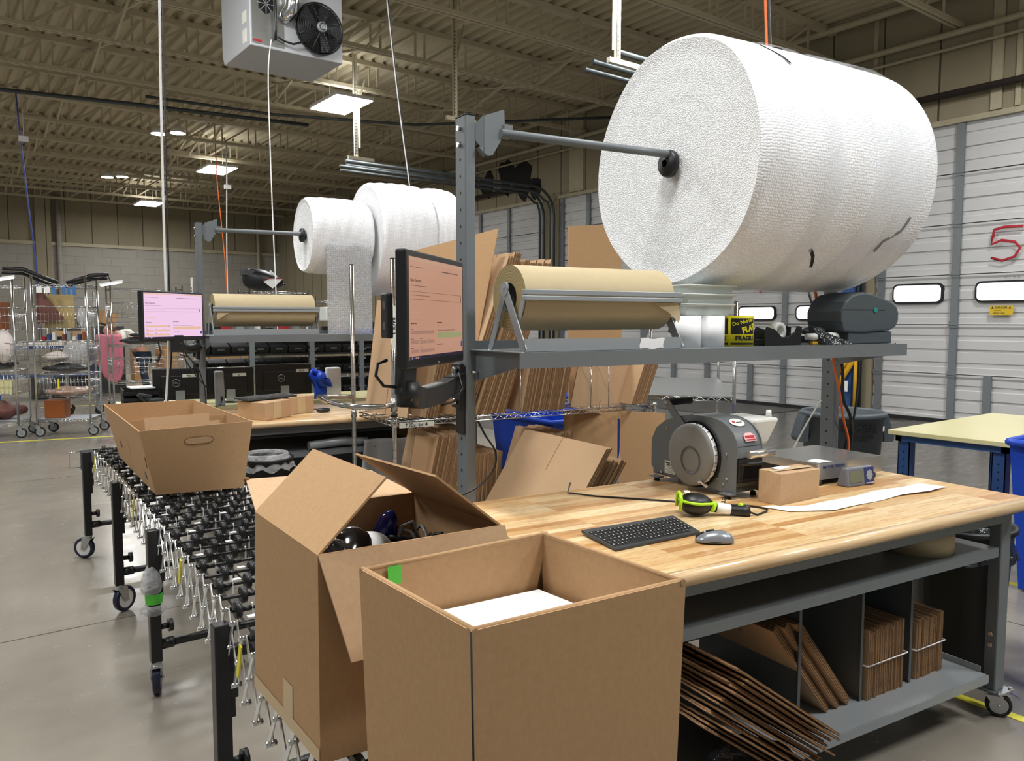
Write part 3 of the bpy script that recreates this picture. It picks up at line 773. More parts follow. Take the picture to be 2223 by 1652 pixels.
# ---------------------------------------------------------------- big bubble wrap roll
def bubble_roll(name, lab, x0, x1, y, z, R, bulge=0.02, core=True, sag=0.0, group=None, plug=True):
    T = Thing(name, lab, 'bubble wrap', (x0, y, z), 'b', group)
    n = 96; m = 40; rr = random.Random(int(x0 * 100)); s = MB(); vs = []
    ph = [rr.random() * 6 for _ in range(6)]
    def rad(t, u):
        q = R * (1 + 0.006 * sin(3 * t + ph[0] + 2 * u) + 0.004 * sin(7 * t + ph[1] - 5 * u)) + bulge * (sin(pi * u) ** 0.6 - 1) * 0.5
        q += sag * max(0, -sin(t)) + 0.004 * sin(31 * u + ph[2]) * sin(5 * t + ph[3])
        return q
    me = bpy.data.meshes.new('wrap')
    for j in range(m + 1):
        u = j / m; e = 1.0
        d = min(u, 1 - u) * (x1 - x0)
        if d < 0.02: e = 1 - 0.03 * (1 - d / 0.02) ** 2
        for i in range(n):
            t = 2 * pi * i / n; q = rad(t, u) * e
            vs.append((x0 + (x1 - x0) * u, y + q * cos(t), z + q * sin(t)))
    s.add(vs, [(j * n + i, j * n + (i + 1) % n, (j + 1) * n + (i + 1) % n, (j + 1) * n + i) for j in range(m) for i in range(n)], True)
    o = T.part('wrap', s, BUBBLE)
    uv = o.data.uv_layers.new(name='UVMap'); L = x1 - x0
    for p in o.data.polygons:
        j, i = divmod(p.index, n)
        for k, li in enumerate(p.loop_indices):
            ii = i + (1 if k in (1, 2) else 0); jj = j + (1 if k in (2, 3) else 0)
            uv.data[li].uv = (L * jj / m, 2 * pi * R * ii / n)
    for (xx, sg) in ((x0, 1), (x1, -1)):
        s = MB(); k = 14; vs = []
        for a in range(k + 1):
            f = 0.035 / R + (1 - 0.035 / R) * a / k
            for i in range(n):
                t = 2 * pi * i / n; q = rad(t, 0 if sg > 0 else 1) * 0.97 * f
                vs.append((xx + sg * 0.012 * (1 - f) ** 0.5 * 2 + 0.002 * sin(60 * f), y + q * cos(t), z + q * sin(t)))
        s.add(vs, [(a * n + i, a * n + (i + 1) % n, (a + 1) * n + (i + 1) % n, (a + 1) * n + i) for a in range(k) for i in range(n)], True)
        T.part('end_face', s, BUBBLE_END)
    if plug:
        s = MB(); s.lathe([(0.016, -0.03), (0.052, -0.022), (0.058, -0.012), (0.058, 0.004), (0.05, 0.006), (0.046, -0.008), (0.02, 0.0)], (x0 + 0.0, y, z), 'x', 28)
        for k in range(8):
            t = 2 * pi * k / 8; s.bar((x0 - 0.018, y + 0.02 * cos(t), z + 0.02 * sin(t)), (x0 - 0.016, y + 0.052 * cos(t), z + 0.052 * sin(t)), 0.006, 0.01)
        T.part('core_plug', s, BLACK)
    return T, rad
ROLL_Y, ROLL_Z, ROLL_R = 2.655, 2.275, 0.535
BR, brad = bubble_roll('bubble_wrap_roll', 'huge bubble wrap roll on the grey bar above the packing bench', 2.34, 3.455, ROLL_Y, ROLL_Z, ROLL_R)
def roll_strip(T, pts, w, mat, name, R, lift=0.004, y=ROLL_Y, z=ROLL_Z, nn=5):
    """thin strip lying on the roll; pts = (x, angle in degrees)"""
    P = []
    for (xa, ta), (xb, tb_) in zip(pts, pts[1:]):
        for k in range(nn): P.append((xa + (xb - xa) * k / nn, ta + (tb_ - ta) * k / nn))
    P.append(pts[-1]); s = MB(); vs = []
    for i, (xx, tt) in enumerate(P):
        a = P[max(i - 1, 0)]; c = P[min(i + 1, len(P) - 1)]
        dx = c[0] - a[0]; dt = radians(c[1] - a[1]) * R; l = hypot(dx, dt) or 1; nx, nt = -dt / l, dx / l
        for q in (-w / 2, w / 2):
            x_ = xx + nx * q; t_ = radians(tt) + nt * q / R; r_ = R + lift
            vs.append((x_, y + r_ * cos(t_), z + r_ * sin(t_)))
    s.add(vs, [(2 * i, 2 * i + 1, 2 * i + 3, 2 * i + 2) for i in range(len(P) - 1)], True)
    return T.part(name, s, mat)
roll_strip(BR, [(2.55, 118), (2.555, 127), (2.60, 134), (2.61, 139)], 0.016, BLACK_MAT, 'tape_strip', ROLL_R)
roll_strip(BR, [(2.9, 238), (2.86, 232), (2.83, 228), (2.78, 224)], 0.016, BLACK_MAT, 'tape_strip', ROLL_R)
roll_strip(BR, [(3.3, 204), (3.28, 211), (3.2, 217), (3.19, 223)], 0.018, BLACK_MAT, 'tape_strip', ROLL_R)
for xa in (2.72, 3.05, 3.22):
    roll_strip(BR, [(xa, 20 + 5 * xa), (xa + 0.03, 90), (xa - 0.01, 140), (xa + 0.03, 190), (xa + 0.0, 250), (xa, 300)], 0.11 + 0.05 * (xa > 3), FILM, 'stretch_film', ROLL_R, 0.011)

# ---------------------------------------------------------------- paper roll and cutter on the shelf
def paper_cutter(lab, ox, oy, oz, L, R=0.115, label=True, flap='right', sc=1.0):
    T = Thing('paper_cutter', lab, 'paper cutter', (ox, oy, oz), 'b', 'kraft paper roll cutters on bench shelves')
    y = oy + 0.10; z = oz + 0.19
    for xx in (ox, ox + L - 0.004):
        s = MB(); s.bar((xx + 0.002, y, z + 0.03), (xx + 0.002, y - 0.135, oz + 0.002), 0.004, 0.036) ; s.bar((xx + 0.004, y, z + 0.03), (xx + 0.004, y + 0.11, oz + 0.002), 0.004, 0.03)
        s.cyl((xx - 0.002, y, z + 0.03), (xx + 0.006, y, z + 0.03), 0.026, n=20); s.cyl((xx - 0.005, y, z + 0.035), (xx, y, z + 0.035), 0.006, n=8)
        T.part('end_frame', s, GREY_LT)
        s = MB(); s.bar((xx + 0.012, y - 0.06, oz + 0.06), (xx + 0.012, y - R - 0.008, z + 0.02), 0.004, 0.022); T.part('arm', s, GREY_LT)
    s = MB(); s.box(ox, ox + L, y - 0.142, y - 0.137, oz + 0.001, oz + 0.045); s.box(ox, ox + L, y - 0.14, y - 0.10, oz + 0.001, oz + 0.004); T.part('front_rail', s, GREY_LT)
    s = MB(); s.box(ox + 0.0, ox + L, y - R - 0.022, y - R - 0.005, z + 0.008, z + 0.026); s.box(ox, ox + L, y - R - 0.026, y - R - 0.005, z - 0.012, z + 0.004)
    T.part('cutting_bar', s, GREY_LT, bevel=0.002)
    s = MB(); s.lathe([(R, 0.02), (R, L - 0.02)], (ox, y, z), 'x', 64); rl = T.part('paper', s, KRAFT)
    for xx in (ox + 0.02, ox + L - 0.02):
        s = MB(); s.lathe([(0.052, 0), (R, 0)], (xx, y, z), 'x', 64); T.part('roll_end', s, KRAFT_END, rl)
        s = MB(); s.lathe([(0.0, 0.012 if xx < ox + L / 2 else -0.012), (0.052, 0.012 if xx < ox + L / 2 else -0.012), (0.052, 0)], (xx, y, z), 'x', 32); T.part('core', s, BLACK_MAT, rl)
    s = MB(); r_ = R + 0.003
    if flap == 'right':
        P = [(ox + L - 0.14, y - r_ - 0.004, z - 0.014), (ox + L - 0.012, y - r_ - 0.012, z - 0.014), (ox + L - 0.012, y - r_ - 0.02, z - 0.075), (ox + L - 0.02, y - r_ - 0.02, z - 0.09), (ox + L - 0.06, y - r_ - 0.008, z - 0.05)]
        s.add(P, [(0, 1, 2, 3, 4)])
    else:
        P = [(ox + 0.03, y - r_ - 0.005, z - 0.014), (ox + 0.14, y - r_ - 0.005, z - 0.014), (ox + 0.10, y - r_ - 0.01, z - 0.03), (ox + 0.03, y - r_ - 0.012, z - 0.075)]
        s.add(P, [(0, 1, 2, 3)])
    o = T.part('torn_edge', s, KRAFT); o.modifiers.new('thick', 'SOLIDIFY').thickness = 0.001
    return T
PC = paper_cutter('kraft paper roll in grey cutter frame on the near bench shelf', 1.41, 2.365, 1.4935, 0.715, 0.117)
s = MB(); s.grid(lambda u, v: (1.915 + 0.115 * u + 0.004 * sin(20 * v), 2.3215 - 0.001 * v, 1.497 + 0.038 * v + 0.003 * sin(9 * u)), 8, 4); PC.part('masking_label', s, PAPER)

# things on the near shelf
def stock_roll(lab, x, y, r, h, c, core=True):
    T = Thing('label_roll', lab, 'roll', (x, y, 1.4935), 'b', None)
    s = MB(); s.lathe([(0.038, 0), (r, 0), (r, h), (0.038, h)], (x, y, 1.4935), 'z', 40, close=True); T.part('label_stock', s, c, bevel=None)
    s = MB(); s.lathe([(0.034, 0.001), (0.038, 0.001), (0.038, h + 0.001), (0.034, h + 0.001)], (x, y, 1.4935), 'z', 24, close=True); T.part('core', s, CARD_DK)
    return T
stock_roll('white label roll right next to the paper cutter', 2.272, 2.47, 0.066, 0.128, PAPER)
stock_roll('white label roll in the middle, touching the yellow warning roll', 2.402, 2.47, 0.068, 0.128, PAPER)
FR_ = stock_roll('yellow and black roll of fragile warning labels on the shelf', 2.555, 2.47, 0.080, 0.128, YELLOW)
def wrap_text(T, txt, size, xc, yc, zc, R, ang, zz, mat, name, tilt=0.0, bold=0.0, ymat=None):
    """lettering wrapped round an upright cylinder, ang = heading of the text centre in degrees"""
    M = Matrix(((1, 0, 0, 0), (0, 1, 0, 0), (0, 0, 1, 0), (0, 0, 0, 1)))
    t = text_mb(txt, size, M, 0.0003, bold); out = []
    for (a, b_, c) in t.v:
        a, b_ = a * cos(tilt) - b_ * sin(tilt), a * sin(tilt) + b_ * cos(tilt)
        th = radians(ang) + a / R; out.append((xc + (R + 0.0008 + c) * cos(th), yc + (R + 0.0008 + c) * sin(th), zz + b_))
    t.v = out; return T.part(name, t, mat)
def wrap_patch(T, xc, yc, R, a0, a1, z0, z1, mat, name, lift=0.0004):
    s = MB(); s.grid(lambda u, v: (xc + (R + lift) * cos(radians(a0 + (a1 - a0) * u)), yc + (R + lift) * sin(radians(a0 + (a1 - a0) * u)), z0 + (z1 - z0) * v), 16, 1); return T.part(name, s, mat)
for a0, a1 in ((214, 300), (124, 206)):
    wrap_patch(FR_, 2.555, 2.47, 0.080, a0, a1, 1.5445, 1.612, INK, 'black_panel'); wrap_patch(FR_, 2.555, 2.47, 0.080, a0, a1, 1.5, 1.5085, INK, 'black_bar')
wrap_text(FR_, 'Do Not Lay', 0.021, 2.555, 2.47, 0, 0.080, 254, 1.597, YELLOW, 'lettering', 0.22, 0.0006)
wrap_text(FR_, 'FLAT', 0.034, 2.555, 2.47, 0, 0.080, 274, 1.568, YELLOW, 'lettering', 0.25, 0.0016)
wrap_text(FR_, 'FRAGILE', 0.026, 2.555, 2.47, 0, 0.080, 262, 1.527, INK, 'lettering', 0, 0.0014)
wrap_text(FR_, 'FRAGILE', 0.026, 2.555, 2.47, 0, 0.080, 165, 1.527, INK, 'lettering', 0, 0.0014)
# stack of clear tubs
for k in range(3):
    z0 = [1.6225, 1.663, 1.70][k]; h = 0.045
    T = Thing('clear_tub', ['bottom clear tub of the stack standing on the white rolls', 'middle clear tub of the stack on the white rolls', 'top clear tub of the stack, just under the big bubble roll'][k], 'tub', (2.365, 2.5, z0), 'b', 'clear plastic tubs stacked on the shelf')
    a, c = 0.128, 0.078; e = 0.013; x_, y_ = 2.365 + 0.004 * k, 2.50
    s = MB(); B4 = [(x_ - a + e, y_ - c + e, z0), (x_ + a - e, y_ - c + e, z0), (x_ + a - e, y_ + c - e, z0), (x_ - a + e, y_ + c - e, z0)]; T4 = [(x_ - a, y_ - c, z0 + h), (x_ + a, y_ - c, z0 + h), (x_ + a, y_ + c, z0 + h), (x_ - a, y_ + c, z0 + h)]
    s.add(B4 + T4, [(0, 3, 2, 1), (0, 1, 5, 4), (1, 2, 6, 5), (2, 3, 7, 6), (3, 0, 4, 7)]); o = T.part('tub_body', s, TUBW); o.modifiers.new('t', 'SOLIDIFY').thickness = 0.002
    s = MB(); r = [(x_ - a - 0.006, y_ - c - 0.006), (x_ + a + 0.006, y_ - c - 0.006), (x_ + a + 0.006, y_ + c + 0.006), (x_ - a - 0.006, y_ + c + 0.006)]
    s.tube([(p[0], p[1], z0 + h) for p in r], 0.004, 6, True); T.part('rim', s, MILK)
# desk tape dispenser
T = Thing('tape_dispenser', 'black desk tape dispenser between the yellow roll and the printer', 'tape dispenser', (2.8, 2.45, 1.4935), 'b')
s = MB(); pr = [(2.685, 1.4935), (2.915, 1.4935), (2.92, 1.575), (2.895, 1.578), (2.88, 1.552), (2.83, 1.53), (2.79, 1.53), (2.75, 1.562), (2.70, 1.575), (2.685, 1.55)]
s.prism(pr, 'y', 2.415, 2.425); s.prism(pr, 'y', 2.475, 2.485); s.prism([(2.685, 1.494), (2.915, 1.494), (2.915, 1.52), (2.685, 1.52)], 'y', 2.42, 2.48); T.part('body', s, BLACK, bevel=0.002)
s = MB(); s.lathe([(0.02, 0), (0.04, 0), (0.04, 0.04), (0.02, 0.04)], (2.795, 2.43, 1.555), 'y', 28, close=True); T.part('tape_roll', s, MILK)
s = MB(); s.box(2.89, 2.922, 2.43, 2.47, 1.574, 1.580); T.part('cutter_blade', s, CHROME)
# odds and ends between dispenser and printer
def bx(name, lab, cat, x0, x1, y0, y1, z0, z1, mat, bevel=0.002, fr='b', group=None):
    s = MB(); s.box(x0, x1, y0, y1, z0, z1); return single(name, lab, cat, s, mat, ((x0 + x1) / 2, (y0 + y1) / 2, z0), fr, group, bevel)
bx('yellow_pen', 'flat yellow marker lying on the shelf under the white handle', 'pen', 2.975, 3.10, 2.40, 2.416, 1.4935, 1.5075, YEL_STRAP, 0.004)
s = MB(); s.tube([(2.965, 2.43, 1.53), (3.0, 2.415, 1.528), (3.10, 2.41, 1.53), (3.155, 2.415, 1.53)], [0.014, 0.017, 0.019, 0.016], 12)
single('label_gun_handle', 'off-white plastic handle lying on the shelf beside the printer', 'tool', s, WHITE, (3.0, 2.42, 1.5), 'b')
s = MB(); s.ball((3.05, 2.46, 1.553), 0.075, 0.035, 0.022); single('tape_gun_cover', 'dark grey rounded cover on the shelf behind the white handle', 'tool', s, GREY_DK, (3.05, 2.46, 1.531), 'b')
s = MB(); s.hexa([(3.02, 2.36, 1.494), (3.20, 2.35, 1.494), (3.12, 2.365, 1.494), (3.0, 2.44, 1.494)], [(2.995, 2.43, 1.578), (3.005, 2.43, 1.578), (3.005, 2.445, 1.578), (2.995, 2.445, 1.578)])
single('plastic_pouch', 'shiny dark plastic pouch sloping down in front of the printer', 'pouch', s, DARKBAG, (3.1, 2.5, 1.494), 'b')
# label printer
T = Thing('label_printer', 'dark grey desktop label printer at the right end of the shelf', 'printer', (3.36, 2.47, 1.4935), 'b')
pr = [(3.155, 1.55), (3.135, 1.60), (3.135, 1.645), (3.16, 1.69), (3.21, 1.722), (3.29, 1.735), (3.36, 1.728), (3.50, 1.693), (3.545, 1.67), (3.56, 1.64), (3.56, 1.60), (3.54, 1.572), (3.50, 1.556), (3.30, 1.545)]
s = MB(); s.prism(pr, 'y', 2.375, 2.57, False); T.part('housing', s, GREY_CAN, bevel=0.010)
s = MB(); s.box(3.20, 3.525, 2.385, 2.56, 1.4935, 1.552); T.part('base', s, GREY_CAN, bevel=0.006)
s = MB(); s.cyl((3.375, 2.370, 1.652), (3.375, 2.377, 1.652), 0.012, n=16); T.part('release_button', s, paint('teal', '2e8f88', 0.4))
s = MB(); s.box(3.14, 3.45, 2.3735, 2.3755, 1.651, 1.6535); T.part('lid_seam', s, GASKET)
s = MB(); s.box(3.545, 3.578, 2.40, 2.55, 1.628, 1.648); T.part('tear_bar', s, BLACK, bevel=0.003)
s = MB(); s.box(3.53, 3.562, 2.40, 2.55, 1.585, 1.612); T.part('label_slot', s, GASKET)
s = MB(); s.add([(3.30, 2.41, 1.7365), (3.43, 2.41, 1.713), (3.43, 2.52, 1.713), (3.30, 2.52, 1.7365)], [(0, 1, 2, 3)]); T.part('sticker', s, PAPER)
s = MB(); s.add([(3.46, 2.48, 1.7055), (3.495, 2.48, 1.697), (3.495, 2.53, 1.697), (3.46, 2.53, 1.7055)], [(0, 1, 2, 3)]); T.part('blue_tab', s, paint('sky_blue', '4e9ae0', 0.4))
for x in (3.24, 3.49):
    s = MB(); s.cyl((x, 2.40, 1.4932), (x, 2.40, 1.4945), 0.01, n=10); T.part('foot', s, BLACK)
# ---------------------------------------------------------------- under the bench
s = MB(); s.lathe([(0.05, 0), (0.125, 0), (0.125, 0.095), (0.05, 0.095)], (2.92, 1.83, 0.7095), 'z', 48, close=True)
single('kraft_tape_roll', 'wide kraft paper roll lying on the middle shelf at the right', 'paper roll', s, KRAFT, (2.92, 1.83, 0.7095), 'b')
def bundle(x0, x1, y, z, h, w, lab, group, tilt=0.0):
    n = int((x1 - x0) / 0.0115); rr = random.Random(int(x0 * 77))
    for i in range(n):
        hh = round(h + rr.choice([-0.008, 0, 0.006]), 3)
        sheet((('leftmost ' if i == 0 else 'rightmost ') if i in (0, n - 1) else '') + lab, group, (x0 + i * 0.0115, y + rr.uniform(0, 0.01), z), w, hh, 0.0095, 'b', 0, tilt)
    T = Thing('plastic_strap', 'white strap round ' + lab.split(' in ')[-1], 'strap', (x0, y, z + h * 0.5), 'b')
    s = MB(); e = 0.003; zc = z + h * 0.5; s.tube([(x0 - e, y - e, zc), (x1 + e - 0.003, y - e, zc + 0.006), (x1 + e - 0.003, y + w + 0.016, zc + 0.006), (x0 - e, y + w + 0.016, zc)], 0.0032, 6, True); T.part('strap', s, PAPER)
bundle(2.566, 2.80, 1.785, 0.1975, 0.26, 0.40, 'flattened box on edge in the strapped bundle between the two right dividers', 'strapped bundle between the right dividers')
bundle(2.885, 3.07, 1.80, 0.1975, 0.235, 0.40, 'flattened box on edge in the strapped bundle right of the last divider', 'strapped bundle right of the last divider')
for i in range(9):       # leaning on the second divider
    sheet('flattened box in the slanting row between the first two right dividers, %s' % ('lowest' if i == 0 else ('topmost' if i == 8 else 'between lowest and topmost')), 'slanting boxes between dividers', (2.36 + i * 0.019, 1.80 + (i % 3) * 0.012, 0.198), 0.40, 0.46, 0.010, 'b', 0, radians(-39))
rr = random.Random(3)
for i in range(16):      # the untidy pile at the left, sliding off the shelf
    o = sheet(('lowest ' if i == 0 else 'topmost ' if i == 15 else '') + 'flattened box in the untidy pile sliding off the bottom shelf', 'untidy pile of flattened boxes', (2.10 + 0.0035 * (i % 4) + 0.0065 * i - 0.16, 1.50 + rr.uniform(0, 0.05), 0.205 + 0.0097 * i - 0.02), 0.42, 0.52 + rr.choice([-0.03, 0, 0.02]), 0.0075, 'b', rr.uniform(-0.05, 0.05), radians(-55))
# plastic liner bag and mat
s = MB(); s.ball((1.78, 1.62, 0.14), 0.24, 0.18, 0.17, 36, 24, lambda v: [v[0] * (1 + 0.12 * sin(9 * v[1] * 8 + v[2] * 20)), v[1] * (1 + 0.1 * sin(30 * v[0])), v[2] * (1 + 0.16 * sin(25 * v[0] + 20 * v[1]))])
single('plastic_bag', 'dark shiny plastic bag under the bench below the untidy box pile', 'bag', s, DARKBAG, (1.78, 1.62, 0), 'b')
s = MB(); 
for k in range(24): s.tube([(2.0, 1.32 - 0.02 * k, 0.012), (3.0, 1.43 - 0.02 * k, 0.012)], 0.007, 6)
s.box(1.99, 3.01, 0.85, 1.44, 0.0, 0.010)
single('floor_mat', 'ribbed black rubber mat on the floor in front of the bench', 'mat', s, RUBBER, (2.5, 1.15, 0), 'b')
# ================================================================ on the near worktop
ZB = 0.905
# ---- gummed tape dispenser machine
T = Thing('tape_machine', 'big grey hammered-metal gummed tape machine on the worktop', 'tape dispenser', (2.33, 2.45, ZB), 'b')
prof = [(2.19, 0.925), (2.185, 1.11)] + [(2.185 + 0.155 * (1 - cos(radians(a))), 1.11 + 0.105 * sin(radians(a))) for a in range(15, 91, 15)] + [(2.44, 1.215), (2.52, 1.20), (2.60, 1.175), (2.66, 1.135), (2.69, 1.08), (2.69, 0.965), (2.66, 0.94), (2.30, 0.925)]
def side(x, th):
    s = MB(); s.prism([(p[0], p[1]) for p in prof], 'x', x, x + th); return s
T.part('side_panel', side(2.290, 0.004), DISP_GREY, bevel=0.001)
T.part('side_panel', side(2.425, 0.004), DISP_GREY, bevel=0.001)
s = MB(); cp = [(2.188, 1.02), (2.19, 1.11)] + prof[2:8] + [(2.44, 1.217), (2.52, 1.203), (2.60, 1.178)]
hood = [(y_, z_) for (y_, z_) in [(2.186, 1.07), (2.187, 1.11), (2.205, 1.15), (2.235, 1.183), (2.28, 1.208), (2.34, 1.217), (2.44, 1.217), (2.52, 1.203), (2.60, 1.178), (2.66, 1.137)]]
s.grid(lambda u, v: (2.292 + 0.135 * u, hood[min(int(v * 9.0001), 9)][0], hood[min(int(v * 9.0001), 9)][1] - 0.003), 2, 9); T.part('hood', s, DISP_GREY)
s = MB(); s.box(2.294, 2.425, 2.20, 2.68, 0.93, 0.95); s.box(2.294, 2.425, 2.60, 2.605, 0.95, 1.15); s.box(2.294, 2.425, 2.20, 2.204, 0.93, 0.965); T.part('chassis', s, DISP_GREY)
s = MB(); s.box(2.296, 2.424, 2.178, 2.22, 0.972, 1.062); T.part('water_tank', s, BLACK, bevel=0.003)
s = MB(); s.box(2.304, 2.418, 2.1765, 2.179, 0.985, 1.048); T.part('window', s, paint('dark_acrylic', '101214', 0.08))
s = MB(); s.cyl((2.325, 2.160, 1.082), (2.462, 2.160, 1.086), 0.0155, n=24); T.part('roller', s, STEEL)
s = MB(); s.box(2.296, 2.424, 2.188, 2.26, 1.064, 1.112); T.part('throat', s, BLACK)
# dial
yc, zc_, Rd = 2.405, 1.055, 0.128
s = MB(); s.lathe([(0.0, -0.045), (0.115, -0.045), (0.126, -0.041), (Rd, -0.034), (Rd, -0.030)], (2.290, yc, zc_), 'x', 64); d = T.part('dial', s, DISC_GREY)
s = MB(); s.lathe([(Rd, -0.031), (Rd, -0.012)], (2.290, yc, zc_), 'x', 64); T.part('scale_ring', s, PAPER, d)
s = MB()
for k in range(15): 
    t = radians(90 + 9 + k * 15); s.obox((2.290 - 0.021, yc + (Rd + 0.0005) * cos(t), zc_ + (Rd + 0.0005) * sin(t)), (0.009, 0.001, 0.011), rx=t - pi / 2)
for k in range(30):
    t = radians(90 + k * 7.5); s.obox((2.290 - 0.016, yc + (Rd + 0.0005) * cos(t), zc_ + (Rd + 0.0005) * sin(t)), (0.012, 0.0005, 0.0012), rx=t - pi / 2)
T.part('numerals', s, INK, d)
s = MB(); s.lathe([(0.137, -0.010), (0.137, -0.001), (0.12, -0.001)], (2.290, yc, zc_), 'x', 64); T.part('gear_rim', s, GREY_DK)
s = MB(); s.lathe([(0.056, -0.0475), (0.05, -0.0475), (0.05, -0.044)], (2.29, yc - 0.01, zc_ - 0.02), 'x', 40); T.part('boss_ring', s, SHELF_DK, d)
s = MB(); s.bar((2.243, yc - 0.075, zc_ - 0.098), (2.24, yc - 0.11, zc_ - 0.112), 0.009); s.bar((2.243, yc - 0.075, zc_ - 0.098), (2.245, yc - 0.06, zc_ - 0.105), 0.008); T.part('pointer', s, CHROME)
# lever
s = MB(); s.bar((2.283, 2.445, 1.125), (2.281, 2.585, 1.255), 0.005, 0.034); lv = T.part('lever', s, DISP_GREY)
s = MB(); s.cyl((2.285, 2.585, 1.253), (2.41, 2.575, 1.256), 0.0155, n=18); T.part('grip', s, RUBBER, lv)
s = MB(); s.cyl((2.276, 2.587, 1.253), (2.284, 2.587, 1.253), 0.008, n=6); T.part('nut', s, CHROME, lv)
s = MB(); s.cyl((2.280, 2.50, 1.12), (2.290, 2.50, 1.12), 0.022, n=20); T.part('pivot', s, BLACK)
for (a, c) in ((2.255, 0.955), (2.285, 0.975), (2.24, 1.075), (2.235, 0.98), (2.62, 0.945), (2.50, 0.94), (2.35, 0.94), (2.45, 0.935), (2.50, 1.12), (2.59, 1.14)):
    s = MB(); s.cyl((2.286, a, c), (2.291, a, c), 0.0055, n=8); T.part('screw', s, CHROME)
for yy in (2.22, 2.64):
    s = MB(); s.box(2.262, 2.294, yy - 0.03, yy + 0.03, 0.921, 0.926); T.part('foot_tab', s, DISP_GREY)
    for xx in (2.28, 2.42):
        s = MB(); s.cyl((xx, yy, 0.905), (xx, yy, 0.922), 0.013, 0.010, n=14); T.part('foot', s, RUBBER)
s = MB(); s.box(2.2885, 2.2895, 2.535, 2.60, 0.945, 1.0); lbp = T.part('rating_plate', s, PAPER_LABEL)
T.part('lettering', text_mb('Better Pack', 0.0105, plane_M((2.288, 2.568, 0.991), (0, -1, 0), (0, 0, 1)), bold=0.0002), INK, lbp)
T.part('lettering', text_mb('Model 333+', 0.0085, plane_M((2.288, 2.568, 0.982), (0, -1, 0), (0, 0, 1)), bold=0.0001), INK, lbp)
s = MB()
for k in range(5): s.box(2.2879, 2.2884, 2.542, 2.594 - 0.01 * (k % 2), 0.949 + 0.006 * k, 0.9505 + 0.006 * k)
T.part('small_print', s, INK_GREY, lbp)
def on_hood(y0, z0, y1, z1, pts, mat, name, lift):
    d = Vector((0, y1 - y0, z1 - z0)); n_ = Vector((0, -d.z, d.y)).normalized(); n_ = n_ if n_.z > 0 else -n_
    s = MB(); s.add([Vector((px, y0 + d.y * q, z0 + d.z * q)) + n_ * lift for (px, q) in pts], [tuple(range(len(pts)))]); return T.part(name, s, mat)
el = [(2.36 + 0.036 * cos(2 * pi * i / 28), 0.5 + 0.5 * sin(2 * pi * i / 28)) for i in range(28)]
on_hood(2.235, 1.183, 2.28, 1.208, el, PAPER_LABEL, 'oval_badge', 0.002)
s_ = on_hood(2.235, 1.183, 2.28, 1.208, [(2.335, 0.6), (2.343, 0.75), (2.351, 0.6), (2.343, 0.35)], RED, 'badge_mark', 0.0032)
on_hood(2.235, 1.183, 2.28, 1.208, [(2.353, 0.45), (2.385, 0.45), (2.385, 0.53), (2.353, 0.53)], INK, 'badge_text', 0.0032)
on_hood(2.187, 1.11, 2.235, 1.183, [(2.34, 0.2), (2.40, 0.2), (2.40, 0.5), (2.385, 0.62), (2.355, 0.62), (2.34, 0.5)], paint('pink_sticker', 'e8b0b0', 0.5), 'red_sticker', 0.010)
on_hood(2.187, 1.11, 2.235, 1.183, [(2.345, 0.36), (2.395, 0.36), (2.395, 0.48), (2.345, 0.48)], RED, 'sticker_text', 0.0115)
on_hood(2.187, 1.11, 2.235, 1.183, [(2.345, 0.24), (2.395, 0.24), (2.395, 0.30), (2.345, 0.30)], RED, 'sticker_line', 0.0115)
# water bottle behind it
s = MB(); s.hexa([(2.435, 2.25, 1.10), (2.53, 2.25, 1.10), (2.53, 2.42, 1.02), (2.435, 2.42, 1.02)], [(2.435, 2.23, 1.205), (2.58, 2.23, 1.205), (2.58, 2.44, 1.205), (2.435, 2.44, 1.205)])
w = T.part('water_bottle', s, MILK, bevel=0.012)
s = MB(); s.cyl((2.555, 2.27, 1.205), (2.555, 2.27, 1.235), 0.013, 0.010, n=16); T.part('bottle_neck', s, MILK, w)

# ---- cardboard parcel
T = Thing('parcel', 'small sealed brown carton beside the tape machine', 'cardboard box', (2.47, 2.1, ZB), 'b')
P = [(2.343, 2.04), (2.60, 2.05), (2.585, 2.15), (2.36, 2.16)]
s = MB(); s.hexa([(2.36, 2.032, ZB), (2.604, 2.053, ZB), (2.62, 2.165, ZB), (2.350, 2.130, ZB)], [(2.357, 2.028, 1.026), (2.600, 2.046, 1.021), (2.612, 2.158, 1.022), (2.362, 2.140, 1.028)]); T.part('carton', s, CARD_PALE, bevel=0.002)
s = MB(); 
s.add([(2.36, 2.07, 1.0285), (2.59, 2.07, 1.0285), (2.59, 2.10, 1.0285), (2.36, 2.10, 1.0285)], [(0, 1, 2, 3)]); T.part('paper_tape', s, TAPE_BROWN)
s = MB(); s.add([(2.42, 2.085, 1.0292), (2.50, 2.105, 1.0292), (2.485, 2.14, 1.0292), (2.405, 2.125, 1.0292)], [(0, 1, 2, 3)]); T.part('address_label', s, PAPER)
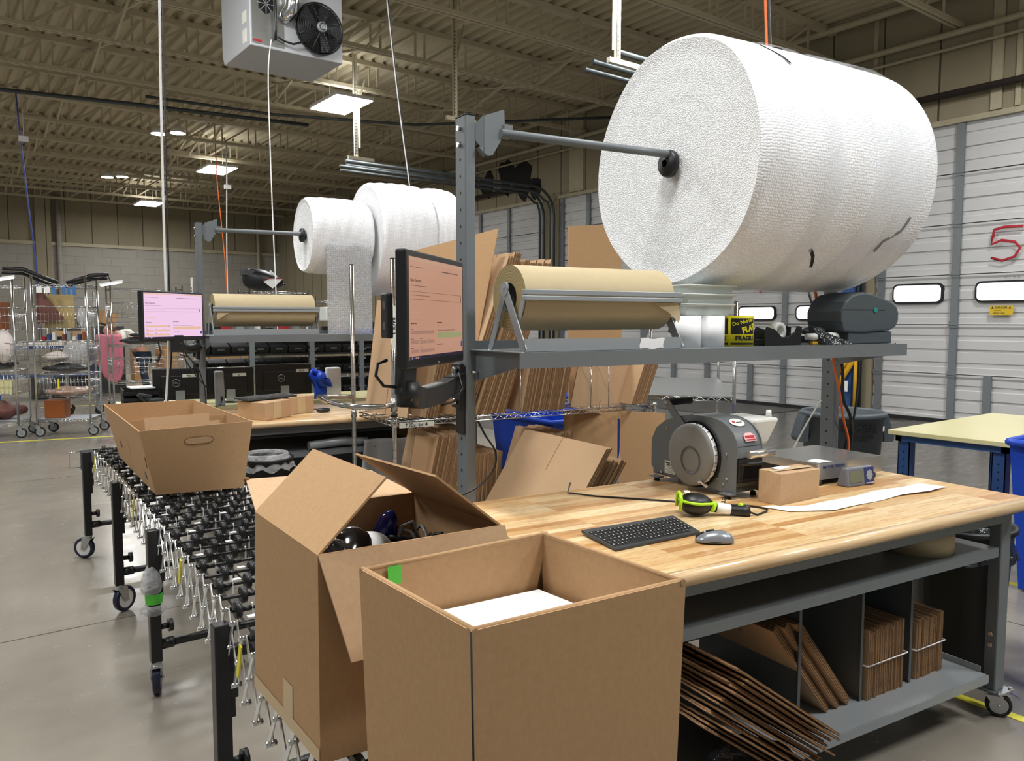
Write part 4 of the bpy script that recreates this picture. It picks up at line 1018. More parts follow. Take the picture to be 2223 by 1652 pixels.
# ---- counting scale
T = Thing('bench_scale', 'stainless steel platform scale at the back of the worktop', 'scale', (3.0, 2.36, ZB), 'b')
s = MB(); s.box(2.77, 3.20, 2.195, 2.545, 0.998, 1.0); s.box(2.77, 3.20, 2.193, 2.196, 0.93, 1.0); s.box(2.77, 3.20, 2.544, 2.547, 0.95, 1.0); s.box(2.768, 2.771, 2.195, 2.545, 0.965, 1.0); s.box(3.199, 3.202, 2.195, 2.545, 0.95, 1.0); T.part('platform', s, STEEL)
s = MB(); s.box(2.79, 3.18, 2.215, 2.525, 0.925, 0.965); T.part('chassis', s, GREY_DK)
for x in (2.80, 3.16):
    for y in (2.21, 2.52):
        s = MB(); s.cyl((x, y, ZB), (x, y, 0.925), 0.014, n=14); T.part('foot', s, BLACK)
T.part('lettering', text_mb('METTLER TOLEDO', 0.017, plane_M((2.875, 2.1925, 0.982), (1, 0, 0), (0, 0, 1)), bold=0.0003), NAVY)
s = MB(); s.add([(2.80, 2.21, 1.0006), (2.89, 2.21, 1.0006), (2.87, 2.29, 1.0006), (2.79, 2.27, 1.0006)], [(0, 1, 2, 3)]); T.part('paper_scrap', s, PAPER)
D = Thing('scale_display', 'grey display unit with navy keypad standing in front of the scale', 'display', (2.95, 2.135, ZB), 'b')
s = MB(); s.hexa([(2.862, 2.112, ZB), (3.028, 2.104, ZB), (3.03, 2.165, ZB), (2.862, 2.172, ZB)], [(2.865, 2.122, 0.985), (3.026, 2.114, 0.985), (3.026, 2.140, 0.985), (2.865, 2.148, 0.985)]); D.part('case', s, paint('display_grey', '6c7078', 0.45), bevel=0.006)
def face(u, v, l=0.0015): return (2.862 + 0.166 * u, 2.112 - 0.008 * u + 0.010 * v - l, ZB + 0.08 * v)
s = MB(); s.add([face(0.10, 0.22), face(0.56, 0.22), face(0.56, 0.82), face(0.10, 0.82)], [(0, 1, 2, 3)]); D.part('lcd', s, LCD)
s = MB(); s.add([face(0.63, 0.06), face(0.985, 0.06), face(0.985, 0.94), face(0.63, 0.94)], [(0, 1, 2, 3)]); D.part('keypad', s, NAVY)
s = MB(); s.add([face(0.81 + 0.13 * cos(t) * (1 if i % 2 == 0 else 0.72), 0.54 + 0.32 * sin(t) * (1 if i % 2 == 0 else 0.72), 0.003) for i, t in enumerate([2 * pi * k / 16 for k in range(16)])], [tuple(range(16))]); D.part('key_rosette', s, GREY_LT)
D.part('lettering', text_mb('METTLER TOLEDO', 0.0058, plane_M(face(0.81, 0.12, 0.003), (1, -0.05, 0), (0, 0.12, 1)), bold=0.0001), PAPER)
# ---- receipt paper strip
s = MB(); ctr = [(2.26, 1.99), (2.36, 1.915), (2.55, 1.93), (2.75, 1.935), (2.95, 1.95), (3.10, 1.925), (3.18, 1.945)]
def strip(u, v):
    x = 2.28 + 0.90 * u; i = min(int(u * 6), 5); f = u * 6 - i; y = ctr[i][1] + (ctr[i + 1][1] - ctr[i][1]) * f
    return (x + 0.03 * (1 - v), y - 0.045 + 0.10 * v, ZB + 0.0025 + 0.006 * (0.5 + 0.5 * sin(9 * u + 0.4)) * (0.3 + u))
s.grid(strip, 40, 3)
o = single('paper_strip', 'long curling strip of blank white label paper on the worktop', 'paper', s, PAPER, (2.7, 1.94, ZB), 'b')
# ---- keyboard
def keyboard(lab, A, B_, C_, D_, z, th, group=None):
    """A front-left, B front-right, C back-right, D back-left corners (x,y)"""
    T = Thing('keyboard', lab, 'keyboard', ((A[0] + C_[0]) / 2, (A[1] + C_[1]) / 2, z), 'b', group)
    A, B_, C_, D_ = [Vector((p[0], p[1], 0)) for p in (A, B_, C_, D_)]
    def q(u, v, h): 
        p = (A * (1 - u) + B_ * u) * (1 - v) + (D_ * (1 - u) + C_ * u) * v; return (p.x, p.y, z + h + 0.006 * v)
    s = MB(); s.hexa([q(0, 0, 0), q(1, 0, 0), q(1, 1, 0), q(0, 1, 0)], [q(0, 0, th), q(1, 0, th), q(1, 1, th), q(0, 1, th)]); T.part('case', s, GREY_DK, bevel=0.002)
    s = MB(); t = MB(); rows = 6
    for r in range(rows):
        v0 = 0.06 + r * 0.13; v1 = v0 + 0.112
        x = 0.015
        if r == 0: ws = [0.05, 0.045, 0.045, 0.235, 0.045, 0.045, 0.045, 0.06, 0.01, 0.04, 0.04, 0.04, 0.02, 0.09, 0.04, 0.04]
        else: ws = [0.05 + 0.008 * (r % 3)] + [0.0445] * 12 + [0.065 - 0.008 * (r % 3), 0.012, 0.04, 0.04, 0.04, 0.012, 0.04, 0.04, 0.04, 0.04]
        for w in ws:
            if x + w > 0.99: break
            if w > 0.03:
                s.hexa([q(x, v0, th - 0.001), q(x + w - 0.005, v0, th - 0.001), q(x + w - 0.005, v1, th - 0.001), q(x, v1, th - 0.001)], [q(x + 0.003, v0 + 0.01, th + 0.003), q(x + w - 0.008, v0 + 0.01, th + 0.003), q(x + w - 0.008, v1 - 0.01, th + 0.003), q(x + 0.003, v1 - 0.01, th + 0.003)])
                c = x + 0.010; t.add([q(c, v0 + 0.05, th + 0.0034), q(c + 0.010, v0 + 0.05, th + 0.0034), q(c + 0.010, v0 + 0.075, th + 0.0034), q(c, v0 + 0.075, th + 0.0034)], [(0, 1, 2, 3)])
            x += w
    k = T.part('keys', s, BLACK_MAT); T.part('key_legends', t, PAPER_LABEL, k)
    return T
keyboard('black keyboard with dark grey case on the near worktop', (1.455, 1.868), (1.815, 1.885), (1.868, 2.075), (1.475, 2.075), ZB + 0.001, 0.010)
# ---- mouse
T = Thing('computer_mouse', 'dark silver wireless mouse on the near worktop', 'mouse', (1.785, 1.785, ZB), 'b')
def mo(v): 
    h = v[2]; k = 1 - 0.25 * max(0, v[0] / 0.055); return [v[0], v[1] * (1 - 0.12 * cos(v[0] * 40)), (h * (0.9 + 3.0 * (-v[0]) * -1) if h > 0 else h * 0.1)]
import bmesh as _bm
s = MB(); s.ball((0, 0, 0), 0.052, 0.031, 0.034, 28, 18, mo); s.v = [(x * 1.18, y * 1.15, z * 1.1) for x, y, z in s.v]; a_ = radians(150)
s.v = [(1.785 + x * cos(-0.62) - y * sin(-0.62), 1.79 + x * sin(-0.62) + y * cos(-0.62), ZB + 0.006 + z) for x, y, z in s.v]; T.part('shell', s, MOUSE_GREY)
s = MB(); s.ball((0, 0, 0), 0.059, 0.033, 0.008, 28, 8); s.v = [(1.785 + x * cos(-0.62) - y * sin(-0.62), 1.79 + x * sin(-0.62) + y * cos(-0.62), ZB + 0.008 + z) for x, y, z in s.v]; T.part('base', s, BLACK)
s = MB(); P = []
for k in range(9):
    u = -0.058 + 0.056 * k / 8; zz = 0.034 * 1.1 * sqrt(max(0, 1 - (u / 1.18 / 0.052) ** 2)) * (0.9 + 3.0 * u / 1.18) + 0.0075
    P.append((1.785 + u * cos(-0.62), 1.79 + u * sin(-0.62), ZB + zz))
s.tube(P, 0.0035, 8); T.part('scroll_strip', s, BLACK)
s = MB(); s.ball(P[4], 0.006, 0.004, 0.004, 12, 8); T.part('wheel', s, CHROME)
# ---- barcode scanner
T = Thing('barcode_scanner', 'black and lime green barcode scanner lying on the worktop', 'barcode scanner', (2.03, 2.09, ZB), 'b')
p0 = Vector((1.978, 2.088, 0.947)); ax = Vector((2.150, 1.975, 0.930)) - p0; L = ax.length; ax.normalize(); sd = ax.cross(Vector((0, 0, 1))).normalized(); upv = sd.cross(ax)
def loc(a, b_, c):
    a = a * 1.08 if a < 0.055 else 0.0594 + (a - 0.055) * 0.78; b_ *= 1.12; c *= 1.1
    return p0 + ax * a + sd * b_ + upv * c
s = MB(); s.ball((0, 0, 0), 0.062, 0.040, 0.036, 24, 16, lambda v: [v[0] * (0.8 if v[0] < 0 else 1.05), v[1] * (1.12 if v[0] < 0.02 else 1.12 - (v[0] - 0.02) * 9), v[2]]); s.v = [tuple(loc(x, y, z)) for x, y, z in s.v]; T.part('head', s, BLACK)
s = MB(); pts = [loc(0.062 * cos(t) * (0.83 if cos(t) < 0 else 1.04) + 0.002, 0.044 * sin(t) * (1.1 if cos(t) < 0.3 else 0.92), 0.010) for t in [2 * pi * k / 28 for k in range(28)]]; s.tube(pts, 0.0048, 8, True)
pts = [loc(-0.050, b_, c) for b_, c in ((-0.035, -0.02), (-0.038, 0.018), (-0.02, 0.03), (0.02, 0.03), (0.038, 0.018), (0.035, -0.02))]; s.tube(pts, 0.006, 8); T.part('bumper', s, LIME)
s = MB(); s.tube([loc(0.055, 0, -0.002), loc(0.075, 0, -0.006)], [0.021, 0.019], 18); T.part('collar', s, LIME)
s = MB(); s.tube([loc(0.075, 0, -0.006), loc(0.10, 0, -0.008), loc(0.16, 0, -0.010), loc(0.20, 0, -0.010), loc(0.232, 0, -0.008)], [0.017, 0.0175, 0.0165, 0.02, 0.021], 18); T.part('handle', s, BLACK)
s = MB(); s.tube([loc(0.082, 0, -0.006), loc(0.12, 0, -0.0075), loc(0.145, 0, -0.0085)], [0.0185, 0.019, 0.018], 20); hl = T.part('white_tape', s, PAPER)
T.part('lettering', text_mb('SYS 5', 0.022, plane_M(loc(0.113, -0.0145, 0.0075), upv * -1 + sd * -0.8, ax), bold=0.0006), INK, hl)
s = MB(); s.tube([loc(0.190, -0.0165, 0.004), loc(0.205, -0.019, 0.004)], 0.0095, 10); T.part('badge', s, LIME)
s = MB(); s.add([loc(-0.036, -0.018, 0.037), loc(-0.018, -0.018, 0.0385), loc(-0.018, 0.018, 0.0385), loc(-0.036, 0.018, 0.037)], [(0, 1, 2, 3)]); T.part('sticker', s, PAPER_LABEL)
s = MB(); s.tube([loc(0.232, 0, -0.01), loc(0.27, 0, -0.018), (2.235, 1.985, 0.910), (2.27, 2.01, 0.909), (2.25, 2.08, 0.909), (2.12, 2.20, 0.909), (1.98, 2.36, 0.909), (1.85, 2.50, 0.909), (1.78, 2.60, 0.912), (1.82, 2.64, 0.94)], 0.0036, 8); T.part('cable', s, BLACK)
# ---- cords at the far upright
def cord(lab, pts, r, mat, fr='b', name='power_cord', n=8):
    P = []; pts = [Vector(p) for p in pts]; k = len(pts)
    for i in range(k - 1):
        a, b_, c, d = pts[max(i - 1, 0)], pts[i], pts[i + 1], pts[min(i + 2, k - 1)]
        for q in range(6):
            t = q / 6; P.append(0.5 * ((2 * b_) + (c - a) * t + (2 * a - 5 * b_ + 4 * c - d) * t * t + (3 * b_ - a - 3 * c + d) * t ** 3))
    P.append(pts[-1]); s = MB(); s.tube(P, r, n); return single(name, lab, 'cable', s, mat, pts[0], fr)
cord('black power cord hanging down the right upright', [(3.50, 2.66, 1.47), (3.505, 2.64, 1.35), (3.52, 2.64, 1.2), (3.58, 2.64, 1.1), (3.60, 2.65, 0.95), (3.58, 2.70, 0.6)], 0.008, BLACK)
cord('second black power cord hanging straight down right of the upright', [(3.66, 2.66, 1.44), (3.65, 2.655, 1.25), (3.62, 2.65, 1.1), (3.57, 2.66, 0.95), (3.56, 2.70, 0.6)], 0.006, BLACK)
cord('orange power cord crossing the right upright', [(3.36, 2.60, 1.47), (3.37, 2.58, 1.35), (3.44, 2.60, 1.22), (3.53, 2.645, 1.10), (3.57, 2.64, 0.98), (3.56, 2.64, 0.90), (3.55, 2.72, 0.6)], 0.006, ORANGE)
cord('orange power cord hanging from the roof behind the big bubble roll', [(3.53, 3.3, 6.4), (3.56, 3.3, 4.5), (3.60, 3.28, 3.2), (3.52, 3.1, 2.3), (3.46, 2.8, 1.8), (3.40, 2.72, 1.55)], 0.008, ORANGE)
cord('black power cord hanging from the roof beside the orange one', [(3.55, 3.3, 6.4), (3.585, 3.3, 4.5), (3.63, 3.28, 3.2), (3.58, 3.1, 2.3), (3.56, 2.85, 1.6)], 0.007, BLACK)
cord('thin beige cable slanting from the shelf to the bench end', [(3.37, 2.66, 1.2), (3.28, 2.66, 1.1), (3.20, 2.66, 1.0), (3.14, 2.66, 0.91)], 0.004, PAPER_LABEL)
cord('black cable looping down the near upright', [(1.405, 2.66, 1.22), (1.43, 2.64, 1.16), (1.47, 2.64, 1.10), (1.46, 2.63, 1.04), (1.40, 2.62, 0.985), (1.33, 2.63, 0.95), (1.30, 2.70, 0.93)], 0.004, BLACK)
# ---- monitor on an arm at the near upright
def monitor(T, A, B_, z0, z1, screen, th=0.03, tilt=0.0, bezel=0.016):
    """front face lower corners A (left) and B (right) in plan"""
    A = Vector((A[0], A[1], 0)); B_ = Vector((B_[0], B_[1], 0)); r = (B_ - A).normalized(); n_ = r.cross(Vector((0, 0, 1))); W = (B_ - A).length; H_ = z1 - z0
    def q(u, v, d=0.0): p = A + r * (W * u) + n_ * (-d); return (p.x, p.y, z0 + H_ * v)
    s = MB(); s.hexa([q(0, 0), q(1, 0), q(1, 0, th), q(0, 0, th)], [q(0, 1), q(1, 1), q(1, 1, th), q(0, 1, th)]); c = T.part('housing', s, BLACK, bevel=0.006)
    s = MB(); s.hexa([q(0.12, 0.12, th), q(0.88, 0.12, th), q(0.8, 0.2, th + 0.03), q(0.2, 0.2, th + 0.03)], [q(0.12, 0.88, th), q(0.88, 0.88, th), q(0.8, 0.8, th + 0.03), q(0.2, 0.8, th + 0.03)]); T.part('rear_cover', s, BLACK, bevel=0.006)
    bu, bv = bezel / W, bezel / H_; b0 = bv * 1.35
    s = MB(); s.add([q(bu, b0, -0.0015), q(1 - bu, b0, -0.0015), q(1 - bu, 1 - bv, -0.0015), q(bu, 1 - bv, -0.0015)], [(0, 1, 2, 3)])
    sc = T.part('screen', s, screen)
    def R_(u0, u1, v0, v1, mat, name='screen_detail', l=-0.0022):
        U = lambda u: bu + (1 - 2 * bu) * u; V = lambda v: b0 + (1 - b0 - bv) * v
        s = MB(); s.add([q(U(u0), V(v0), l), q(U(u1), V(v0), l), q(U(u1), V(v1), l), q(U(u0), V(v1), l)], [(0, 1, 2, 3)]); return T.part(name, s, mat, sc)
    def TX(txt, u, v, size, mat, align='LEFT'):
        U = bu + (1 - 2 * bu) * u; V = b0 + (1 - b0 - bv) * v
        return T.part('screen_text', text_mb(txt, size, plane_M(q(U, V, -0.0024), tuple(r), (0, 0, 1)), 0.0001, 0.0001, align), mat, sc)
    return c, sc, R_, TX, q
def page(R_, TX, green, band, field):
    def words(u, v, w, h, seed=0, mat=SCR_DK):
        """a line of writing too small to read: short dashes"""
        q = random.Random(seed + int(v * 1000)); x = u; k = 0
        while x < u + w and k < 12:
            d = q.uniform(0.012, 0.035); R_(x, min(x + d, u + w), v, v + h, mat, 'screen_text'); x += d + 0.006; k += 1
    R_(0, 1, 0.965, 0.985, band); words(0.02, 0.90, 0.22, 0.006); words(0.55, 0.895, 0.42, 0.010, 3)
    TX('New shipment', 0.02, 0.775, 0.015, SCR_DK); words(0.02, 0.72, 0.26, 0.006)
    for v in (0.665, 0.59): R_(0.02, 0.97, v, v + 0.003, SCR_DK)
    R_(0.95, 0.962, 0.60, 0.66, SCR_DK); words(0.04, 0.628, 0.3, 0.005, 5)
    R_(0.02, 0.18, 0.455, 0.47, band); R_(0.02, 0.21, 0.425, 0.431, band)
    words(0.02, 0.35, 0.10, 0.010, 6)
    for (u0, u1, v0) in ((0.025, 0.40, 0.25), (0.025, 0.15, 0.155), (0.165, 0.29, 0.155), (0.305, 0.42, 0.155), (0.025, 0.15, 0.065), (0.165, 0.42, 0.065)):
        R_(u0, u1, v0, v0 + 0.036, field); R_(u0, u0 + 0.04, v0 + 0.048, v0 + 0.053, SCR_DK)
    R_(0.40, 0.406, 0.255, 0.285, SCR_DK)
    words(0.47, 0.36, 0.10, 0.010, 7); words(0.47, 0.335, 0.28, 0.004, 8)
    R_(0.47, 0.97, 0.20, 0.26, green); words(0.48, 0.28, 0.4, 0.005, 9); words(0.47, 0.13, 0.12, 0.009, 10)
    R_(0.0, 1.0, 0.0, 0.035, SCR_BAR)
    for k in range(5): R_(0.03 + 0.03 * k, 0.045 + 0.03 * k, 0.008, 0.028, [SCR_MID, SCR_BLUE, field][k % 3], l=-0.003)
    R_(0.955, 0.985, 0.09, 0.15, SCR_BLUE)
M1 = Thing('monitor', 'black monitor with salmon screen on an arm at the near upright', 'monitor', (1.08, 2.32, 1.2), 'b', None)
c_, sc_, R_, TX, q_ = monitor(M1, (0.885, 2.11), (1.268, 2.505), 1.460, 1.806, SCREEN_A, 0.034, bezel=0.019)
page(R_, TX, SCR_GREEN, SCR_MID, emit('screen_field_a', 'cf9a86', 0.55))
s = MB(); a = Vector((0.82, 2.115, 0)); 
s.box(0.842, 0.862, 2.15, 2.20, 1.55, 1.68); M1.part('side_ports', s, BLACK, bevel=0.004)
for z in (1.575, 1.635):
    s = MB(); s.box(0.8405, 0.843, 2.16, 2.18, z, z + 0.022); M1.part('usb_port', s, CHROME)
s = MB(); s.hexa([(0.905, 2.17, 1.38), (0.965, 2.23, 1.38), (0.945, 2.27, 1.38), (0.885, 2.21, 1.38)], [(0.895, 2.16, 1.47), (0.975, 2.24, 1.47), (0.955, 2.27, 1.50), (0.885, 2.20, 1.50)]); ar = M1.part('arm_mount', s, BLACK, bevel=0.006)
P = [(0.915, 2.19, 1.392), (0.945, 2.22, 1.372), (1.01, 2.31, 1.356), (1.10, 2.43, 1.348), (1.20, 2.55, 1.352), (1.29, 2.65, 1.365), (1.345, 2.69, 1.375)]
s = MB()
for a, b_ in zip(P, P[1:]): s.bar(a, b_, 0.05, 0.062)
for a in P[1:-1]: s.obox(a, (0.05, 0.05, 0.061), radians(50))
s.cyl((0.925, 2.20, 1.345), (0.925, 2.20, 1.42), 0.034, n=20); M1.part('arm', s, BLACK)
s = MB(); s.obox((1.11, 2.44, 1.383), (0.22, 0.03, 0.006), radians(50)); M1.part('arm_cover', s, GREY_LT)
s = MB(); s.box(1.335, 1.352, 2.67, 2.745, 1.27, 1.44); M1.part('arm_clamp', s, BLACK, bevel=0.003)
for z in (1.295, 1.415):
    s = MB(); s.cyl((1.318, 2.70, z), (1.336, 2.70, z), 0.012, n=6); M1.part('bolt', s, CHROME)
s = MB(); s.tube([(0.865, 2.21, 1.485), (0.835, 2.21, 1.475), (0.825, 2.20, 1.44), (0.845, 2.19, 1.41), (0.885, 2.19, 1.405)], 0.005, 8); M1.part('cable', s, BLACK)
s = MB(); s.tube([(1.30, 2.64, 1.42), (1.29, 2.62, 1.38), (1.25, 2.58, 1.33), (1.20, 2.53, 1.315), (1.12, 2.46, 1.32)], 0.004, 8); s.tube([(1.315, 2.64, 1.41), (1.32, 2.62, 1.35), (1.27, 2.58, 1.31), (1.2, 2.55, 1.30)], 0.004, 8); M1.part('cable', s, BLACK)
M1.part('lettering', text_mb('DELL', 0.010, plane_M(q_(0.5, 0.028, -0.002), (1, 1.02, 0), (0, 0, 1))), GREY_LT)
# ================================================================ flexible skate-wheel conveyor
CV = Thing('roller_conveyor', 'black flexible skate wheel conveyor with shiny scissor side links', 'conveyor', (0.9, 3.4, 0), 'w')
LE = [(0.4, 0.53), (1.2, 0.60), (2.05, 0.664), (2.36, 0.701), (2.91, 0.74), (3.725, 0.798), (4.894, 0.875), (5.955, 0.905)]
def left(y):
    for (a, xa), (c, xc) in zip(LE, LE[1:]):
        if y <= c: return xa + (xc - xa) * (y - a) / (c - a)
    return LE[-1][1]
CW = 0.50
ys = []; y = 0.62
while y < 5.97: ys.append(y); y += 0.122
am = MB(); am.cyl((0, 0, 0), (CW - 0.03, 0, 0), 0.0055, n=8); am = am.mesh('axle', BLACK_STEEL)
wm = MB(); wm.lathe([(0.008, -0.009), (0.0225, -0.0095), (0.0265, -0.007), (0.0265, 0.007), (0.0225, 0.0095), (0.008, 0.009)], (0, 0, 0), 'x', 20); wm = wm.mesh('skate_wheel', BLACK)
near = []; rest = MB()
for i, y in enumerate(ys):
    o = bpy.data.objects.new('axle', am); COL.objects.link(o); o.parent = CV.o; o.location = (left(y) + 0.015 - 0.9, y - 3.4, 0.742)
    for k in range(5):
        x = left(y) + 0.035 + 0.092 * k + (0.046 if i % 2 else 0.0); near.append((x, y))
vis = sorted([p for p in near if p[1] > 1.98], key=lambda p: p[1])[:100]; vs_ = set(vis)
for (x, y) in vis:
    o = bpy.data.objects.new('skate_wheel', wm); COL.objects.link(o); o.parent = CV.o; o.location = (x - 0.9, y - 3.4, 0.744)
for (x, y) in near:
    if (x, y) not in vs_: rest.lathe([(0.021, -0.009), (0.024, -0.007), (0.024, 0.007), (0.021, 0.009)], (x, y, 0.744), 'x', 14); rest.cyl((x - 0.009, y, 0.744), (x + 0.009, y, 0.744), 0.021, n=14)
CV.part('skate_wheels', rest, BLACK, stuff=True)
s = MB(); c = MB()
for i, (x, y) in enumerate(near):
    s.cyl((x + 0.012, y, 0.742), (x + 0.040, y, 0.742), 0.0085, n=8)
    if i % 2 == 0: c.box(x + 0.042, x + 0.045, y - 0.005, y + 0.005, 0.710, 0.756)
    if i % 3 == 1: c.box(x + 0.018, x + 0.044, y - 0.042, y - 0.022, 0.726, 0.729)
CV.part('spacer_tubes', s, BLACK_STEEL, stuff=True); CV.part('spacer_clips', c, WHITE, stuff=True)
s = MB()
for k in range(5):
    s.tube([(left(y) + 0.06 + 0.09 * k, y, 0.70) for y in ys[::4]], 0.004, 5)
CV.part('under_straps', s, BLACK_STEEL, stuff=True)
for side in (0, 1):
    for w_ in (0, 1):
        s = MB(); t = MB()
        for i, y in enumerate(ys[:-2]):
            X = lambda q: left(q) + side * CW + (0.008 if w_ else -0.004)
            y2 = ys[i + 1]
            if w_ == 0: s.bar((X(y), y, 0.752), (X(y2) , y2, 0.572), 0.0035, 0.016)
            else: s.bar((X(y), y, 0.572), (X(y2), y2, 0.752), 0.0035, 0.016)
            for zz in (0.752, 0.572): t.cyl((left(y) + side * CW - 0.012, y, zz), (left(y) + side * CW + 0.016, y, zz), 0.0075, n=8)
            ym = (y + y2) / 2; t.cyl((left(ym) + side * CW - 0.011, ym, 0.662), (left(ym) + side * CW + 0.014, ym, 0.662), 0.006, n=8)
        CV.part('scissor_links', s, ALU)
        if w_ == 0: CV.part('rivets', t, CHROME, stuff=True)
s = MB()
for y in (5.6, 4.15, 2.98, 2.08): s.bar((left(y) - 0.008, y, 0.735), (left(y) - 0.008, y + 0.03, 0.64), 0.004, 0.018)
CV.part('yellow_mark', s, YELLOW)
def leg(y, knob=True, bag=False):
    for side in (0, 1):
        x = left(y) - 0.045 + side * (CW + 0.05)
        s = MB(); s.box(x, x + 0.045, y - 0.0225, y + 0.0225, 0.155, 0.725); l = CV.part('leg', s, BLACK_STEEL, bevel=0.004)
        s = MB(); s.box(x + 0.045, x + 0.058, y - 0.012, y + 0.012, 0.44, 0.72); s.box(x + 0.045, x + 0.065, y - 0.018, y + 0.018, 0.50, 0.58); CV.part('slide_bracket', s, BLACK_STEEL, l)
        s = MB(); s.cyl((x + 0.045, y, 0.30), (x + 0.075, y, 0.30), 0.012, n=12); s.cyl((x + 0.075, y, 0.30), (x + 0.093, y, 0.30), 0.027, n=10); CV.part('knob', s, BLACK, l)
        caster(CV, x + 0.022, y, 0.158, 0.070, [2.4, -0.4, 1.9, 1.3, 0.6][int(y) % 5], WHITE, l, plate=False, brake=y > 5, tyre=NAVY_TYRE)
    s = MB(); x = left(y); s.cyl((x, y, 0.225), (x + CW, y, 0.225), 0.017, n=12); s.cyl((x, y, 0.225), (x + 0.05, y, 0.225), 0.023, n=12); s.cyl((x + CW - 0.05, y, 0.225), (x + CW, y, 0.225), 0.023, n=12); CV.part('cross_bar', s, BLACK_STEEL)
    s = MB(); s.box(x, x + CW, y - 0.015, y + 0.015, 0.62, 0.65); CV.part('cross_bar', s, BLACK_STEEL)
NAVY_TYRE = paint('navy_tyre', '1d1f38', 0.35)
for y in (5.93, 4.70, 3.53, 2.30, 1.0): leg(y)
x = left(5.93)
s = MB(); s.box(x - 0.048, x + 0.01, 5.96, 5.97, 0.60, 0.735); s.box(x - 0.048, x + CW + 0.02, 5.97, 5.98, 0.60, 0.735); CV.part('end_plate', s, ZINC)
s = MB(); s.tube([(x - 0.048, 5.96, 0.62), (x - 0.115, 5.95, 0.62), (x - 0.115, 5.95, 0.725), (x - 0.048, 5.96, 0.725)], 0.003, 6); CV.part('wire_handle', s, CHROME)
# taped plastic round the third leg
x = left(3.53) - 0.045
s = MB(); s.lathe([(0.034, 0), (0.037, 0.045)], (x + 0.022, 3.53, 0.41), 'z', 14); CV.part('green_tape_band', s, GREEN_TAPE)
s = MB(); s.lathe([(0.028, 0), (0.048, 0.02), (0.033, 0.045)], (x + 0.018, 3.525, 0.36), 'z', 12, sx=1.1); s.lathe([(0.034, 0.0), (0.042, 0.03), (0.032, 0.08), (0.012, 0.12)], (x + 0.012, 3.522, 0.458), 'z', 12, sx=1.1)
CV.part('plastic_wrap', s, CLEARBAG)

# ================================================================ cartons on the conveyor
def lerp(a, b, t): return tuple(a[i] + (b[i] - a[i]) * t for i in range(3))
def open_carton(T, B4, T4, th, mat=CARD, inner=CARD_IN, k=8):
    """walls of an open carton between bottom and top rings, outer corners given"""
    cb = Vector([sum(p[i] for p in B4) / 4 for i in range(3)])
    Bi = [Vector(p) for p in B4]; Ti = [Vector(p) for p in T4]
    def inset(R, c):
        out = []
        for p in R: out.append(p + Vector((th if c.x > p.x else -th, th if c.y > p.y else -th, 0)))
        return out
    ct = sum(Ti, Vector()) / 4; Bn = inset(Bi, cb); Tn = inset(Ti, ct)
    s = MB()
    for i in range(4):
        j = (i + 1) % 4
        def bil(a, b, c, d): return lambda u, v: tuple((a * (1 - u) + b * u) * (1 - v) + (d * (1 - u) + c * u) * v)
        s.m(0).grid(bil(Bi[i], Bi[j], Ti[j], Ti[i]), k, k)
        s.m(1).grid(bil(Bn[j], Bn[i], Tn[i], Tn[j]), k, k)
        s.m(0).add([Ti[i], Ti[j], Tn[j], Tn[i]], [(0, 1, 2, 3)])
    s.m(0).add(list(B4) + [(p[0], p[1], p[2] + 0.006) for p in B4], [(3, 2, 1, 0), (4, 5, 6, 7)])
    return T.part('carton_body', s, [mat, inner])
# front carton with its flaps folded inside
F = Thing('cardboard_box', 'open cardboard box with inward folded flaps, nearest to the camera', 'cardboard box', (0.754, 0.98, 0.77), 'w')
zt = 1.197
FB = [(0.572, 0.838, 0.77), (0.935, 0.812, 0.77), (0.938, 1.142, 0.77), (0.572, 1.150, 0.77)]
FT = [(0.562, 0.834, zt), (0.945, 0.803, zt), (0.948, 1.155, zt), (0.563, 1.162, zt)]
open_carton(F, FB, FT, 0.005)
# rounded folded rims and the inner flaps hanging inside
def inner_flap(T, a, b, inx, depth, skew=0.0, name='inner_flap', th=0.005, gap=0.006):
    a = Vector(a); b = Vector(b); n_ = Vector(inx); u = (b - a)
    s = MB()
    top = [a + n_ * gap, b + n_ * gap]; bot = [a + u * skew + n_ * (gap + 0.02) - Vector((0, 0, depth)), b - u * skew + n_ * (gap + 0.02) - Vector((0, 0, depth))]
    s.slab([bot[0], bot[1], top[1], top[0]], th)
    e = Vector((0, 0, -0.003)); s.tube([a + n_ * 0.0062 + e, b + n_ * 0.0062 + e], 0.0056, 8)
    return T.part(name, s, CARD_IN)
inner_flap(F, FT[0], FT[1], (0, 1, 0), 0.10, 0.04); inner_flap(F, FT[2], FT[3], (0, -1, 0), 0.17, 0.16)
inner_flap(F, FT[1], FT[2], (-1, 0, 0), 0.17, 0.12); inner_flap(F, FT[3], FT[0], (1, 0, 0), 0.12, 0.05)
s = MB(); s.tube([(FT[0][0] - 0.001, FT[0][1] - 0.001, zt), (FB[0][0] - 0.001, FB[0][1] - 0.001, 0.77)], 0.0015, 6); F.part('corner_gap', s, GASKET)
s = MB(); s.slab([(0.605, 1.1395, 1.166), (0.630, 1.139, 1.166), (0.630, 1.1435, 1.196), (0.605, 1.144, 1.196)], 0.0005); F.part('green_tape', s, GREEN_TAPE)
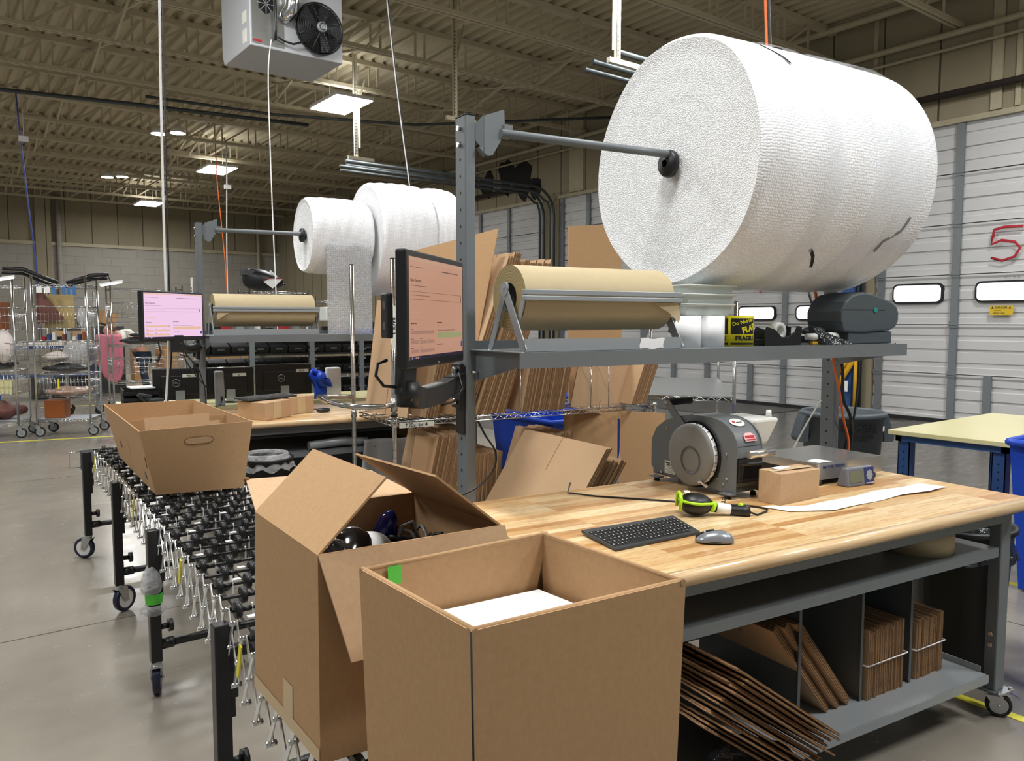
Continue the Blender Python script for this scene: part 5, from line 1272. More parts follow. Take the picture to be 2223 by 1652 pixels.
# papers inside
P = Thing('paper_stack', 'stack of white printed packing slips inside the nearest open box', 'paper', (0.75, 0.98, 0.777), 'w')
s = MB(); s.hexa([(0.585, 0.855, 0.777), (0.92, 0.835, 0.777), (0.91, 1.12, 0.777), (0.585, 1.13, 0.777)], [(0.585, 0.850, 1.108), (0.922, 0.828, 1.10), (0.908, 1.122, 1.102), (0.585, 1.13, 1.110)]); P.part('sheets', s, PAPER)
def onpaper(u, v): 
    a = lerp(lerp((0.585, 0.850, 1.1088), (0.922, 0.828, 1.1008), u), lerp((0.585, 1.13, 1.1108), (0.908, 1.122, 1.1028), u), v); return (a[0], a[1], a[2] + 0.0006)
s = MB(); s.add([onpaper(0.21, 0.02), onpaper(0.25, 0.02), onpaper(0.25, 0.34), onpaper(0.21, 0.34)], [(0, 1, 2, 3)]); P.part('black_heading', s, INK)
s = MB()
for k in range(9): s.add([onpaper(0.28 + 0.025 * k, 0.06), onpaper(0.284 + 0.025 * k, 0.06), onpaper(0.284 + 0.025 * k, 0.30 + 0.05 * (k % 2)), onpaper(0.28 + 0.025 * k, 0.30)], [(0, 1, 2, 3)])
P.part('small_print', s, INK_GREY)
s = MB(); s.add([onpaper(0.44, 0.50), onpaper(0.52, 0.58), onpaper(0.51, 0.60), onpaper(0.43, 0.53)], [(0, 1, 2, 3)]); P.part('printed_mark', s, INK)
# second carton with raised flaps
G = Thing('cardboard_box', 'open cardboard box with raised flaps, full of black cables and shoes-like plastic items', 'cardboard box', (0.78, 1.54, 0.77), 'w')
G.o['label'] = 'cardboard box with raised flaps and cables inside, behind the nearest box'
z2 = 1.171
GB = [(0.572, 1.356, 0.77), (0.972, 1.326, 0.77), (0.99, 1.72, 0.77), (0.585, 1.75, 0.77)]
GT = [(0.574, 1.355, z2), (0.971, 1.324, z2), (0.988, 1.718, z2), (0.597, 1.758, z2)]
open_carton(G, GB, GT, 0.005)
def flap(T, a, b, c, d, mat=CARD):
    s = MB(); s.slab([a, b, c, d], 0.0045); return T.part('flap', s, [mat])
c44, s44 = cos(radians(43)) * 0.19, sin(radians(43)) * 0.19
flap(G, (0.597, 1.757, z2), (0.575, 1.357, z2), (0.575 + c44, 1.352, z2 + s44), (0.597 + c44 + 0.002, 1.757, z2 + s44))
c37, s37 = cos(radians(36)) * 0.196, sin(radians(36)) * 0.196
flap(G, (0.972, 1.326, z2), (0.988, 1.716, z2), (0.988 - c37, 1.716, z2 + s37), (0.972 - c37 + 0.01, 1.345, z2 + s37 + 0.006))
flap(G, (0.60, 1.76, z2), (0.985, 1.72, z2), (0.975, 1.93, z2 + 0.025), (0.655, 1.99, z2 + 0.03), CARD_PALE)
flap(G, (0.574, 1.352, z2), (0.605, 1.283, 0.985), (0.985, 1.262, 0.985), (0.978, 1.322, z2), CARD_PALE)
s = MB(); s.add([(0.5768, 1.50, 0.772), (0.5786, 1.555, 0.772), (0.5800, 1.555, 0.865), (0.5778, 1.50, 0.865)], [(3, 2, 1, 0)]); s.add([(0.5718, 1.356, 0.772), (0.585 - 0.0006, 1.75, 0.772), (0.5853, 1.75, 0.80), (0.572, 1.356, 0.80)], [(3, 2, 1, 0)])
s.v = [(x - 0.0012, y, z) for x, y, z in s.v]; G.part('paper_tape', s, TAPE_BROWN)
s = MB(); s.ball((0.655, 1.985, z2 + 0.030), 0.006, 0.007, 0.005, 10, 6, lambda v: [v[0] * 1.4, v[1], v[2] * 1.2]); G.part('torn_corner', s, CARD_DK)
# contents of the second box
def blob(name, lab, cat, c, r, mat, fn=None, rot=None, group=None):
    s = MB(); s.ball((0, 0, 0), r[0], r[1], r[2], 20, 14, fn)
    if rot: R = Matrix.Rotation(rot[2], 3, 'Z') @ Matrix.Rotation(rot[1], 3, 'Y') @ Matrix.Rotation(rot[0], 3, 'X'); s.v = [tuple(R @ Vector(v)) for v in s.v]
    s.v = [(x + c[0], y + c[1], z + c[2]) for x, y, z in s.v]; return single(name, lab, cat, s, mat, (c[0], c[1], c[2] - r[2]), 'w', group)
s = MB(); s.hexa([(0.585, 1.37, 0.776), (0.965, 1.345, 0.776), (0.98, 1.70, 0.776), (0.60, 1.735, 0.776)], [(0.585, 1.37, 1.05), (0.965, 1.345, 1.04), (0.98, 1.70, 1.03), (0.60, 1.735, 1.04)])
single('packing_fill', 'dark packed goods filling the box with raised flaps', 'goods', s, BLACK_MAT, (0.78, 1.54, 0.776), 'w')
GLOSSY = paint('glossy_black', '0c0d10', 0.12, spec=0.8)
blob('headset', 'glossy black domed item at the left in the raised-flap box', 'goods', (0.715, 1.55, 1.10), (0.075, 0.055, 0.045), GLOSSY, None, (0.3, -0.5, 0.4))
blob('plastic_case', 'clear plastic case leaning at the left wall of the raised-flap box', 'goods', (0.655, 1.50, 1.10), (0.06, 0.07, 0.05), DARKBAG, None, (0.2, -0.6, 0.2))
blob('white_casing', 'white glossy casing in the middle of the raised-flap box', 'goods', (0.80, 1.60, 1.075), (0.08, 0.05, 0.05), WHITE, None, (0, 0.2, 0.6))
blob('blue_controller', 'dark blue game controller standing up in the raised-flap box', 'goods', (0.875, 1.66, 1.10), (0.03, 0.03, 0.055), paint('glossy_blue', '10206a', 0.1), lambda v: [v[0] * (1 - 3 * v[2]), v[1], v[2]], (0.2, 0.2, 0))
rr = random.Random(11)
for k in range(12):
    cx, cy = 0.80 + 0.15 * rr.random(), 1.42 + 0.22 * rr.random(); P_ = [(cx + 0.05 * cos(t) + 0.02 * cos(3 * t + k), cy + 0.035 * sin(t), 1.065 + 0.02 * sin(2 * t + k) + 0.003 * k) for t in [2 * pi * i / 18 for i in range(18)]]
    s = MB(); s.tube([(min(max(p[0], 0.60), 0.955), p[1], p[2]) for p in P_], 0.0045, 6, True); single('coiled_cable', 'coiled black cable lying in the raised-flap box', 'cable', s, [BLACK, BLACK, GREY_LT][k % 3], (cx, cy, 1.05), 'w', 'coiled cables in the raised-flap box')
s = MB(); s.tube([(0.88, 1.62, 1.06), (0.90, 1.63, 1.115), (0.935, 1.64, 1.12), (0.955, 1.63, 1.06)], 0.005, 8); single('grey_cable', 'thick grey cable arching up in the raised-flap box', 'cable', s, GREY_LT, (0.9, 1.62, 1.05), 'w')
blob('crumpled_film', 'crumpled clear film lying in the raised-flap box', 'film', (0.80, 1.48, 1.07), (0.08, 0.06, 0.03), CLEARBAG, lambda v: [v[0], v[1], v[2] * (1 + 0.4 * sin(90 * v[0]) * sin(80 * v[1]))])
# tapered tray carton further along
H = Thing('cardboard_tray', 'tapered cardboard tray box with hand hole, further along the conveyor', 'cardboard box', (1.08, 4.6, 0.77), 'w')
HB = [(0.890, 4.01, 0.77), (1.285, 3.935, 0.77), (1.34, 5.20, 0.77), (0.972, 5.28, 0.77)]
HT = [(0.795, 3.875, 1.10), (1.338, 3.94, 1.10), (1.408, 5.235, 1.10), (0.892, 5.27, 1.10)]
open_carton(H, HB, HT, 0.006)
def onface(a, b, c, d, u, v, off=(0, 0, 0)): p = lerp(lerp(a, b, u), lerp(d, c, u), v); return (p[0] + off[0], p[1] + off[1], p[2] + off[2])
pts = [(0.50 + 0.085 * cos(t) + (0.05 if cos(t) > 0 else -0.05), 0.79 + 0.055 * sin(t)) for t in [2 * pi * i / 20 for i in range(20)]]
s = MB(); s.add([onface(HB[0], HB[1], HT[1], HT[0], u, v, (0, -0.0015, 0)) for u, v in pts], [tuple(range(20))]); H.part('hand_hole', s, CARD_PALE)
s = MB(); s.tube([onface(HB[0], HB[1], HT[1], HT[0], u, v, (0, -0.002, 0)) for u, v in pts], 0.0013, 5, True); H.part('hole_rim', s, CARD_DK)
for u, v in ((0.12, 0.16), (0.72, 0.33)):
    s = MB(); s.add([onface(HB[0], HB[3], HT[3], HT[0], a, c, (-0.002, 0, 0)) for a, c in ((u, v), (u + 0.04, v), (u + 0.04, v + 0.12), (u, v + 0.12))], [(3, 2, 1, 0)]); H.part('printed_stamp', s, INK_GREY)
s = MB(); s.add([onface(HB[0], HB[3], HT[3], HT[0], a, c, (-0.002, 0, 0)) for a, c in ((0.03, 0.42), (0.045, 0.42), (0.03, 0.6), (0.015, 0.6))], [(3, 2, 1, 0)]); s.add([onface(HB[0], HB[3], HT[3], HT[0], a, c, (-0.002, 0, 0)) for a, c in ((0.45, 0.4), (0.455, 0.4), (0.455, 0.62), (0.45, 0.62))], [(3, 2, 1, 0)]); H.part('slot', s, CARD_DK)
s = MB(); s.slab([(0.93, 4.45, 0.80), (1.28, 4.43, 0.80), (1.36, 4.42, 1.085), (0.88, 4.45, 1.085)], 0.004); H.part('inner_wall', s, CARD_IN)
dv = [((0.93, 4.30), (1.25, 4.34), 1.105, 'taller brown divider panel standing inside the tray box'), ((0.90, 4.05), (1.24, 4.12), 1.09, 'shorter brown panel at the front inside the tray box')]
for (a, b_, h, lab) in dv:
    s = MB(); s.slab([(a[0], a[1], 0.78), (b_[0], b_[1], 0.78), (b_[0] + 0.005, b_[1] + 0.05, h), (a[0] - 0.01, a[1] + 0.05, h)], 0.004); single('loose_cardboard', lab, 'cardboard', s, CARD_PALE, (a[0], a[1], 0.78), 'w')
# ================================================================ second packing bench
OX, OY = -0.34, 3.90
B2 = Thing('workbench', 'second packing bench with butcher block top, behind the conveyor', 'workbench', (2.0, 6.0, 0), 'b')
bench(B2, 1.26 + OX, 3.345 + OX, 1.63 + OY, 2.665 + OY)
s = MB(); s.box(1.05, 2.9, 5.60, 6.4, 0.66, 0.665); s.box(1.05, 2.9, 5.598, 5.603, 0.63, 0.665); s.box(1.05, 2.9, 5.60, 6.3, 0.19, 0.195); B2.part('lower_shelf', s, GREY)
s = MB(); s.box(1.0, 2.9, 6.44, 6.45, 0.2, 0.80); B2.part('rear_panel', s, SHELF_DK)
upright(B2, 1.02, 6.566, 0.15, 2.362); upright(B2, 3.16, 6.58, 0.15, 2.40)
shelf_unit(B2, 1.035, 3.175, 6.22, 6.582, 1.493); shelf_bracket(B2, 1.06, 6.223, 6.567, 1.493); shelf_bracket(B2, 3.13, 6.223, 6.58, 1.493)
bar_bracket(B2, 1.062, 6.567, 2.362, 6.53)
s = MB(); s.cyl((1.15, 6.53, 2.305), (3.18, 6.58, 2.33), 0.0165, n=16); B2.part('roll_bar', s, GREY)
paper_cutter('kraft paper roll in grey cutter frame on the far bench shelf', 1.07, 6.285, 1.4935, 0.80, 0.125, flap='left')
T_, _ = bubble_roll('bubble_wrap_roll', 'small bubble wrap roll at the left on the far bar, its sheet hanging down', 1.845, 2.36, 6.565, 2.305, 0.315, 0.03)
bubble_roll('bubble_wrap_roll', 'thick bubble wrap roll in the middle of the far bar', 2.375, 2.86, 6.57, 2.30, 0.485, 0.04, plug=False)
bubble_roll('bubble_wrap_roll', 'thick bubble wrap roll at the right end of the far bar, beside the grey post', 2.865, 3.15, 6.57, 2.295, 0.48, 0.05, plug=False)
s = MB(); s.grid(lambda u, v: (1.935 + 0.38 * u + 0.01 * v, 6.235 - 0.012 * sin(5 * u) + 0.02 * v, 2.22 - 0.76 * v + 0.008 * sin(12 * u)), 12, 30)
o = T_.part('hanging_sheet', s, BUBBLE_SHEET); o.modifiers.new('t', 'SOLIDIFY').thickness = 0.006
uv = o.data.uv_layers.new(name='UVMap')
for p in o.data.polygons:
    for li in p.loop_indices:
        co = o.data.vertices[o.data.loops[li].vertex_index].co; uv.data[li].uv = (co.x, co.z)
# bench 2 items
def cuboid(name, lab, cat, quad, z0, z1, mat, parts=(), fr='b', group=None, bevel=0.003):
    T = Thing(name, lab, cat, (quad[0][0], quad[0][1], z0), fr, group)
    s = MB(); s.hexa([(p[0], p[1], z0) for p in quad], [(p[0], p[1], z1) for p in quad]); T.part('carton' if 'box' in cat else 'body', s, mat, bevel=bevel); return T
A = cuboid('shipping_box', 'small brown carton with paper tape under the far keyboard, front one', 'cardboard box', [(1.285, 5.60), (1.515, 5.80), (1.37, 6.02), (1.155, 5.88)], 0.9055, 1.03, CARD_PALE)
s = MB(); s.slab([(1.36, 5.6635, 0.91), (1.43, 5.7245, 0.91), (1.43, 5.7245, 1.03), (1.36, 5.6635, 1.03)], 0.001); A.part('paper_tape', s, TAPE_BROWN)
s = MB(); s.box(1.30, 1.36, 5.66, 5.665, 1.031, 1.0315); A.part('slot', s, GASKET)
A = cuboid('shipping_box', 'small brown carton with paper tape at the right, behind the front one', 'cardboard box', [(1.53, 5.87), (1.735, 5.97), (1.65, 6.16), (1.43, 6.05)], 0.9055, 1.035, CARD_PALE)
s = MB(); s.slab([(1.60, 5.903, 0.91), (1.66, 5.932, 0.91), (1.66, 5.932, 1.035), (1.60, 5.903, 1.035)], 0.001); A.part('paper_tape', s, TAPE_BROWN)
keyboard('black keyboard lying on top of the two small cartons', (1.20, 5.72), (1.60, 5.93), (1.55, 6.06), (1.13, 5.86), 1.037, 0.014)
s = MB(); s.ball((1.795, 5.92, 0.923), 0.055, 0.035, 0.02, 20, 10); single('computer_mouse', 'black mouse with silver buttons on the far bench', 'mouse', s, BLACK, (1.795, 5.92, 0.905), 'b')
cord('thin black mouse cable on the far bench', [(1.80, 5.96, 0.915), (1.86, 6.05, 0.908), (1.80, 6.15, 0.908), (1.70, 6.2, 0.908)], 0.003, BLACK)
M2 = Thing('monitor', 'monitor with pink screen on an arm at the far upright', 'monitor', (0.78, 6.0, 1.2), 'b')
c_, sc_, R_, TX, q_ = monitor(M2, (0.552, 5.86), (0.996, 6.21), 1.462, 1.806, SCREEN_B, 0.04, bezel=0.014)
page(R_, TX, SCR_BAND2, SCR_BAND2, SCR_BAND2)
s = MB(); s.tube([(0.80, 6.05, 1.46), (0.82, 6.10, 1.41), (0.90, 6.3, 1.39), (0.98, 6.5, 1.39), (1.01, 6.60, 1.40)], 0.034, 12); s.box(0.745, 0.83, 6.03, 6.10, 1.38, 1.50); M2.part('arm', s, BLACK)
s = MB(); s.box(1.0, 1.018, 6.57, 6.65, 1.30, 1.47); M2.part('arm_clamp', s, BLACK)
s = MB(); s.tube([(0.66, 6.02, 1.46), (0.68, 6.03, 1.38), (0.66, 6.03, 1.33), (0.65, 6.03, 1.32)], [0.006, 0.006, 0.012, 0.014], 8); s.tube([(0.80, 6.1, 1.43), (0.90, 6.3, 1.33), (1.0, 6.5, 1.22), (1.04, 6.53, 1.1), (1.05, 6.53, 0.95)], 0.005, 6); s.tube([(0.82, 6.1, 1.43), (0.88, 6.3, 1.30), (0.97, 6.45, 1.18), (1.08, 6.5, 1.05)], 0.005, 6); M2.part('cable', s, BLACK)
s = MB(); s.box(0.972, 0.976, 6.52, 6.60, 1.80, 1.935); s.box(0.9712, 0.972, 6.525, 6.595, 1.81, 1.93); L_ = Thing('sign_holder', 'clear sign holder with a printed card on the far upright', 'sign', (0.975, 6.56, 1.80), 'b')
L_.part('card', s, PAPER); s = MB()
for k, (a, c) in enumerate(((6.53, 6.58), (6.535, 6.575))): s.box(0.9708, 0.9713, a, c, 1.825 + 0.02 * k, 1.838 + 0.02 * k)
L_.part('print', s, NAVY)
# ---- the table behind with monitor backs
B3 = Thing('work_table', 'narrow grey table carrying the row of monitor backs', 'table', (1.3, 7.2, 0), 'b')
s = MB(); s.box(0.48, 3.0, 6.85, 7.6, 0.875, 0.905); B3.part('table_top', s, CREAM)
for x in (0.95, 2.9):
    for y in (6.95, 7.5):
        s = MB(); s.box(x, x + 0.05, y, y + 0.05, 0, 0.875); B3.part('leg', s, GREY)
def back_monitor(lab, x0, x1, y, zt, zb, note, logo):
    T = Thing('monitor', lab, 'monitor', ((x0 + x1) / 2, y + 0.05, 0.905), 'b', 'monitors seen from behind on the far table')
    s = MB(); s.box(x0, x1, y, y + 0.03, zb, zt); T.part('housing', s, BLACK, bevel=0.006)
    s = MB(); s.box(x0 + 0.06, x1 - 0.06, y - 0.018, y, zb + 0.04, zt - 0.06); T.part('rear_cover', s, BLACK, bevel=0.006)
    xm = (x0 + x1) / 2; s = MB(); s.box(xm - 0.035, xm + 0.035, y - 0.03, y + 0.0, 0.93, zb + 0.08); T.part('stand', s, GREY_LT)
    s = MB(); s.lathe([(0.11, 0), (0.11, 0.008), (0.0, 0.012)], (xm, y + 0.03, 0.9055), 'z', 24, sy=0.7); T.part('foot', s, BLACK)
    if note:
        u0 = xm + (0.10 if note == 'RITA' else 0.02); s = MB(); s.box(u0, u0 + 0.11, y - 0.020, y - 0.0185, zt - 0.075, zt - 0.048); T.part('name_tape', s, PAPER_LABEL)
        T.part('lettering', text_mb(note, 0.021, plane_M((u0 + 0.05, y - 0.0205, zt - 0.062), (1, 0, 0), (0, 0, 1)), bold=0.0004), INK)
    if logo:
        s = MB(); s.tube([(xm - 0.03 + 0.030 * cos(t), y - 0.0195, (zt + zb) / 2 + 0.012 + 0.030 * sin(t)) for t in [2 * pi * i / 24 for i in range(24)]], 0.002, 5, True); T.part('logo_ring', s, GREY_LT)
        T.part('lettering', text_mb('DELL', 0.020, plane_M((xm - 0.03, y - 0.0195, (zt + zb) / 2 + 0.012), (1, 0, 0), (0, 0, 1)), bold=0.0004), GREY_LT)
    return T
back_monitor('leftmost monitor seen from behind, with name tape', 0.72, 1.125, 7.0, 1.213, 0.95, 'Rita', True)
back_monitor('middle monitor seen from behind, silver frame edge', 1.13, 1.525, 7.03, 1.205, 0.94, 'x', False)
back_monitor('right monitor seen from behind, with round logo', 1.535, 2.02, 7.0, 1.225, 0.955, 'RITA', True)
s = MB(); s.tube([(1.08, 6.995, 1.209), (1.525, 7.025, 1.209), (1.528, 7.025, 0.95)], 0.004, 6); single('monitor_trim', 'thin silver rim of the middle monitor back', 'monitor trim', s, CHROME, (1.3, 7.0, 0.95), 'b')
s = MB(); s.hexa([(1.16, 6.74, 0.906), (1.235, 6.74, 0.906), (1.235, 6.80, 0.906), (1.16, 6.80, 0.906)], [(1.155, 6.74, 1.195), (1.225, 6.74, 1.195), (1.225, 6.80, 1.195), (1.155, 6.80, 1.195)])
T = Thing('speaker_tower', 'slim silver tower standing in front of the monitor backs', 'tower', (1.2, 6.77, 0.906), 'b'); T.part('body', s, GREY_LT, bevel=0.012)
s = MB(); s.box(1.195, 1.215, 6.737, 6.741, 0.955, 0.99); T.part('socket', s, BLACK); s = MB(); s.tube([(1.205, 6.735, 0.965), (1.19, 6.70, 0.93), (1.15, 6.68, 0.91)], 0.004, 6); T.part('cable', s, BLACK)
s = MB(); s.grid(lambda u, v: (2.04 + 0.17 * u + 0.02 * sin(7 * v), 6.95 + 0.10 * v * (0.5 + 0.5 * sin(9 * u)), 0.91 + 0.28 * sin(pi * min(1, 0.15 + 0.6 * v + 0.25 * u)) * v ** 0.5), 14, 10)
o = single('blue_bag', 'crumpled bright blue bag beside the right monitor back', 'bag', s, BLUE, (2.1, 7.0, 0.905), 'b'); o.modifiers.new('t', 'SOLIDIFY').thickness = 0.05
s = MB(); s.box(2.14, 2.27, 6.93, 7.0, 0.906, 1.185); single('white_box', 'upright white plastic box beside the blue bag', 'box', s, WHITE, (2.2, 6.95, 0.906), 'b', bevel=0.012)
# trays and handset at the left of that table
for k in range(3):
    T = Thing('desk_tray', ['lowest black desk tray', 'middle black desk tray', 'top black desk tray'][k] + ' of the stack at the left end of the far table', 'tray', (0.65, 7.1, 0.906 + 0.05 * k), 'b', 'black desk trays')
    z0 = 0.906 + 0.05 * k; s = MB(); s.box(0.50, 0.76, 6.95, 7.25, z0, z0 + 0.004); s.box(0.50, 0.505, 6.95, 7.25, z0, z0 + 0.046); s.box(0.755, 0.76, 6.95, 7.25, z0, z0 + 0.046); s.box(0.50, 0.76, 7.245, 7.25, z0, z0 + 0.046); s.box(0.50, 0.76, 6.95, 6.955, z0, z0 + 0.03); T.part('tray', s, BLACK)
s = MB(); s.obox((0.64, 7.08, 1.062), (0.18, 0.2, 0.012), 0.1); single('tablet', 'flat white and black tablet on top of the desk trays', 'tablet', s, WHITE, (0.64, 7.08, 1.056), 'b', bevel=0.003)
s = MB(); s.obox((0.72, 6.90, 0.945), (0.10, 0.12, 0.075), 0.3); s.bar((0.66, 6.92, 0.96), (0.60, 6.90, 1.02), 0.03); s.bar((0.60, 6.90, 1.02), (0.70, 6.88, 1.0), 0.025); single('handset_cradle', 'dark grey handset cradle in front of the desk trays', 'phone', s, GREY_DK, (0.7, 6.9, 0.906), 'b', bevel=0.006)
# ---- black bins on racks behind
BT = Thing('bin_rack', 'grey upright rack holding rows of black parts bins behind the far bench', 'rack', (2.2, 8.3, 0), 'b')
for x in (1.18, 1.765, 2.375, 2.915, 3.6):
    s = MB(); s.box(x - 0.02, x + 0.03, 8.2, 8.26, 0, 1.68); BT.part('upright', s, GREY)
    s = MB()
    for k in range(14): s.cyl((x - 0.028, 8.195, 0.3 + k * 0.1), (x - 0.028, 8.205, 0.3 + k * 0.1), 0.009, n=6); s.cyl((x + 0.038, 8.195, 0.3 + k * 0.1), (x + 0.038, 8.205, 0.3 + k * 0.1), 0.009, n=6)
    BT.part('bolts', s, CHROME, stuff=True)
for z in (0.35, 0.60, 0.83, 1.06, 1.27, 1.49):
    s = MB(); s.box(1.15, 3.7, 8.22, 8.65, z - 0.02, z); BT.part('shelf', s, BLACK_STEEL)
bmh = MB(); bmh.hexa([(0, 0, 0), (0.165, 0, 0), (0.165, 0.34, 0), (0, 0.34, 0)], [(-0.004, -0.03, 0.07), (0.169, -0.03, 0.07), (0.172, 0.34, 0.15), (-0.006, 0.34, 0.15)]); bmh.m(1).box(0.05, 0.115, -0.032, -0.012, 0.035, 0.055); bme = bmh.mesh('parts_bin', [BLACK, GREY_DK])
rows = ['bottom', 'second', 'third', 'fourth', 'fifth']
for r, z in enumerate((0.35, 0.60, 0.83, 1.06, 1.27)):
    for k in range(13):
        o = bpy.data.objects.new('parts_bin', bme); COL.objects.link(o); o.location = to_world('b', (1.20 + k * 0.19, 8.235, z + 0.002)); o.rotation_euler = (0, 0, BROT)
        o['label'] = 'black open parts bin in the %s row of the bin rack' % rows[r]; o['category'] = 'bin'; o['group'] = 'black parts bins, %s row' % rows[r]
rr = random.Random(5)
for k in range(16):
    x = 1.2 + 0.145 * k + rr.uniform(0, 0.03); h = rr.uniform(0.04, 0.11)
    bx('small_part', '%s small item on the top of the bin rack' % ['white', 'black', 'red', 'silver'][k % 4], 'part', x, x + rr.uniform(0.05, 0.11), 8.3, 8.4, 1.491, 1.491 + h, [WHITE, BLACK, RED, GREY_LT][k % 4], 0.003, group='small items on top of the bin rack')
bx('storage_tote', 'white lidded tote behind the far paper cutter', 'tote', 2.55, 2.85, 8.26, 8.5, 1.601, 1.75, MILK, 0.01)
bx('blue_tray', 'flat blue tray behind the far paper cutter', 'tray', 2.15, 2.55, 6.30, 6.5, 1.4935, 1.53, BLUE, 0.004)
# ---- bin and cloth under bench 2
def lathe_bin(T, c, r0, r1, h, mat, rim=0.012, sy=1.0):
    s = MB(); s.lathe([(0.0, 0.002), (r0, 0.0), (r1, h), (r1 + rim, h), (r1 + rim, h + 0.02), (r1 - 0.004, h + 0.02), (r0 - 0.006, 0.02)], c, 'z', 36, sy=sy); return T.part('bin_body', s, mat)
def liner(T, c, r, h, drop, mat, seed=0, sy=1.0):
    s = MB(); rr = random.Random(seed); ph = [rr.random() * 6 for _ in range(4)]
    s.grid(lambda u, v: (c[0] + (r - 0.015 * (1 - v) * 3 + 0.022 * max(0, v - 0.4) + 0.012 * sin(17 * 2 * pi * u + ph[0]) * v) * cos(2 * pi * u), c[1] + sy * (r - 0.015 * (1 - v) * 3 + 0.022 * max(0, v - 0.4) + 0.012 * sin(11 * 2 * pi * u + ph[1]) * v) * sin(2 * pi * u), c[2] + h + (0.03 - 0.25 * (0.3 - v) ** 2 if v < 0.3 else 0.03 - (v - 0.3) * drop * 1.4 + 0.012 * sin(9 * 2 * pi * u + ph[2]) * v)), 90, 12)
    return T.part('plastic_liner', s, mat)
T = Thing('waste_bin', 'black waste bin with clear liner beside the tapered tray box', 'waste bin', (1.22, 5.33, 0), 'b'); lathe_bin(T, (1.22, 5.33, 0), 0.13, 0.17, 0.68, BLACK); liner(T, (1.22, 5.33, 0), 0.175, 0.70, 0.10, CLEARBAG, 2)
s = MB(); s.tube([(1.60, 5.65, 0.70), (1.85, 5.68, 0.71), (2.05, 5.66, 0.70)], [0.03, 0.035, 0.03], 10); single('padded_mailer', 'rolled grey padded material on the far bench lower shelf', 'packing', s, GREY_LT, (1.8, 5.66, 0.67), 'b')
s = MB(); s.grid(lambda u, v: (2.0 + 0.35 * u - 0.05 * v, 5.585 - 0.04 * v + 0.03 * sin(6 * u), 0.72 - 0.40 * v * (0.5 + 0.5 * sin(3 * u + 0.4))), 14, 12); o = single('poly_mailers', 'pale grey poly mailers spilling off the far bench lower shelf', 'mailer', s, paint('poly_grey', 'a9adb2', 0.35), (2.1, 5.6, 0.4), 'b'); o.modifiers.new('t', 'SOLIDIFY').thickness = 0.01
bx('brown_paper', 'folded brown paper on the far bench lower shelf', 'paper', 2.45, 2.85, 5.75, 6.1, 0.6655, 0.76, KRAFT, 0.01)

# ================================================================ wire rack 3 with flattened boxes
def wire_shelf(T, x0, x1, y0, y1, z, mat=CHROME, name='wire_shelf', zig=0.075, n=14, fr=None, solid=False):
    s = MB()
    for zz in (z, z - 0.028):
        s.tube([(x0, y0, zz), (x1, y0, zz), (x1, y1, zz), (x0, y1, zz)], 0.0042, 6, True)
    for (a, b_) in (((x0, y0), (x1, y0)), ((x1, y0), (x1, y1)), ((x0, y1), (x1, y1)), ((x0, y0), (x0, y1))):
        L = hypot(b_[0] - a[0], b_[1] - a[1]); k = max(2, int(L / zig) * 2)
        s.tube([(a[0] + (b_[0] - a[0]) * i / k, a[1] + (b_[1] - a[1]) * i / k, z if i % 2 == 0 else z - 0.028) for i in range(k + 1)], 0.0028, 5)
    k = int((x1 - x0) / 0.05)
    for i in range(1, k): xx = x0 + (x1 - x0) * i / k; s.tube([(xx, y0, z + 0.003), (xx, y1, z + 0.003)], 0.002, 4)
    for q in (0.33, 0.66): s.tube([(x0, y0 + (y1 - y0) * q, z - 0.004), (x1, y0 + (y1 - y0) * q, z - 0.004)], 0.003, 5)
    return T.part(name, s, mat)
def post(T, x, y, z0, z1, r=0.0125, mat=CHROME, rings=True):
    s = MB(); s.cyl((x, y, z0), (x, y, z1), r, n=14); p = T.part('post', s, mat)
    if rings:
        s = MB(); z = z0 + 0.1
        while z < z1: s.lathe([(r + 0.0003, 0), (r + 0.0003, 0.0022)], (x, y, z), 'z', 12); z += 0.0508
        T.part('grooves', s, GREY_DK, p)
        s = MB(); s.lathe([(r, 0), (r + 0.001, 0.001), (r + 0.001, 0.004), (r - 0.003, 0.006), (0, 0.006)], (x, y, z1), 'z', 14); T.part('cap', s, BLACK, p)
    return p
RX0, RX1, RY0, RY1, RZ = 1.862, 3.98, 4.65, 5.30, 0.965
R3 = Thing('wire_rack', 'chrome wire rack cart with push handle, loaded with flattened boxes', 'wire rack', (2.9, 5.0, 0), 'b')
wire_shelf(R3, RX0, RX1, RY0, RY1, RZ); wire_shelf(R3, RX0, RX1, RY0, RY1, 0.30)
for x, y, zt_ in ((RX0, RY0, 1.985), (RX0 - 0.04, RY1, 1.985), (RX1, RY0, 0.98), (RX1, RY1, 1.99)):
    post(R3, x, y, 0.13, zt_, 0.0155 if x < 2 else 0.0125)
    s = MB(); s.lathe([(0.0125, 0), (0.022, 0.002), (0.020, 0.045), (0.0165, 0.05)], (x, y, RZ - 0.035), 'z', 14); R3.part('collar', s, CHROME)
    caster(R3, x, y, 0.13, 0.058, 0.5, GREY_LT, plate=False)
s = MB(); s.tube([(RX0, RY0, 1.075), (1.76, 4.60, 1.075), (1.60, 4.62, 1.08), (1.545, 4.72, 1.085), (1.53, 5.0, 1.09), (1.56, 5.24, 1.09), (1.66, 5.32, 1.08), (RX0 - 0.04, RY1, 1.075)], 0.017, 14); R3.part('push_handle', s, CHROME)
s = MB(); s.lathe([(0.018, 0), (0.021, 0), (0.021, 0.09), (0.018, 0.09)], (RX0, RY0, 1.03), 'z', 16, close=True); R3.part('handle_sleeve', s, ZINC)
s = MB(); s.lathe([(0.019, 0), (0.022, 0), (0.022, 0.018), (0.019, 0.018)], (RX0, RY0, 1.0), 'z', 16, close=True); R3.part('black_ring', s, BLACK)
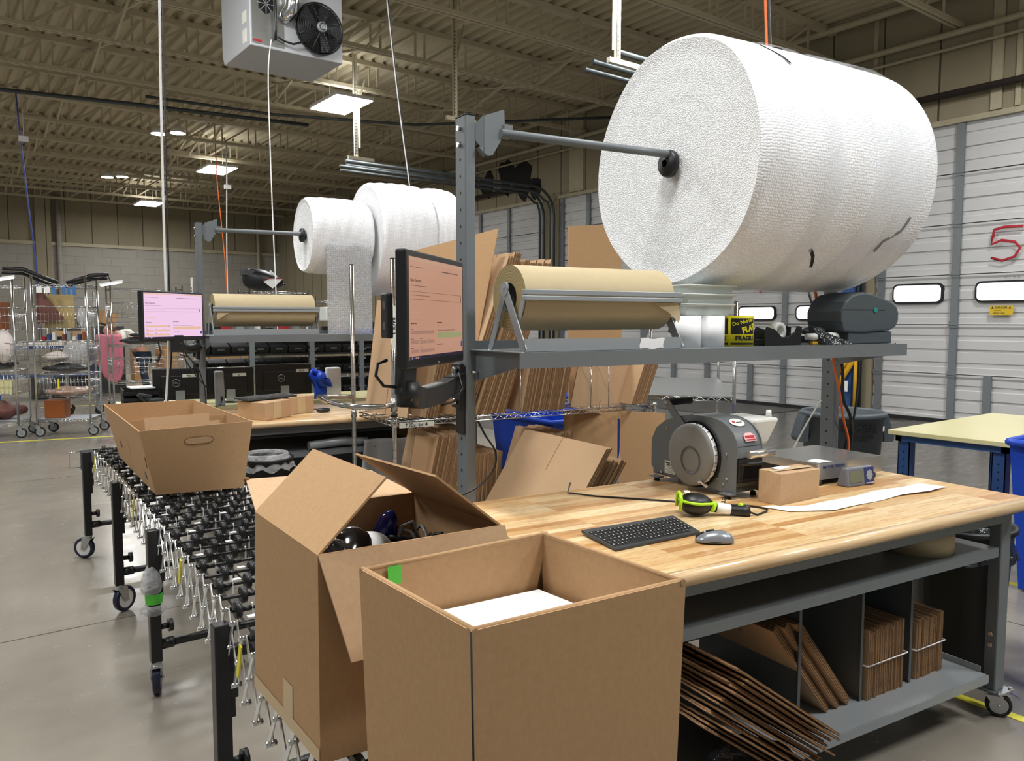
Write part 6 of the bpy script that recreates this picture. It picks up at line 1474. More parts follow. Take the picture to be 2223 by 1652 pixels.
s = MB(); s.box(RX0 + 0.03, RX0 + 0.27, RY0 - 0.009, RY0 - 0.006, RZ - 0.04, RZ - 0.008); t_ = R3.part('shelf_label', s, PAPER_LABEL)
R3.part('lettering', text_mb('\u219120x16x14', 0.033, plane_M((RX0 + 0.145, RY0 - 0.0095, RZ - 0.025), (1, 0, 0), (0, 0, 1)), bold=0.0003), INK, t_)
s = MB(); s.grid(lambda u, v: (RX0 + 0.0165 * cos(radians(215 + 110 * u)), RY0 + 0.0165 * sin(radians(215 + 110 * u)), 1.425 + 0.27 * v), 8, 1); t_ = R3.part('post_label', s, PAPER_LABEL)
R3.part('lettering', text_mb('RACK 3', 0.030, plane_M((RX0 - 0.003, RY0 - 0.0178, 1.57), (0, 0, -1), (1, 0.1, 0)), bold=0.0006), INK, t_)
for x in (2.80, 3.40, 3.56):
    s = MB(); s.tube([(x, RY0 + 0.02, RZ), (x, RY0 + 0.02, 1.27), (x, RY1 - 0.02, 1.27), (x, RY1 - 0.02, RZ)], 0.0045, 6); R3.part('shelf_divider', s, CHROME)
s = MB(); s.tube([(2.66, RY0 + 0.02, 0.30), (2.66, RY0 + 0.02, 0.52), (2.66, RY1 - 0.05, 0.52), (2.66, RY1 - 0.05, 0.30)], 0.0045, 6); R3.part('shelf_divider', s, CHROME)
# flattened boxes standing on the upper shelf, leaning to the right
zb = RZ + 0.006; rr = random.Random(9)
def row(x0, n, h, w, y, lean, t, lab, grp, z=zb, dh=0.02, st=None, rz=0):
    for i in range(n):
        sheet((('leftmost ' if i == 0 else 'rightmost ') if i in (0, n - 1) else '') + lab, grp, (x0 + i * (st or (t + 0.002)), y + rr.uniform(0, 0.015), z), w, round(h + rr.choice([-dh, 0, dh / 2]), 3), t, 'b', rz, lean)
g_up = 'flattened boxes standing on the rack upper shelf'
sheet('very large flattened box with printed stamps, leftmost on the rack upper shelf', g_up, (1.995, 4.76, zb), 0.54, 0.78, 0.009, 'b', radians(10), radians(8))
def plain_sheet(lab, P, grp=None, t=0.008):
    s = MB(); s.slab(P, t); o = single('flattened_box', lab, 'cardboard box', s, CARD, P[0], 'b', grp)
    return o
plain_sheet('large plain flattened box with sloping top behind the near monitor', [(1.98, 5.22, zb + 0.005), (2.40, 4.74, zb), (2.70, 4.80, 2.235), (2.27, 5.26, 2.10)], g_up)
row(2.10, 9, 0.60, 0.5, 4.70, radians(14), 0.009, 'flattened box in the left row on the rack upper shelf, behind the near monitor arm', 'left row on the rack upper shelf')
row(2.34, 6, 1.16, 0.5, 4.70, radians(20), 0.010, 'tall flattened box in the leaning row left of the kraft roll', 'tall leaning row on the rack', dh=0.02, st=0.018)
row(2.47, 16, 1.12, 0.5, 4.70, radians(20), 0.010, 'flattened box in the leaning row whose edges show above the kraft roll', 'leaning row above the kraft roll', dh=0.02, st=0.0145)
row(2.83, 26, 0.42, 0.5, 4.69, radians(12), 0.010, 'flattened box in the middle row under the near bench shelf', 'middle row on the rack upper shelf', dh=0.03, st=0.0135)
plain_sheet('big plain flattened box standing upright, behind the bubble roll', [(3.50, 5.10, zb), (4.02, 5.10, zb), (4.02, 5.12, 2.38), (3.50, 5.12, 2.33)], g_up)
sheet('creased flattened box facing forward at the right of the rack upper shelf', g_up, (3.30, 4.80, zb), 0.56, 0.46, 0.009, 'b', radians(-84), 0, radians(-14))
row(3.80, 9, 0.46, 0.42, 4.70, radians(22), 0.012, 'flattened box at the right end of the rack upper shelf', 'right end row on the rack upper shelf', st=0.0165)
# lower shelf
zl_ = 0.306
row(2.05, 13, 0.56, 0.50, 4.66, radians(13), 0.012, 'flattened box in the left bundle on the rack lower shelf', 'left bundle on the rack lower shelf', zl_, 0.01, 0.0175)
sheet('front flattened box with bent top in the left bundle of the rack lower shelf', None, (1.90, 4.66, zl_), 0.42, 0.575, 0.010, 'b', radians(-75), 0, radians(-12))
row(2.35, 20, 0.40, 0.50, 4.68, radians(4), 0.012, 'flattened box in the bundle just right of the near upright, rack lower shelf', 'middle bundle on the rack lower shelf', zl_, 0.006, 0.0148)
row(2.95, 14, 0.50, 0.5, 4.75, radians(18), 0.012, 'flattened box in the right bundle on the rack lower shelf', 'right bundle on the rack lower shelf', zl_, 0.02, 0.015)
for k in range(3): sheet('large creased flattened box leaning in front of the rack, %s' % ['the foremost', 'second of three', 'third of three'][k], 'large sheets leaning in front of the rack', (2.235 + 0.016 * k, 3.70, 0.0), 0.93, 1.03, 0.010, 'b', 0, radians(34))
for k in range(9): sheet('smaller flattened box leaning behind the large creased ones', 'small sheets behind the large creased ones', (2.32 + 0.019 * k, 3.74 + 0.01 * (k % 2), 0.0), 0.80, 0.93 - 0.01 * (k % 3), 0.011, 'b', 0, radians(34))
plain_sheet('big flattened box left of the dark fold line, under the rack shelf', [(3.36, 4.99, 0.31), (3.675, 4.71, 0.31), (3.70, 4.74, 0.925), (3.40, 5.02, 0.925)])
plain_sheet('big flattened box right of the dark fold line, behind the tape machine', [(3.69, 4.70, 0.31), (3.90, 4.38, 0.31), (3.90, 4.44, 0.925), (3.715, 4.73, 0.925)])
# ================================================================ fan heater under the roof
T = Thing('fan_heater', 'grey sheet metal unit heater with round fan hanging from the roof', 'heater', (3.38, 8.7, 4.4), 'w')
hx0, hx1, hy0, hy1, hz0, hz1 = 2.88, 3.90, 8.27, 9.17, 4.42, 5.22
HG = paint('heater_enamel', 'b9bcc0', 0.32, var=0.03)
s = MB(); pl = [(hy0, hz0), (hy1 - 0.06, hz0), (hy1, hz0 + 0.10), (hy1, hz1), (hy0, hz1)]
s.prism(pl, 'x', hx0, hx1); T.part('cabinet', s, HG, bevel=0.008)
s = MB(); s.box(hx0 + 0.02, hx0 + 0.36, hy0 - 0.004, hy0 - 0.001, hz0 + 0.03, hz1); T.part('service_recess', s, ZINC)
fc = (3.615, hy0 - 0.05, 4.72); FRd = 0.265
s = MB(); s.lathe([(FRd * 0.96, 0.05), (FRd * 0.96, 0.005), (0.0, 0.045)], fc, 'y', 40); T.part('fan_opening', s, GASKET)
s = MB()
for k in range(13):
    r = 0.06 + (FRd - 0.06) * k / 12; zz = -0.06 * (1 - (r / FRd) ** 2) ** 0.5; s.tube([(fc[0] + r * cos(t), fc[1] + zz, fc[2] + r * sin(t)) for t in [2 * pi * i / 40 for i in range(40)]], 0.0034 if k < 12 else 0.009, 5, True)
for k in range(8):
    t = pi / 8 + 2 * pi * k / 8; s.tube([(fc[0] + r * cos(t), fc[1] - 0.06 * max(0, 1 - (r / FRd) ** 2) ** 0.5, fc[2] + r * sin(t)) for r in (0.03, 0.1, 0.18, 0.24, FRd)], 0.006, 5)
T.part('fan_guard', s, FAN_GREY)
s = MB()
for k in range(5):
    t = 2 * pi * k / 5; a = Vector((cos(t), 0, sin(t))); b_ = Vector((-sin(t), 0, cos(t))); c = Vector(fc) + Vector((0, -0.005, 0))
    s.add([c + a * 0.05 - b_ * 0.02, c + a * 0.24 - b_ * 0.07 + Vector((0, -0.02, 0)), c + a * 0.24 + b_ * 0.07 + Vector((0, 0.02, 0)), c + a * 0.05 + b_ * 0.03], [(0, 1, 2, 3)])
T.part('fan_blade', s, GREY_DK)
s = MB(); s.lathe([(0.0, -0.085), (0.045, -0.085), (0.055, -0.075), (0.055, -0.02), (0.0, -0.02)], fc, 'y', 28); m_ = T.part('motor', s, GREY_LT)
s = MB()
for k in range(10):
    t = 2 * pi * k / 10; s.box(fc[0] + 0.034 * cos(t) - 0.006, fc[0] + 0.034 * cos(t) + 0.006, fc[1] - 0.088, fc[1] - 0.086, fc[2] + 0.034 * sin(t) - 0.006, fc[2] + 0.034 * sin(t) + 0.006)
T.part('motor_vents', s, BLACK, m_)
s = MB(); s.tube([(3.30, hy0 - 0.09, 5.9), (3.30, hy0 - 0.09, 4.92), (3.29, hy0 - 0.08, 4.84), (3.25, hy0 - 0.03, 4.77), (3.22, hy0, 4.74)], [0.075, 0.075, 0.076, 0.07, 0.055], 20)
s.lathe([(0.078, 0), (0.078, 0.012)], (3.30, hy0 - 0.09, 4.96), 'z', 20); T.part('flue_pipe', s, CHROME)
s = MB()
for k in range(4): t = pi * k / 4; s.bar((3.05 + 0.085 * cos(t), hy0 - 0.008, 4.86 + 0.10 * sin(t)), (3.05 - 0.085 * cos(t), hy0 - 0.008, 4.86 - 0.10 * sin(t)), 0.008)
T.part('draft_grille_bars', s, GREY_LT); s = MB(); s.prism([(3.05 + 0.09 * cos(t), 4.86 + 0.105 * sin(t)) for t in [pi / 6 + pi * k / 3 for k in range(6)]], 'y', hy0 - 0.0065, hy0 - 0.0045); T.part('draft_opening', s, GASKET)
s = MB(); s.tube([(3.13, hy0 - 0.06, 5.3), (3.13, hy0 - 0.06, 4.60), (3.13, hy0 - 0.04, 4.50)], 0.014, 8); s.tube([(3.13, hy0 - 0.05, 4.55), (3.22, hy0 - 0.05, 4.51), (3.32, hy0 - 0.05, 4.50), (3.42, hy0 - 0.06, 4.54), (3.52, hy0 - 0.07, 4.60), (3.57, hy0 - 0.10, 4.70)], 0.011, 8); T.part('wiring', s, BLACK)
s = MB(); s.box(hx0 + 0.03, hx0 + 0.12, hy0 - 0.006, hy0 - 0.004, hz0 + 0.045, hz0 + 0.07); T.part('red_label', s, RED)
s = MB(); s.box(hx0 - 0.002, hx0, hy0 + 0.10, hy0 + 0.22, hz0 + 0.06, hz0 + 0.20); s.box(hx0 - 0.002, hx0, hy0 + 0.10, hy0 + 0.22, hz0 + 0.26, hz0 + 0.38); T.part('warning_labels', s, PAPER_LABEL)
for x in (hx0 + 0.06, hx1 - 0.06):
    for y in (hy0 + 0.1, hy1 - 0.1): s = MB(); s.cyl((x, y, hz1), (x, y, ZT + 0.001), 0.008, n=8); T.part('hanging_rod', s, JOIST)
# hanging cords
def hang(lab, pts, r, mat): return cord(lab, pts, r, mat, 'w', 'hanging_cord', 6)
hang('thick white hanging cord running from the roof to the far bench monitor', [(1.515, 6.20, 6.45), (1.52, 6.2, 4.6), (1.50, 6.2, 3.2), (1.49, 6.2, 2.0), (1.50, 6.22, 1.4), (1.47, 6.25, 0.92)], 0.0085, WHITE)
hang('black cord hanging right beside the thick white cord', [(1.545, 6.24, 6.45), (1.548, 6.24, 4.6), (1.535, 6.24, 3.2), (1.525, 6.24, 2.0), (1.53, 6.25, 1.4), (1.49, 6.28, 0.92)], 0.006, BLACK)
hang('black and white cord slanting down behind the far bubble rolls', [(4.22, 8.0, 6.0), (4.31, 8.0, 5.1), (4.43, 8.0, 4.1), (4.565, 8, 3.17), (4.70, 8.0, 2.2)], 0.007, WHITE)
hang('black cord beside the slanting cord behind the far bubble rolls', [(4.25, 8.02, 6.0), (4.335, 8.02, 5.1), (4.455, 8.02, 4.1), (4.59, 8.02, 3.17), (4.72, 8.02, 2.2)], 0.009, BLACK)
hang('thin white cord hanging below the fan heater', [(3.0, 8.0, 4.42), (2.962, 8.0, 4.1), (2.962, 8.0, 3.5), (2.975, 8, 2.6), (2.99, 8, 1.95), (3.0, 8, 1.45)], 0.006, WHITE)
hang('orange cord hanging left of the far bubble rolls', [(6.20, 20.5, 6.0), (6.227, 20.5, 5.03), (6.31, 20.5, 3.9), (6.38, 20.5, 2.8), (6.42, 20.5, 1.2)], 0.013, ORANGE)
hang('white cord hanging beside the orange one', [(6.47, 20.5, 6.0), (6.45, 20.5, 4.8), (6.42, 20.5, 3.6), (6.41, 20.5, 2.6), (6.41, 20.5, 1.2)], 0.014, WHITE)
hang('dark blue cord hanging at the far left over the carts', [(1.78, 18.3, 6.0), (1.827, 18.3, 5.1), (1.91, 18.3, 3.8), (2.01, 18.3, 2.5), (2.04, 18.3, 1.2)], 0.014, BLUE_CORD)
hang('thin pole-like cord at the left edge of the roof', [(0.62, 11.6, 6.2), (0.40, 11.6, 5.0)], 0.012, JOIST)
for (x, y, z, lab) in ((6.46, 20.45, 4.95, 'small white socket box hanging above the white and orange cords'), (1.87, 18.25, 5.12, 'small white socket box at the top of the dark blue cord')):
    s = MB(); s.box(x - 0.08, x + 0.08, y - 0.04, y + 0.04, z - 0.04, z + 0.06); s.cyl((x, y, z + 0.04), (x, y, ZL), 0.004, n=6); single('socket_box', lab, 'socket', s, WHITE, (x, y, z), 'w')
pipe('conduit_run', 'dark conduit crossing the joists at the upper left', [(-2, 18.0, 5.95), (1.5, 17.6, 5.85), (3.6, 17.0, 5.8), (7, 16.6, 5.82)], 0.04, TRACK, 'conduit')
pipe('conduit_run', 'second dark conduit crossing the joists in the middle of the roof', [(3.8, 16.9, 5.96), (6.2, 16.5, 5.9), (9.0, 15.5, 5.9), (12.7, 12.0, 5.95)], 0.03, TRACK, 'conduit')
# ================================================================ right hand side
T = Thing('trash_can', 'round grey trash can behind the scale', 'trash can', (6.28, 3.66, 0), 'w')
c = (6.28, 3.66, 0); s = MB(); s.lathe([(0.0, 0.01), (0.26, 0.0), (0.285, 0.35), (0.295, 0.352), (0.31, 0.60), (0.318, 0.602), (0.325, 0.80), (0.345, 0.80), (0.348, 0.83), (0.325, 0.845), (0.315, 0.83), (0.25, 0.02)], c, 'z', 56); T.part('can_body', s, GREY_CAN)
for a in (radians(-37), radians(143)):
    d = Vector((cos(a), sin(a), 0)); n_ = Vector((-d.y, d.x, 0)); o_ = Vector(c); s = MB()
    pts = [(0.31, 0.81), (0.35, 0.81), (0.405, 0.62), (0.395, 0.585), (0.32, 0.585)]
    s.add([o_ + d * r + n_ * q + Vector((0, 0, z)) for q in (-0.09, 0.09) for r, z in pts], [(0, 1, 2, 3, 4), (9, 8, 7, 6, 5)] + [(i, (i + 1) % 5, 5 + (i + 1) % 5, 5 + i) for i in range(5)]); T.part('handle', s, GREY_CAN)
def can_text(t, size, ang, zz, bold):
    M = Matrix.Identity(4); tb_ = text_mb(t, size, M, 0.0005, bold); out = []
    for a, b_, c2 in tb_.v: th = ang + (a + b_ * 0.15) / 0.322; R_c = 0.308 + (zz + b_ - 0.6) * 0.08 + 0.012; out.append((c[0] + (R_c + c2) * cos(th), c[1] + (R_c + c2) * sin(th), zz + b_))
    tb_.v = out; T.part('lettering', tb_, INK)
can_text('GLOBAL', 0.085, radians(-124), 0.715, 0.003); can_text('INDUSTRIAL.COM', 0.03, radians(-124), 0.655, 0.001); can_text('BUY AMERICAN', 0.02, radians(-124), 0.625, 0.0005)
s = MB(); th = radians(-78); s.obox((c[0] + 0.333 * cos(th), c[1] + 0.333 * sin(th), 0.715), (0.03, 0.004, 0.04), th + pi / 2); T.part('sticker', s, PAPER)
# cream topped blue table
T = Thing('steel_table', 'blue steel table with cream laminate top', 'table', (6.2, 2.4, 0), 'w')
s = MB(); s.box(5.37, 7.03, 2.0, 2.79, 0.818, 0.85); T.part('table_top', s, CREAM, bevel=0.004)
s = MB(); s.box(5.40, 5.44, 2.04, 2.75, 0.775, 0.817); s.box(5.40, 7.0, 2.04, 2.08, 0.775, 0.817); s.box(5.40, 7.0, 2.71, 2.75, 0.775, 0.817); s.box(6.96, 7.0, 2.04, 2.75, 0.775, 0.817); T.part('apron', s, BLUE_STEEL)
for x in (5.42, 6.9):
    for y in (2.06, 2.66):
        s = MB(); s.box(x, x + 0.006, y, y + 0.08, 0, 0.775); s.box(x, x + 0.08, y, y + 0.006, 0, 0.775); s.box(x, x + 0.08, y + 0.074, y + 0.08, 0, 0.775); l = T.part('leg', s, BLUE_STEEL)
        s = MB()
        for k in range(4): s.cyl((x - 0.002, y + 0.04, 0.70 - 0.05 * k), (x + 0.003, y + 0.04, 0.70 - 0.05 * k), 0.006, n=8)
        T.part('holes', s, GASKET, l, stuff=True)
def tote(name, lab, x0, x1, y0, y1, h, fr, mat=BLUE, cat='bin'):
    T = Thing(name, lab, cat, ((x0 + x1) / 2, (y0 + y1) / 2, 0), fr); s = MB(); e = 0.06
    b4 = [(x0 + e, y0 + e), (x1 - e, y0 + e), (x1 - e, y1 - e), (x0 + e, y1 - e)]; t4 = [(x0, y0), (x1, y0), (x1, y1), (x0, y1)]
    s.add([(p[0], p[1], 0.01) for p in b4] + [(p[0], p[1], h) for p in t4], [(0, 3, 2, 1), (0, 1, 5, 4), (1, 2, 6, 5), (2, 3, 7, 6), (3, 0, 4, 7)]); o = T.part('bin_body', s, mat); o.modifiers.new('t', 'SOLIDIFY').thickness = 0.01; bev(o, 0.03, 3)
    s = MB(); r = 0.022; k = 4; pts = []
    for cx, cy, a in ((x1 - 0.04, y1 - 0.04, 0), (x0 + 0.04, y1 - 0.04, 90), (x0 + 0.04, y0 + 0.04, 180), (x1 - 0.04, y0 + 0.04, 270)):
        for i in range(k + 1): t = radians(a + 90 * i / k); pts.append((cx + 0.055 * cos(t), cy + 0.055 * sin(t), h))
    s.tube(pts, r, 8, True); T.part('rim', s, mat); return T
tote('blue_bin', 'tall bright blue bin at the right edge beside the cream table', 5.12, 5.85, 1.10, 1.93, 0.89, 'w')
tote('blue_bin', 'bright blue bin standing behind the flattened boxes in the middle', 4.32, 5.02, 5.15, 6.05, 0.735, 'w')
tote('blue_bin', 'small blue bin seen through the right end of the rack', 5.55, 6.05, 6.0, 6.5, 0.80, 'w')
# black lined bins at the right
for k, (x, y, lab) in enumerate(((3.80, 1.62, 'black lined trash bin behind the right bench leg'), (3.98, 1.12, 'black lined trash bin at the right edge of the view'))):
    T = Thing('lined_bin', lab, 'trash bin', (x, y, 0), 'w'); lathe_bin(T, (x, y, 0), 0.17, 0.215, 0.66, BLACK, 0.015); liner(T, (x, y, 0), 0.215, 0.67, 0.16, DARKBAG, 4 + k); s = MB(); s.lathe([(0.18, 0.62), (0.0, 0.60)], (x, y, 0), 'z', 30); T.part('bag_inside', s, DARKBAG)
# wire shelf cart with steel top behind
T = Thing('wire_cart', 'chrome wire cart with shiny steel sheet on its shelf, in front of the dock doors', 'wire cart', (5.8, 5.0, 0), 'w')
a_, b2_, c2_, d2_ = (4.72, 4.47), (5.163, 3.93), (6.72, 5.32), (6.27, 5.86)
s = MB(); s.hexa([(p[0], p[1], 0.998) for p in (a_, b2_, c2_, d2_)], [(p[0], p[1], 1.003) for p in (a_, b2_, c2_, d2_)]); T.part('steel_sheet', s, ZINC)
def truss(T, P, z, mat=CHROME):
    s = MB()
    for zz in (z, z - 0.03): s.tube([(p[0], p[1], zz) for p in P], 0.005, 6, True)
    for a, b_ in zip(P, P[1:] + P[:1]):
        L = hypot(b_[0] - a[0], b_[1] - a[1]); k = max(2, int(L / 0.08) * 2); s.tube([(a[0] + (b_[0] - a[0]) * i / k, a[1] + (b_[1] - a[1]) * i / k, z - (0.03 if i % 2 else 0)) for i in range(k + 1)], 0.003, 5)
    return T.part('wire_shelf', s, mat)
truss(T, [a_, b2_, c2_, d2_], 0.995); truss(T, [a_, b2_, c2_, d2_], 0.35)
for p in (a_, b2_, c2_, d2_): post(T, p[0], p[1], 0.12, 1.75, 0.0145); caster(T, p[0], p[1], 0.13, 0.055, 0.5, GREY_LT, plate=False)
# marks on the doors
S5 = Thing('painted_number', 'red hand painted number 5 on the right dock door', 'number', (XW, 5.05, 2.5), 'w')
s = MB(); P5 = [(4.80, 2.97), (5.05, 2.98), (5.19, 2.95), (5.20, 2.85), (5.22, 2.74), (5.08, 2.79), (4.90, 2.75), (4.83, 2.66), (4.90, 2.54), (5.06, 2.49), (5.22, 2.54)]
s.tube([(XW + 0.022, y, z) for y, z in P5], 0.022, 6); s.v = [(XW + 0.012 + (x - XW - 0.022) * 0.15, y, z) for x, y, z in s.v]; S5.part('brush_stroke', s, RED)
s = MB(); s.box(XW + 0.008, XW + 0.018, 9.22, 9.26, 2.13, 2.25); s.box(XW + 0.008, XW + 0.018, 9.18, 9.30, 2.22, 2.26); single('red_mark', 'small red painted mark on the middle dock door', 'mark', s, RED, (XW, 9.24, 2.13), 'w')
t = text_mb('H.S  A.G', 0.06, plane_M((XW + 0.016, 4.92, 2.245), (0, -1, 0), (0, 0, 1)), bold=-0.0005); single('pencil_scribble', 'faint handwritten letters on the right dock door above the window', 'writing', t, INK_GREY, (XW, 4.92, 2.24), 'w')
D = Thing('danger_sign', 'yellow danger sticker below the window of the right dock door', 'sign', (XW, 5.04, 1.69), 'w')
s = MB(); s.prism(rrect(4.885, 5.20, 1.69, 1.83, 0.015, 3), 'x', XW + 0.008, XW + 0.012); D.part('plate', s, DANGER)
D.part('lettering', text_mb('\u25B2 DANGER \u25B2', 0.042, plane_M((XW + 0.0075, 5.045, 1.798), (0, -1, 0), (0, 0, 1)), bold=0.001), INK)
D.part('lettering', text_mb('SUDDEN', 0.026, plane_M((XW + 0.0075, 5.09, 1.758), (0, -1, 0), (0, 0, 1))), INK)
D.part('lettering', text_mb('SPRING LOAD', 0.024, plane_M((XW + 0.0075, 5.07, 1.718), (0, -1, 0), (0, 0, 1)), bold=0.0005), INK)
s = MB(); s.box(XW + 0.006, XW + 0.0075, 9.70, 9.86, 1.26, 1.40); single('danger_sign', 'small yellow sticker on the middle dock door near the tape roll', 'sign', s, DANGER, (XW, 9.78, 1.26), 'w')
# bumper gear on the pier
s = MB(); s.box(12.55, XW - 0.002, 7.18, 7.42, 0.05, 2.6); single('dock_post', 'blue steel post on the pier between the dock doors', 'post', s, BLUE_STEEL, (12.7, 7.3, 0), 'w')
s = MB(); s.box(12.6, XW - 0.002, 7.45, 7.68, 0.05, 2.9); single('dock_post', 'black steel channel on the pier between the dock doors', 'post', s, BLACK_STEEL, (12.7, 7.56, 0), 'w')
ST = Thing('cargo_strap', 'yellow cargo strap hanging on the pier behind the upright', 'strap', (12.5, 7.2, 0.4), 'w')
s = MB(); s.tube([(12.5, 7.40, 1.30), (12.48, 7.30, 1.18), (12.48, 7.18, 1.22), (12.5, 7.15, 1.32)], 0.05, 8); s.tube([(12.5, 7.15, 1.25), (12.49, 7.12, 0.95), (12.49, 7.30, 0.65), (12.49, 7.40, 0.45)], 0.045, 8); s.tube([(12.5, 7.08, 1.3), (12.5, 7.08, 0.06)], 0.03, 8); s.tube([(12.49, 7.20, 1.0), (12.49, 7.35, 0.75)], 0.05, 8); ST.part('webbing', s, YEL_STRAP)
s = MB(); s.box(12.44, 12.46, 7.18, 7.26, 0.42, 0.60); ST.part('tag', s, PAPER)
s = MB(); s.box(7.35, 7.75, 5.5, 5.85, 0, 0.10); single('wood_block', 'wooden block on the floor behind the tape machine', 'wood', s, WOOD_BROWN, (7.5, 5.7, 0), 'w')
for k, y0 in enumerate((8.2, 1.2)):
    s = MB(); s.box(10.9, 12.75, y0, y0 + 5.0, 0.0, 0.012); single('dock_plate', ['dark steel dock plate on the floor before the middle door', 'dark steel dock plate on the floor before the right door'][k], 'dock plate', s, paint('dock_plate_steel', '55534e', 0.5, var=0.3, scale=5), (11.8, y0 + 2.5, 0), 'w')

# ================================================================ carts at the left
def loc_quad(o, ux, uy, L, W):
    return [(o[0], o[1]), (o[0] + ux * L, o[1] + uy * L), (o[0] + ux * L - uy * W, o[1] + uy * L + ux * W), (o[0] - uy * W, o[1] + ux * W)]
def basket(T, P, z0, z1, front_drop=0.10):
    s = MB(); n_ = 14
    for e, (a, b_) in enumerate(zip(P, P[1:] + P[:1])):
        for i in range(n_ + 1):
            p = lerp((a[0], a[1], 0), (b_[0], b_[1], 0), i / n_); top = z1
            if e == 0: top = z1 - front_drop * min(1, max(0, (i / n_ - 0.3) * 6)) * 0 - (front_drop if i / n_ > 0.35 else front_drop * i / n_ / 0.35) * -1 * 0
            s.tube([(p[0], p[1], z0), (p[0], p[1], z1)], 0.0028, 4)
        for q in (0, 0.33, 0.66, 1): s.tube([(a[0], a[1], z0 + (z1 - z0) * q), (b_[0], b_[1], z0 + (z1 - z0) * q)], 0.003 if q < 1 else 0.008, 5)
    for i in range(1, 12): a = lerp(P[0] + (0,), P[1] + (0,), i / 12); b_ = lerp(P[3] + (0,), P[2] + (0,), i / 12); s.tube([(a[0], a[1], z0), (b_[0], b_[1], z0)], 0.003, 4)
    return T.part('wire_basket', s, CHROME)
def cart(lab, o, ang, L, W, h, shelves, baskets, wheel_c=GREY_LT, handle=True, sheet_bottom=True, mat=CHROME, zb=0.24):
    ux, uy = cos(ang), sin(ang); P = loc_quad(o, ux, uy, L, W); T = Thing('wire_cart', lab, 'wire cart', (sum(p[0] for p in P) / 4, sum(p[1] for p in P) / 4, 0), 'w', None)
    for p in P:
        post(T, p[0], p[1], 0.16, h, 0.015, mat, False); caster(T, p[0], p[1], 0.17, 0.068, ang + 0.2, wheel_c, plate=True)
    for z in shelves: truss(T, P, z, mat)
    if sheet_bottom:
        s = MB(); s.hexa([(p[0], p[1], zb - 0.004) for p in P], [(p[0], p[1], zb) for p in P]); T.part('shelf_sheet', s, paint('blue_grey_sheet', 'b4bac6', 0.4))
    for z0, z1 in baskets: basket(T, P, z0, z1)
    return T, P
CA, PA = cart('tall chrome basket cart at the left holding a brown angular board', (1.31, 12.66), radians(-25), 0.68, 0.52, 2.22, [0.235, 2.10], [(0.55, 0.86), (1.03, 1.32), (1.50, 1.80)])
CB_, PB = cart('tall chrome basket cart cut off by the left edge of the view', (0.42, 12.95), radians(-22), 0.72, 0.52, 2.22, [0.20, 2.08], [(0.60, 0.92), (1.05, 1.30), (1.48, 1.78)])
CC, PC_ = cart('greenish steel rack behind the basket cart at the left', (2.02, 15.2), radians(-10), 0.45, 0.6, 2.1, [0.3, 0.9, 2.0], [(1.3, 1.65)], BLACK, mat=ZINC, sheet_bottom=False)
# second rack
CD, PD = cart('chrome wire rack between the carts and the far monitor', (2.80, 15.5), radians(-3), 1.20, 0.55, 2.25, [2.18, 1.58, 1.17, 0.50], [(1.66, 1.92), (0.66, 0.92)], BLACK, sheet_bottom=False, zb=0.2)
def arms(lab, pts, r=0.028):
    s = MB(); s.tube(pts, r, 8); s.tube([(p[0], p[1] + 0.12, p[2] - 0.05) for p in pts], r * 0.8, 8); single('swing_arm', lab, 'arm', s, BLACK, pts[0], 'w')
arms('black curved arm on top of the left carts, pointing left', [(0.98, 12.6, 2.30), (1.22, 12.62, 2.30), (1.40, 12.62, 2.22), (1.62, 12.6, 2.13)])
arms('black curved arm on top of the basket cart, pointing right', [(1.72, 12.55, 2.13), (1.90, 12.5, 2.19), (2.04, 12.48, 2.24), (2.24, 12.46, 2.26)])
for x, y, z, lab in ((0.93, 12.2, 2.13, 'small bright strip lamp over the leftmost cart'), (2.22, 12.2, 2.11, 'small bright strip lamp at the right of the basket cart')):
    T = Thing('strip_lamp', lab, 'lamp', (x, y, z), 'w', 'small strip lamps over the carts'); s = MB(); s.obox((x, y, z + 0.02), (0.30, 0.10, 0.03), -0.2, ry=-0.2); T.part('housing', s, WHITE); s = MB(); s.obox((x, y - 0.01, z), (0.27, 0.09, 0.012), -0.2, ry=-0.2); T.part('diffuser', s, emit('strip_glow', 'ffffff', 6)); s = MB(); s.tube([(x, y, z + 0.03), (x - 0.02, y + 0.1, z + 0.12), (x - 0.25, y + 0.33, z + 0.05)], 0.010, 8); T.part('stem', s, BLACK)
# contents of the carts
AX, AY = cos(radians(-25)), sin(radians(-25))
def on_cart(o, u, w, z): return (o[0] + AX * u - AY * w, o[1] + AY * u + AX * w, z)
def cbox(name, lab, cat, o, u0, u1, w0, w1, z0, z1, mat, grp=None, bevel=0.004):
    s = MB(); q = [on_cart(o, u, w, 0) for u, w in ((u0, w0), (u1, w0), (u1, w1), (u0, w1))]; s.hexa([(p[0], p[1], z0) for p in q], [(p[0], p[1], z1) for p in q]); return single(name, lab, cat, s, mat, q[0][:2] + (z0,), 'w', grp, bevel)
oA, oB = (1.31, 12.66), (0.42, 12.95)
cbox('tan_board', 'upright tan board behind the brown angular board in the cart', 'board', oA, 0.08, 0.46, 0.20, 0.23, 1.505, 1.97, TAN)
s = MB(); q = [(0.02, 1.99), (0.11, 1.99), (0.36, 1.62), (0.02, 1.56)]; s.add([on_cart(oA, u, 0.10, z) for u, z in q] + [on_cart(oA, u, 0.13, z) for u, z in q], [(0, 1, 2, 3), (7, 6, 5, 4), (0, 4, 5, 1), (1, 5, 6, 2), (2, 6, 7, 3), (3, 7, 4, 0)]); single('angled_board', 'maroon pointed board standing in the top basket of the cart', 'board', s, MAROON, on_cart(oA, 0.02, 0.1, 1.56), 'w')
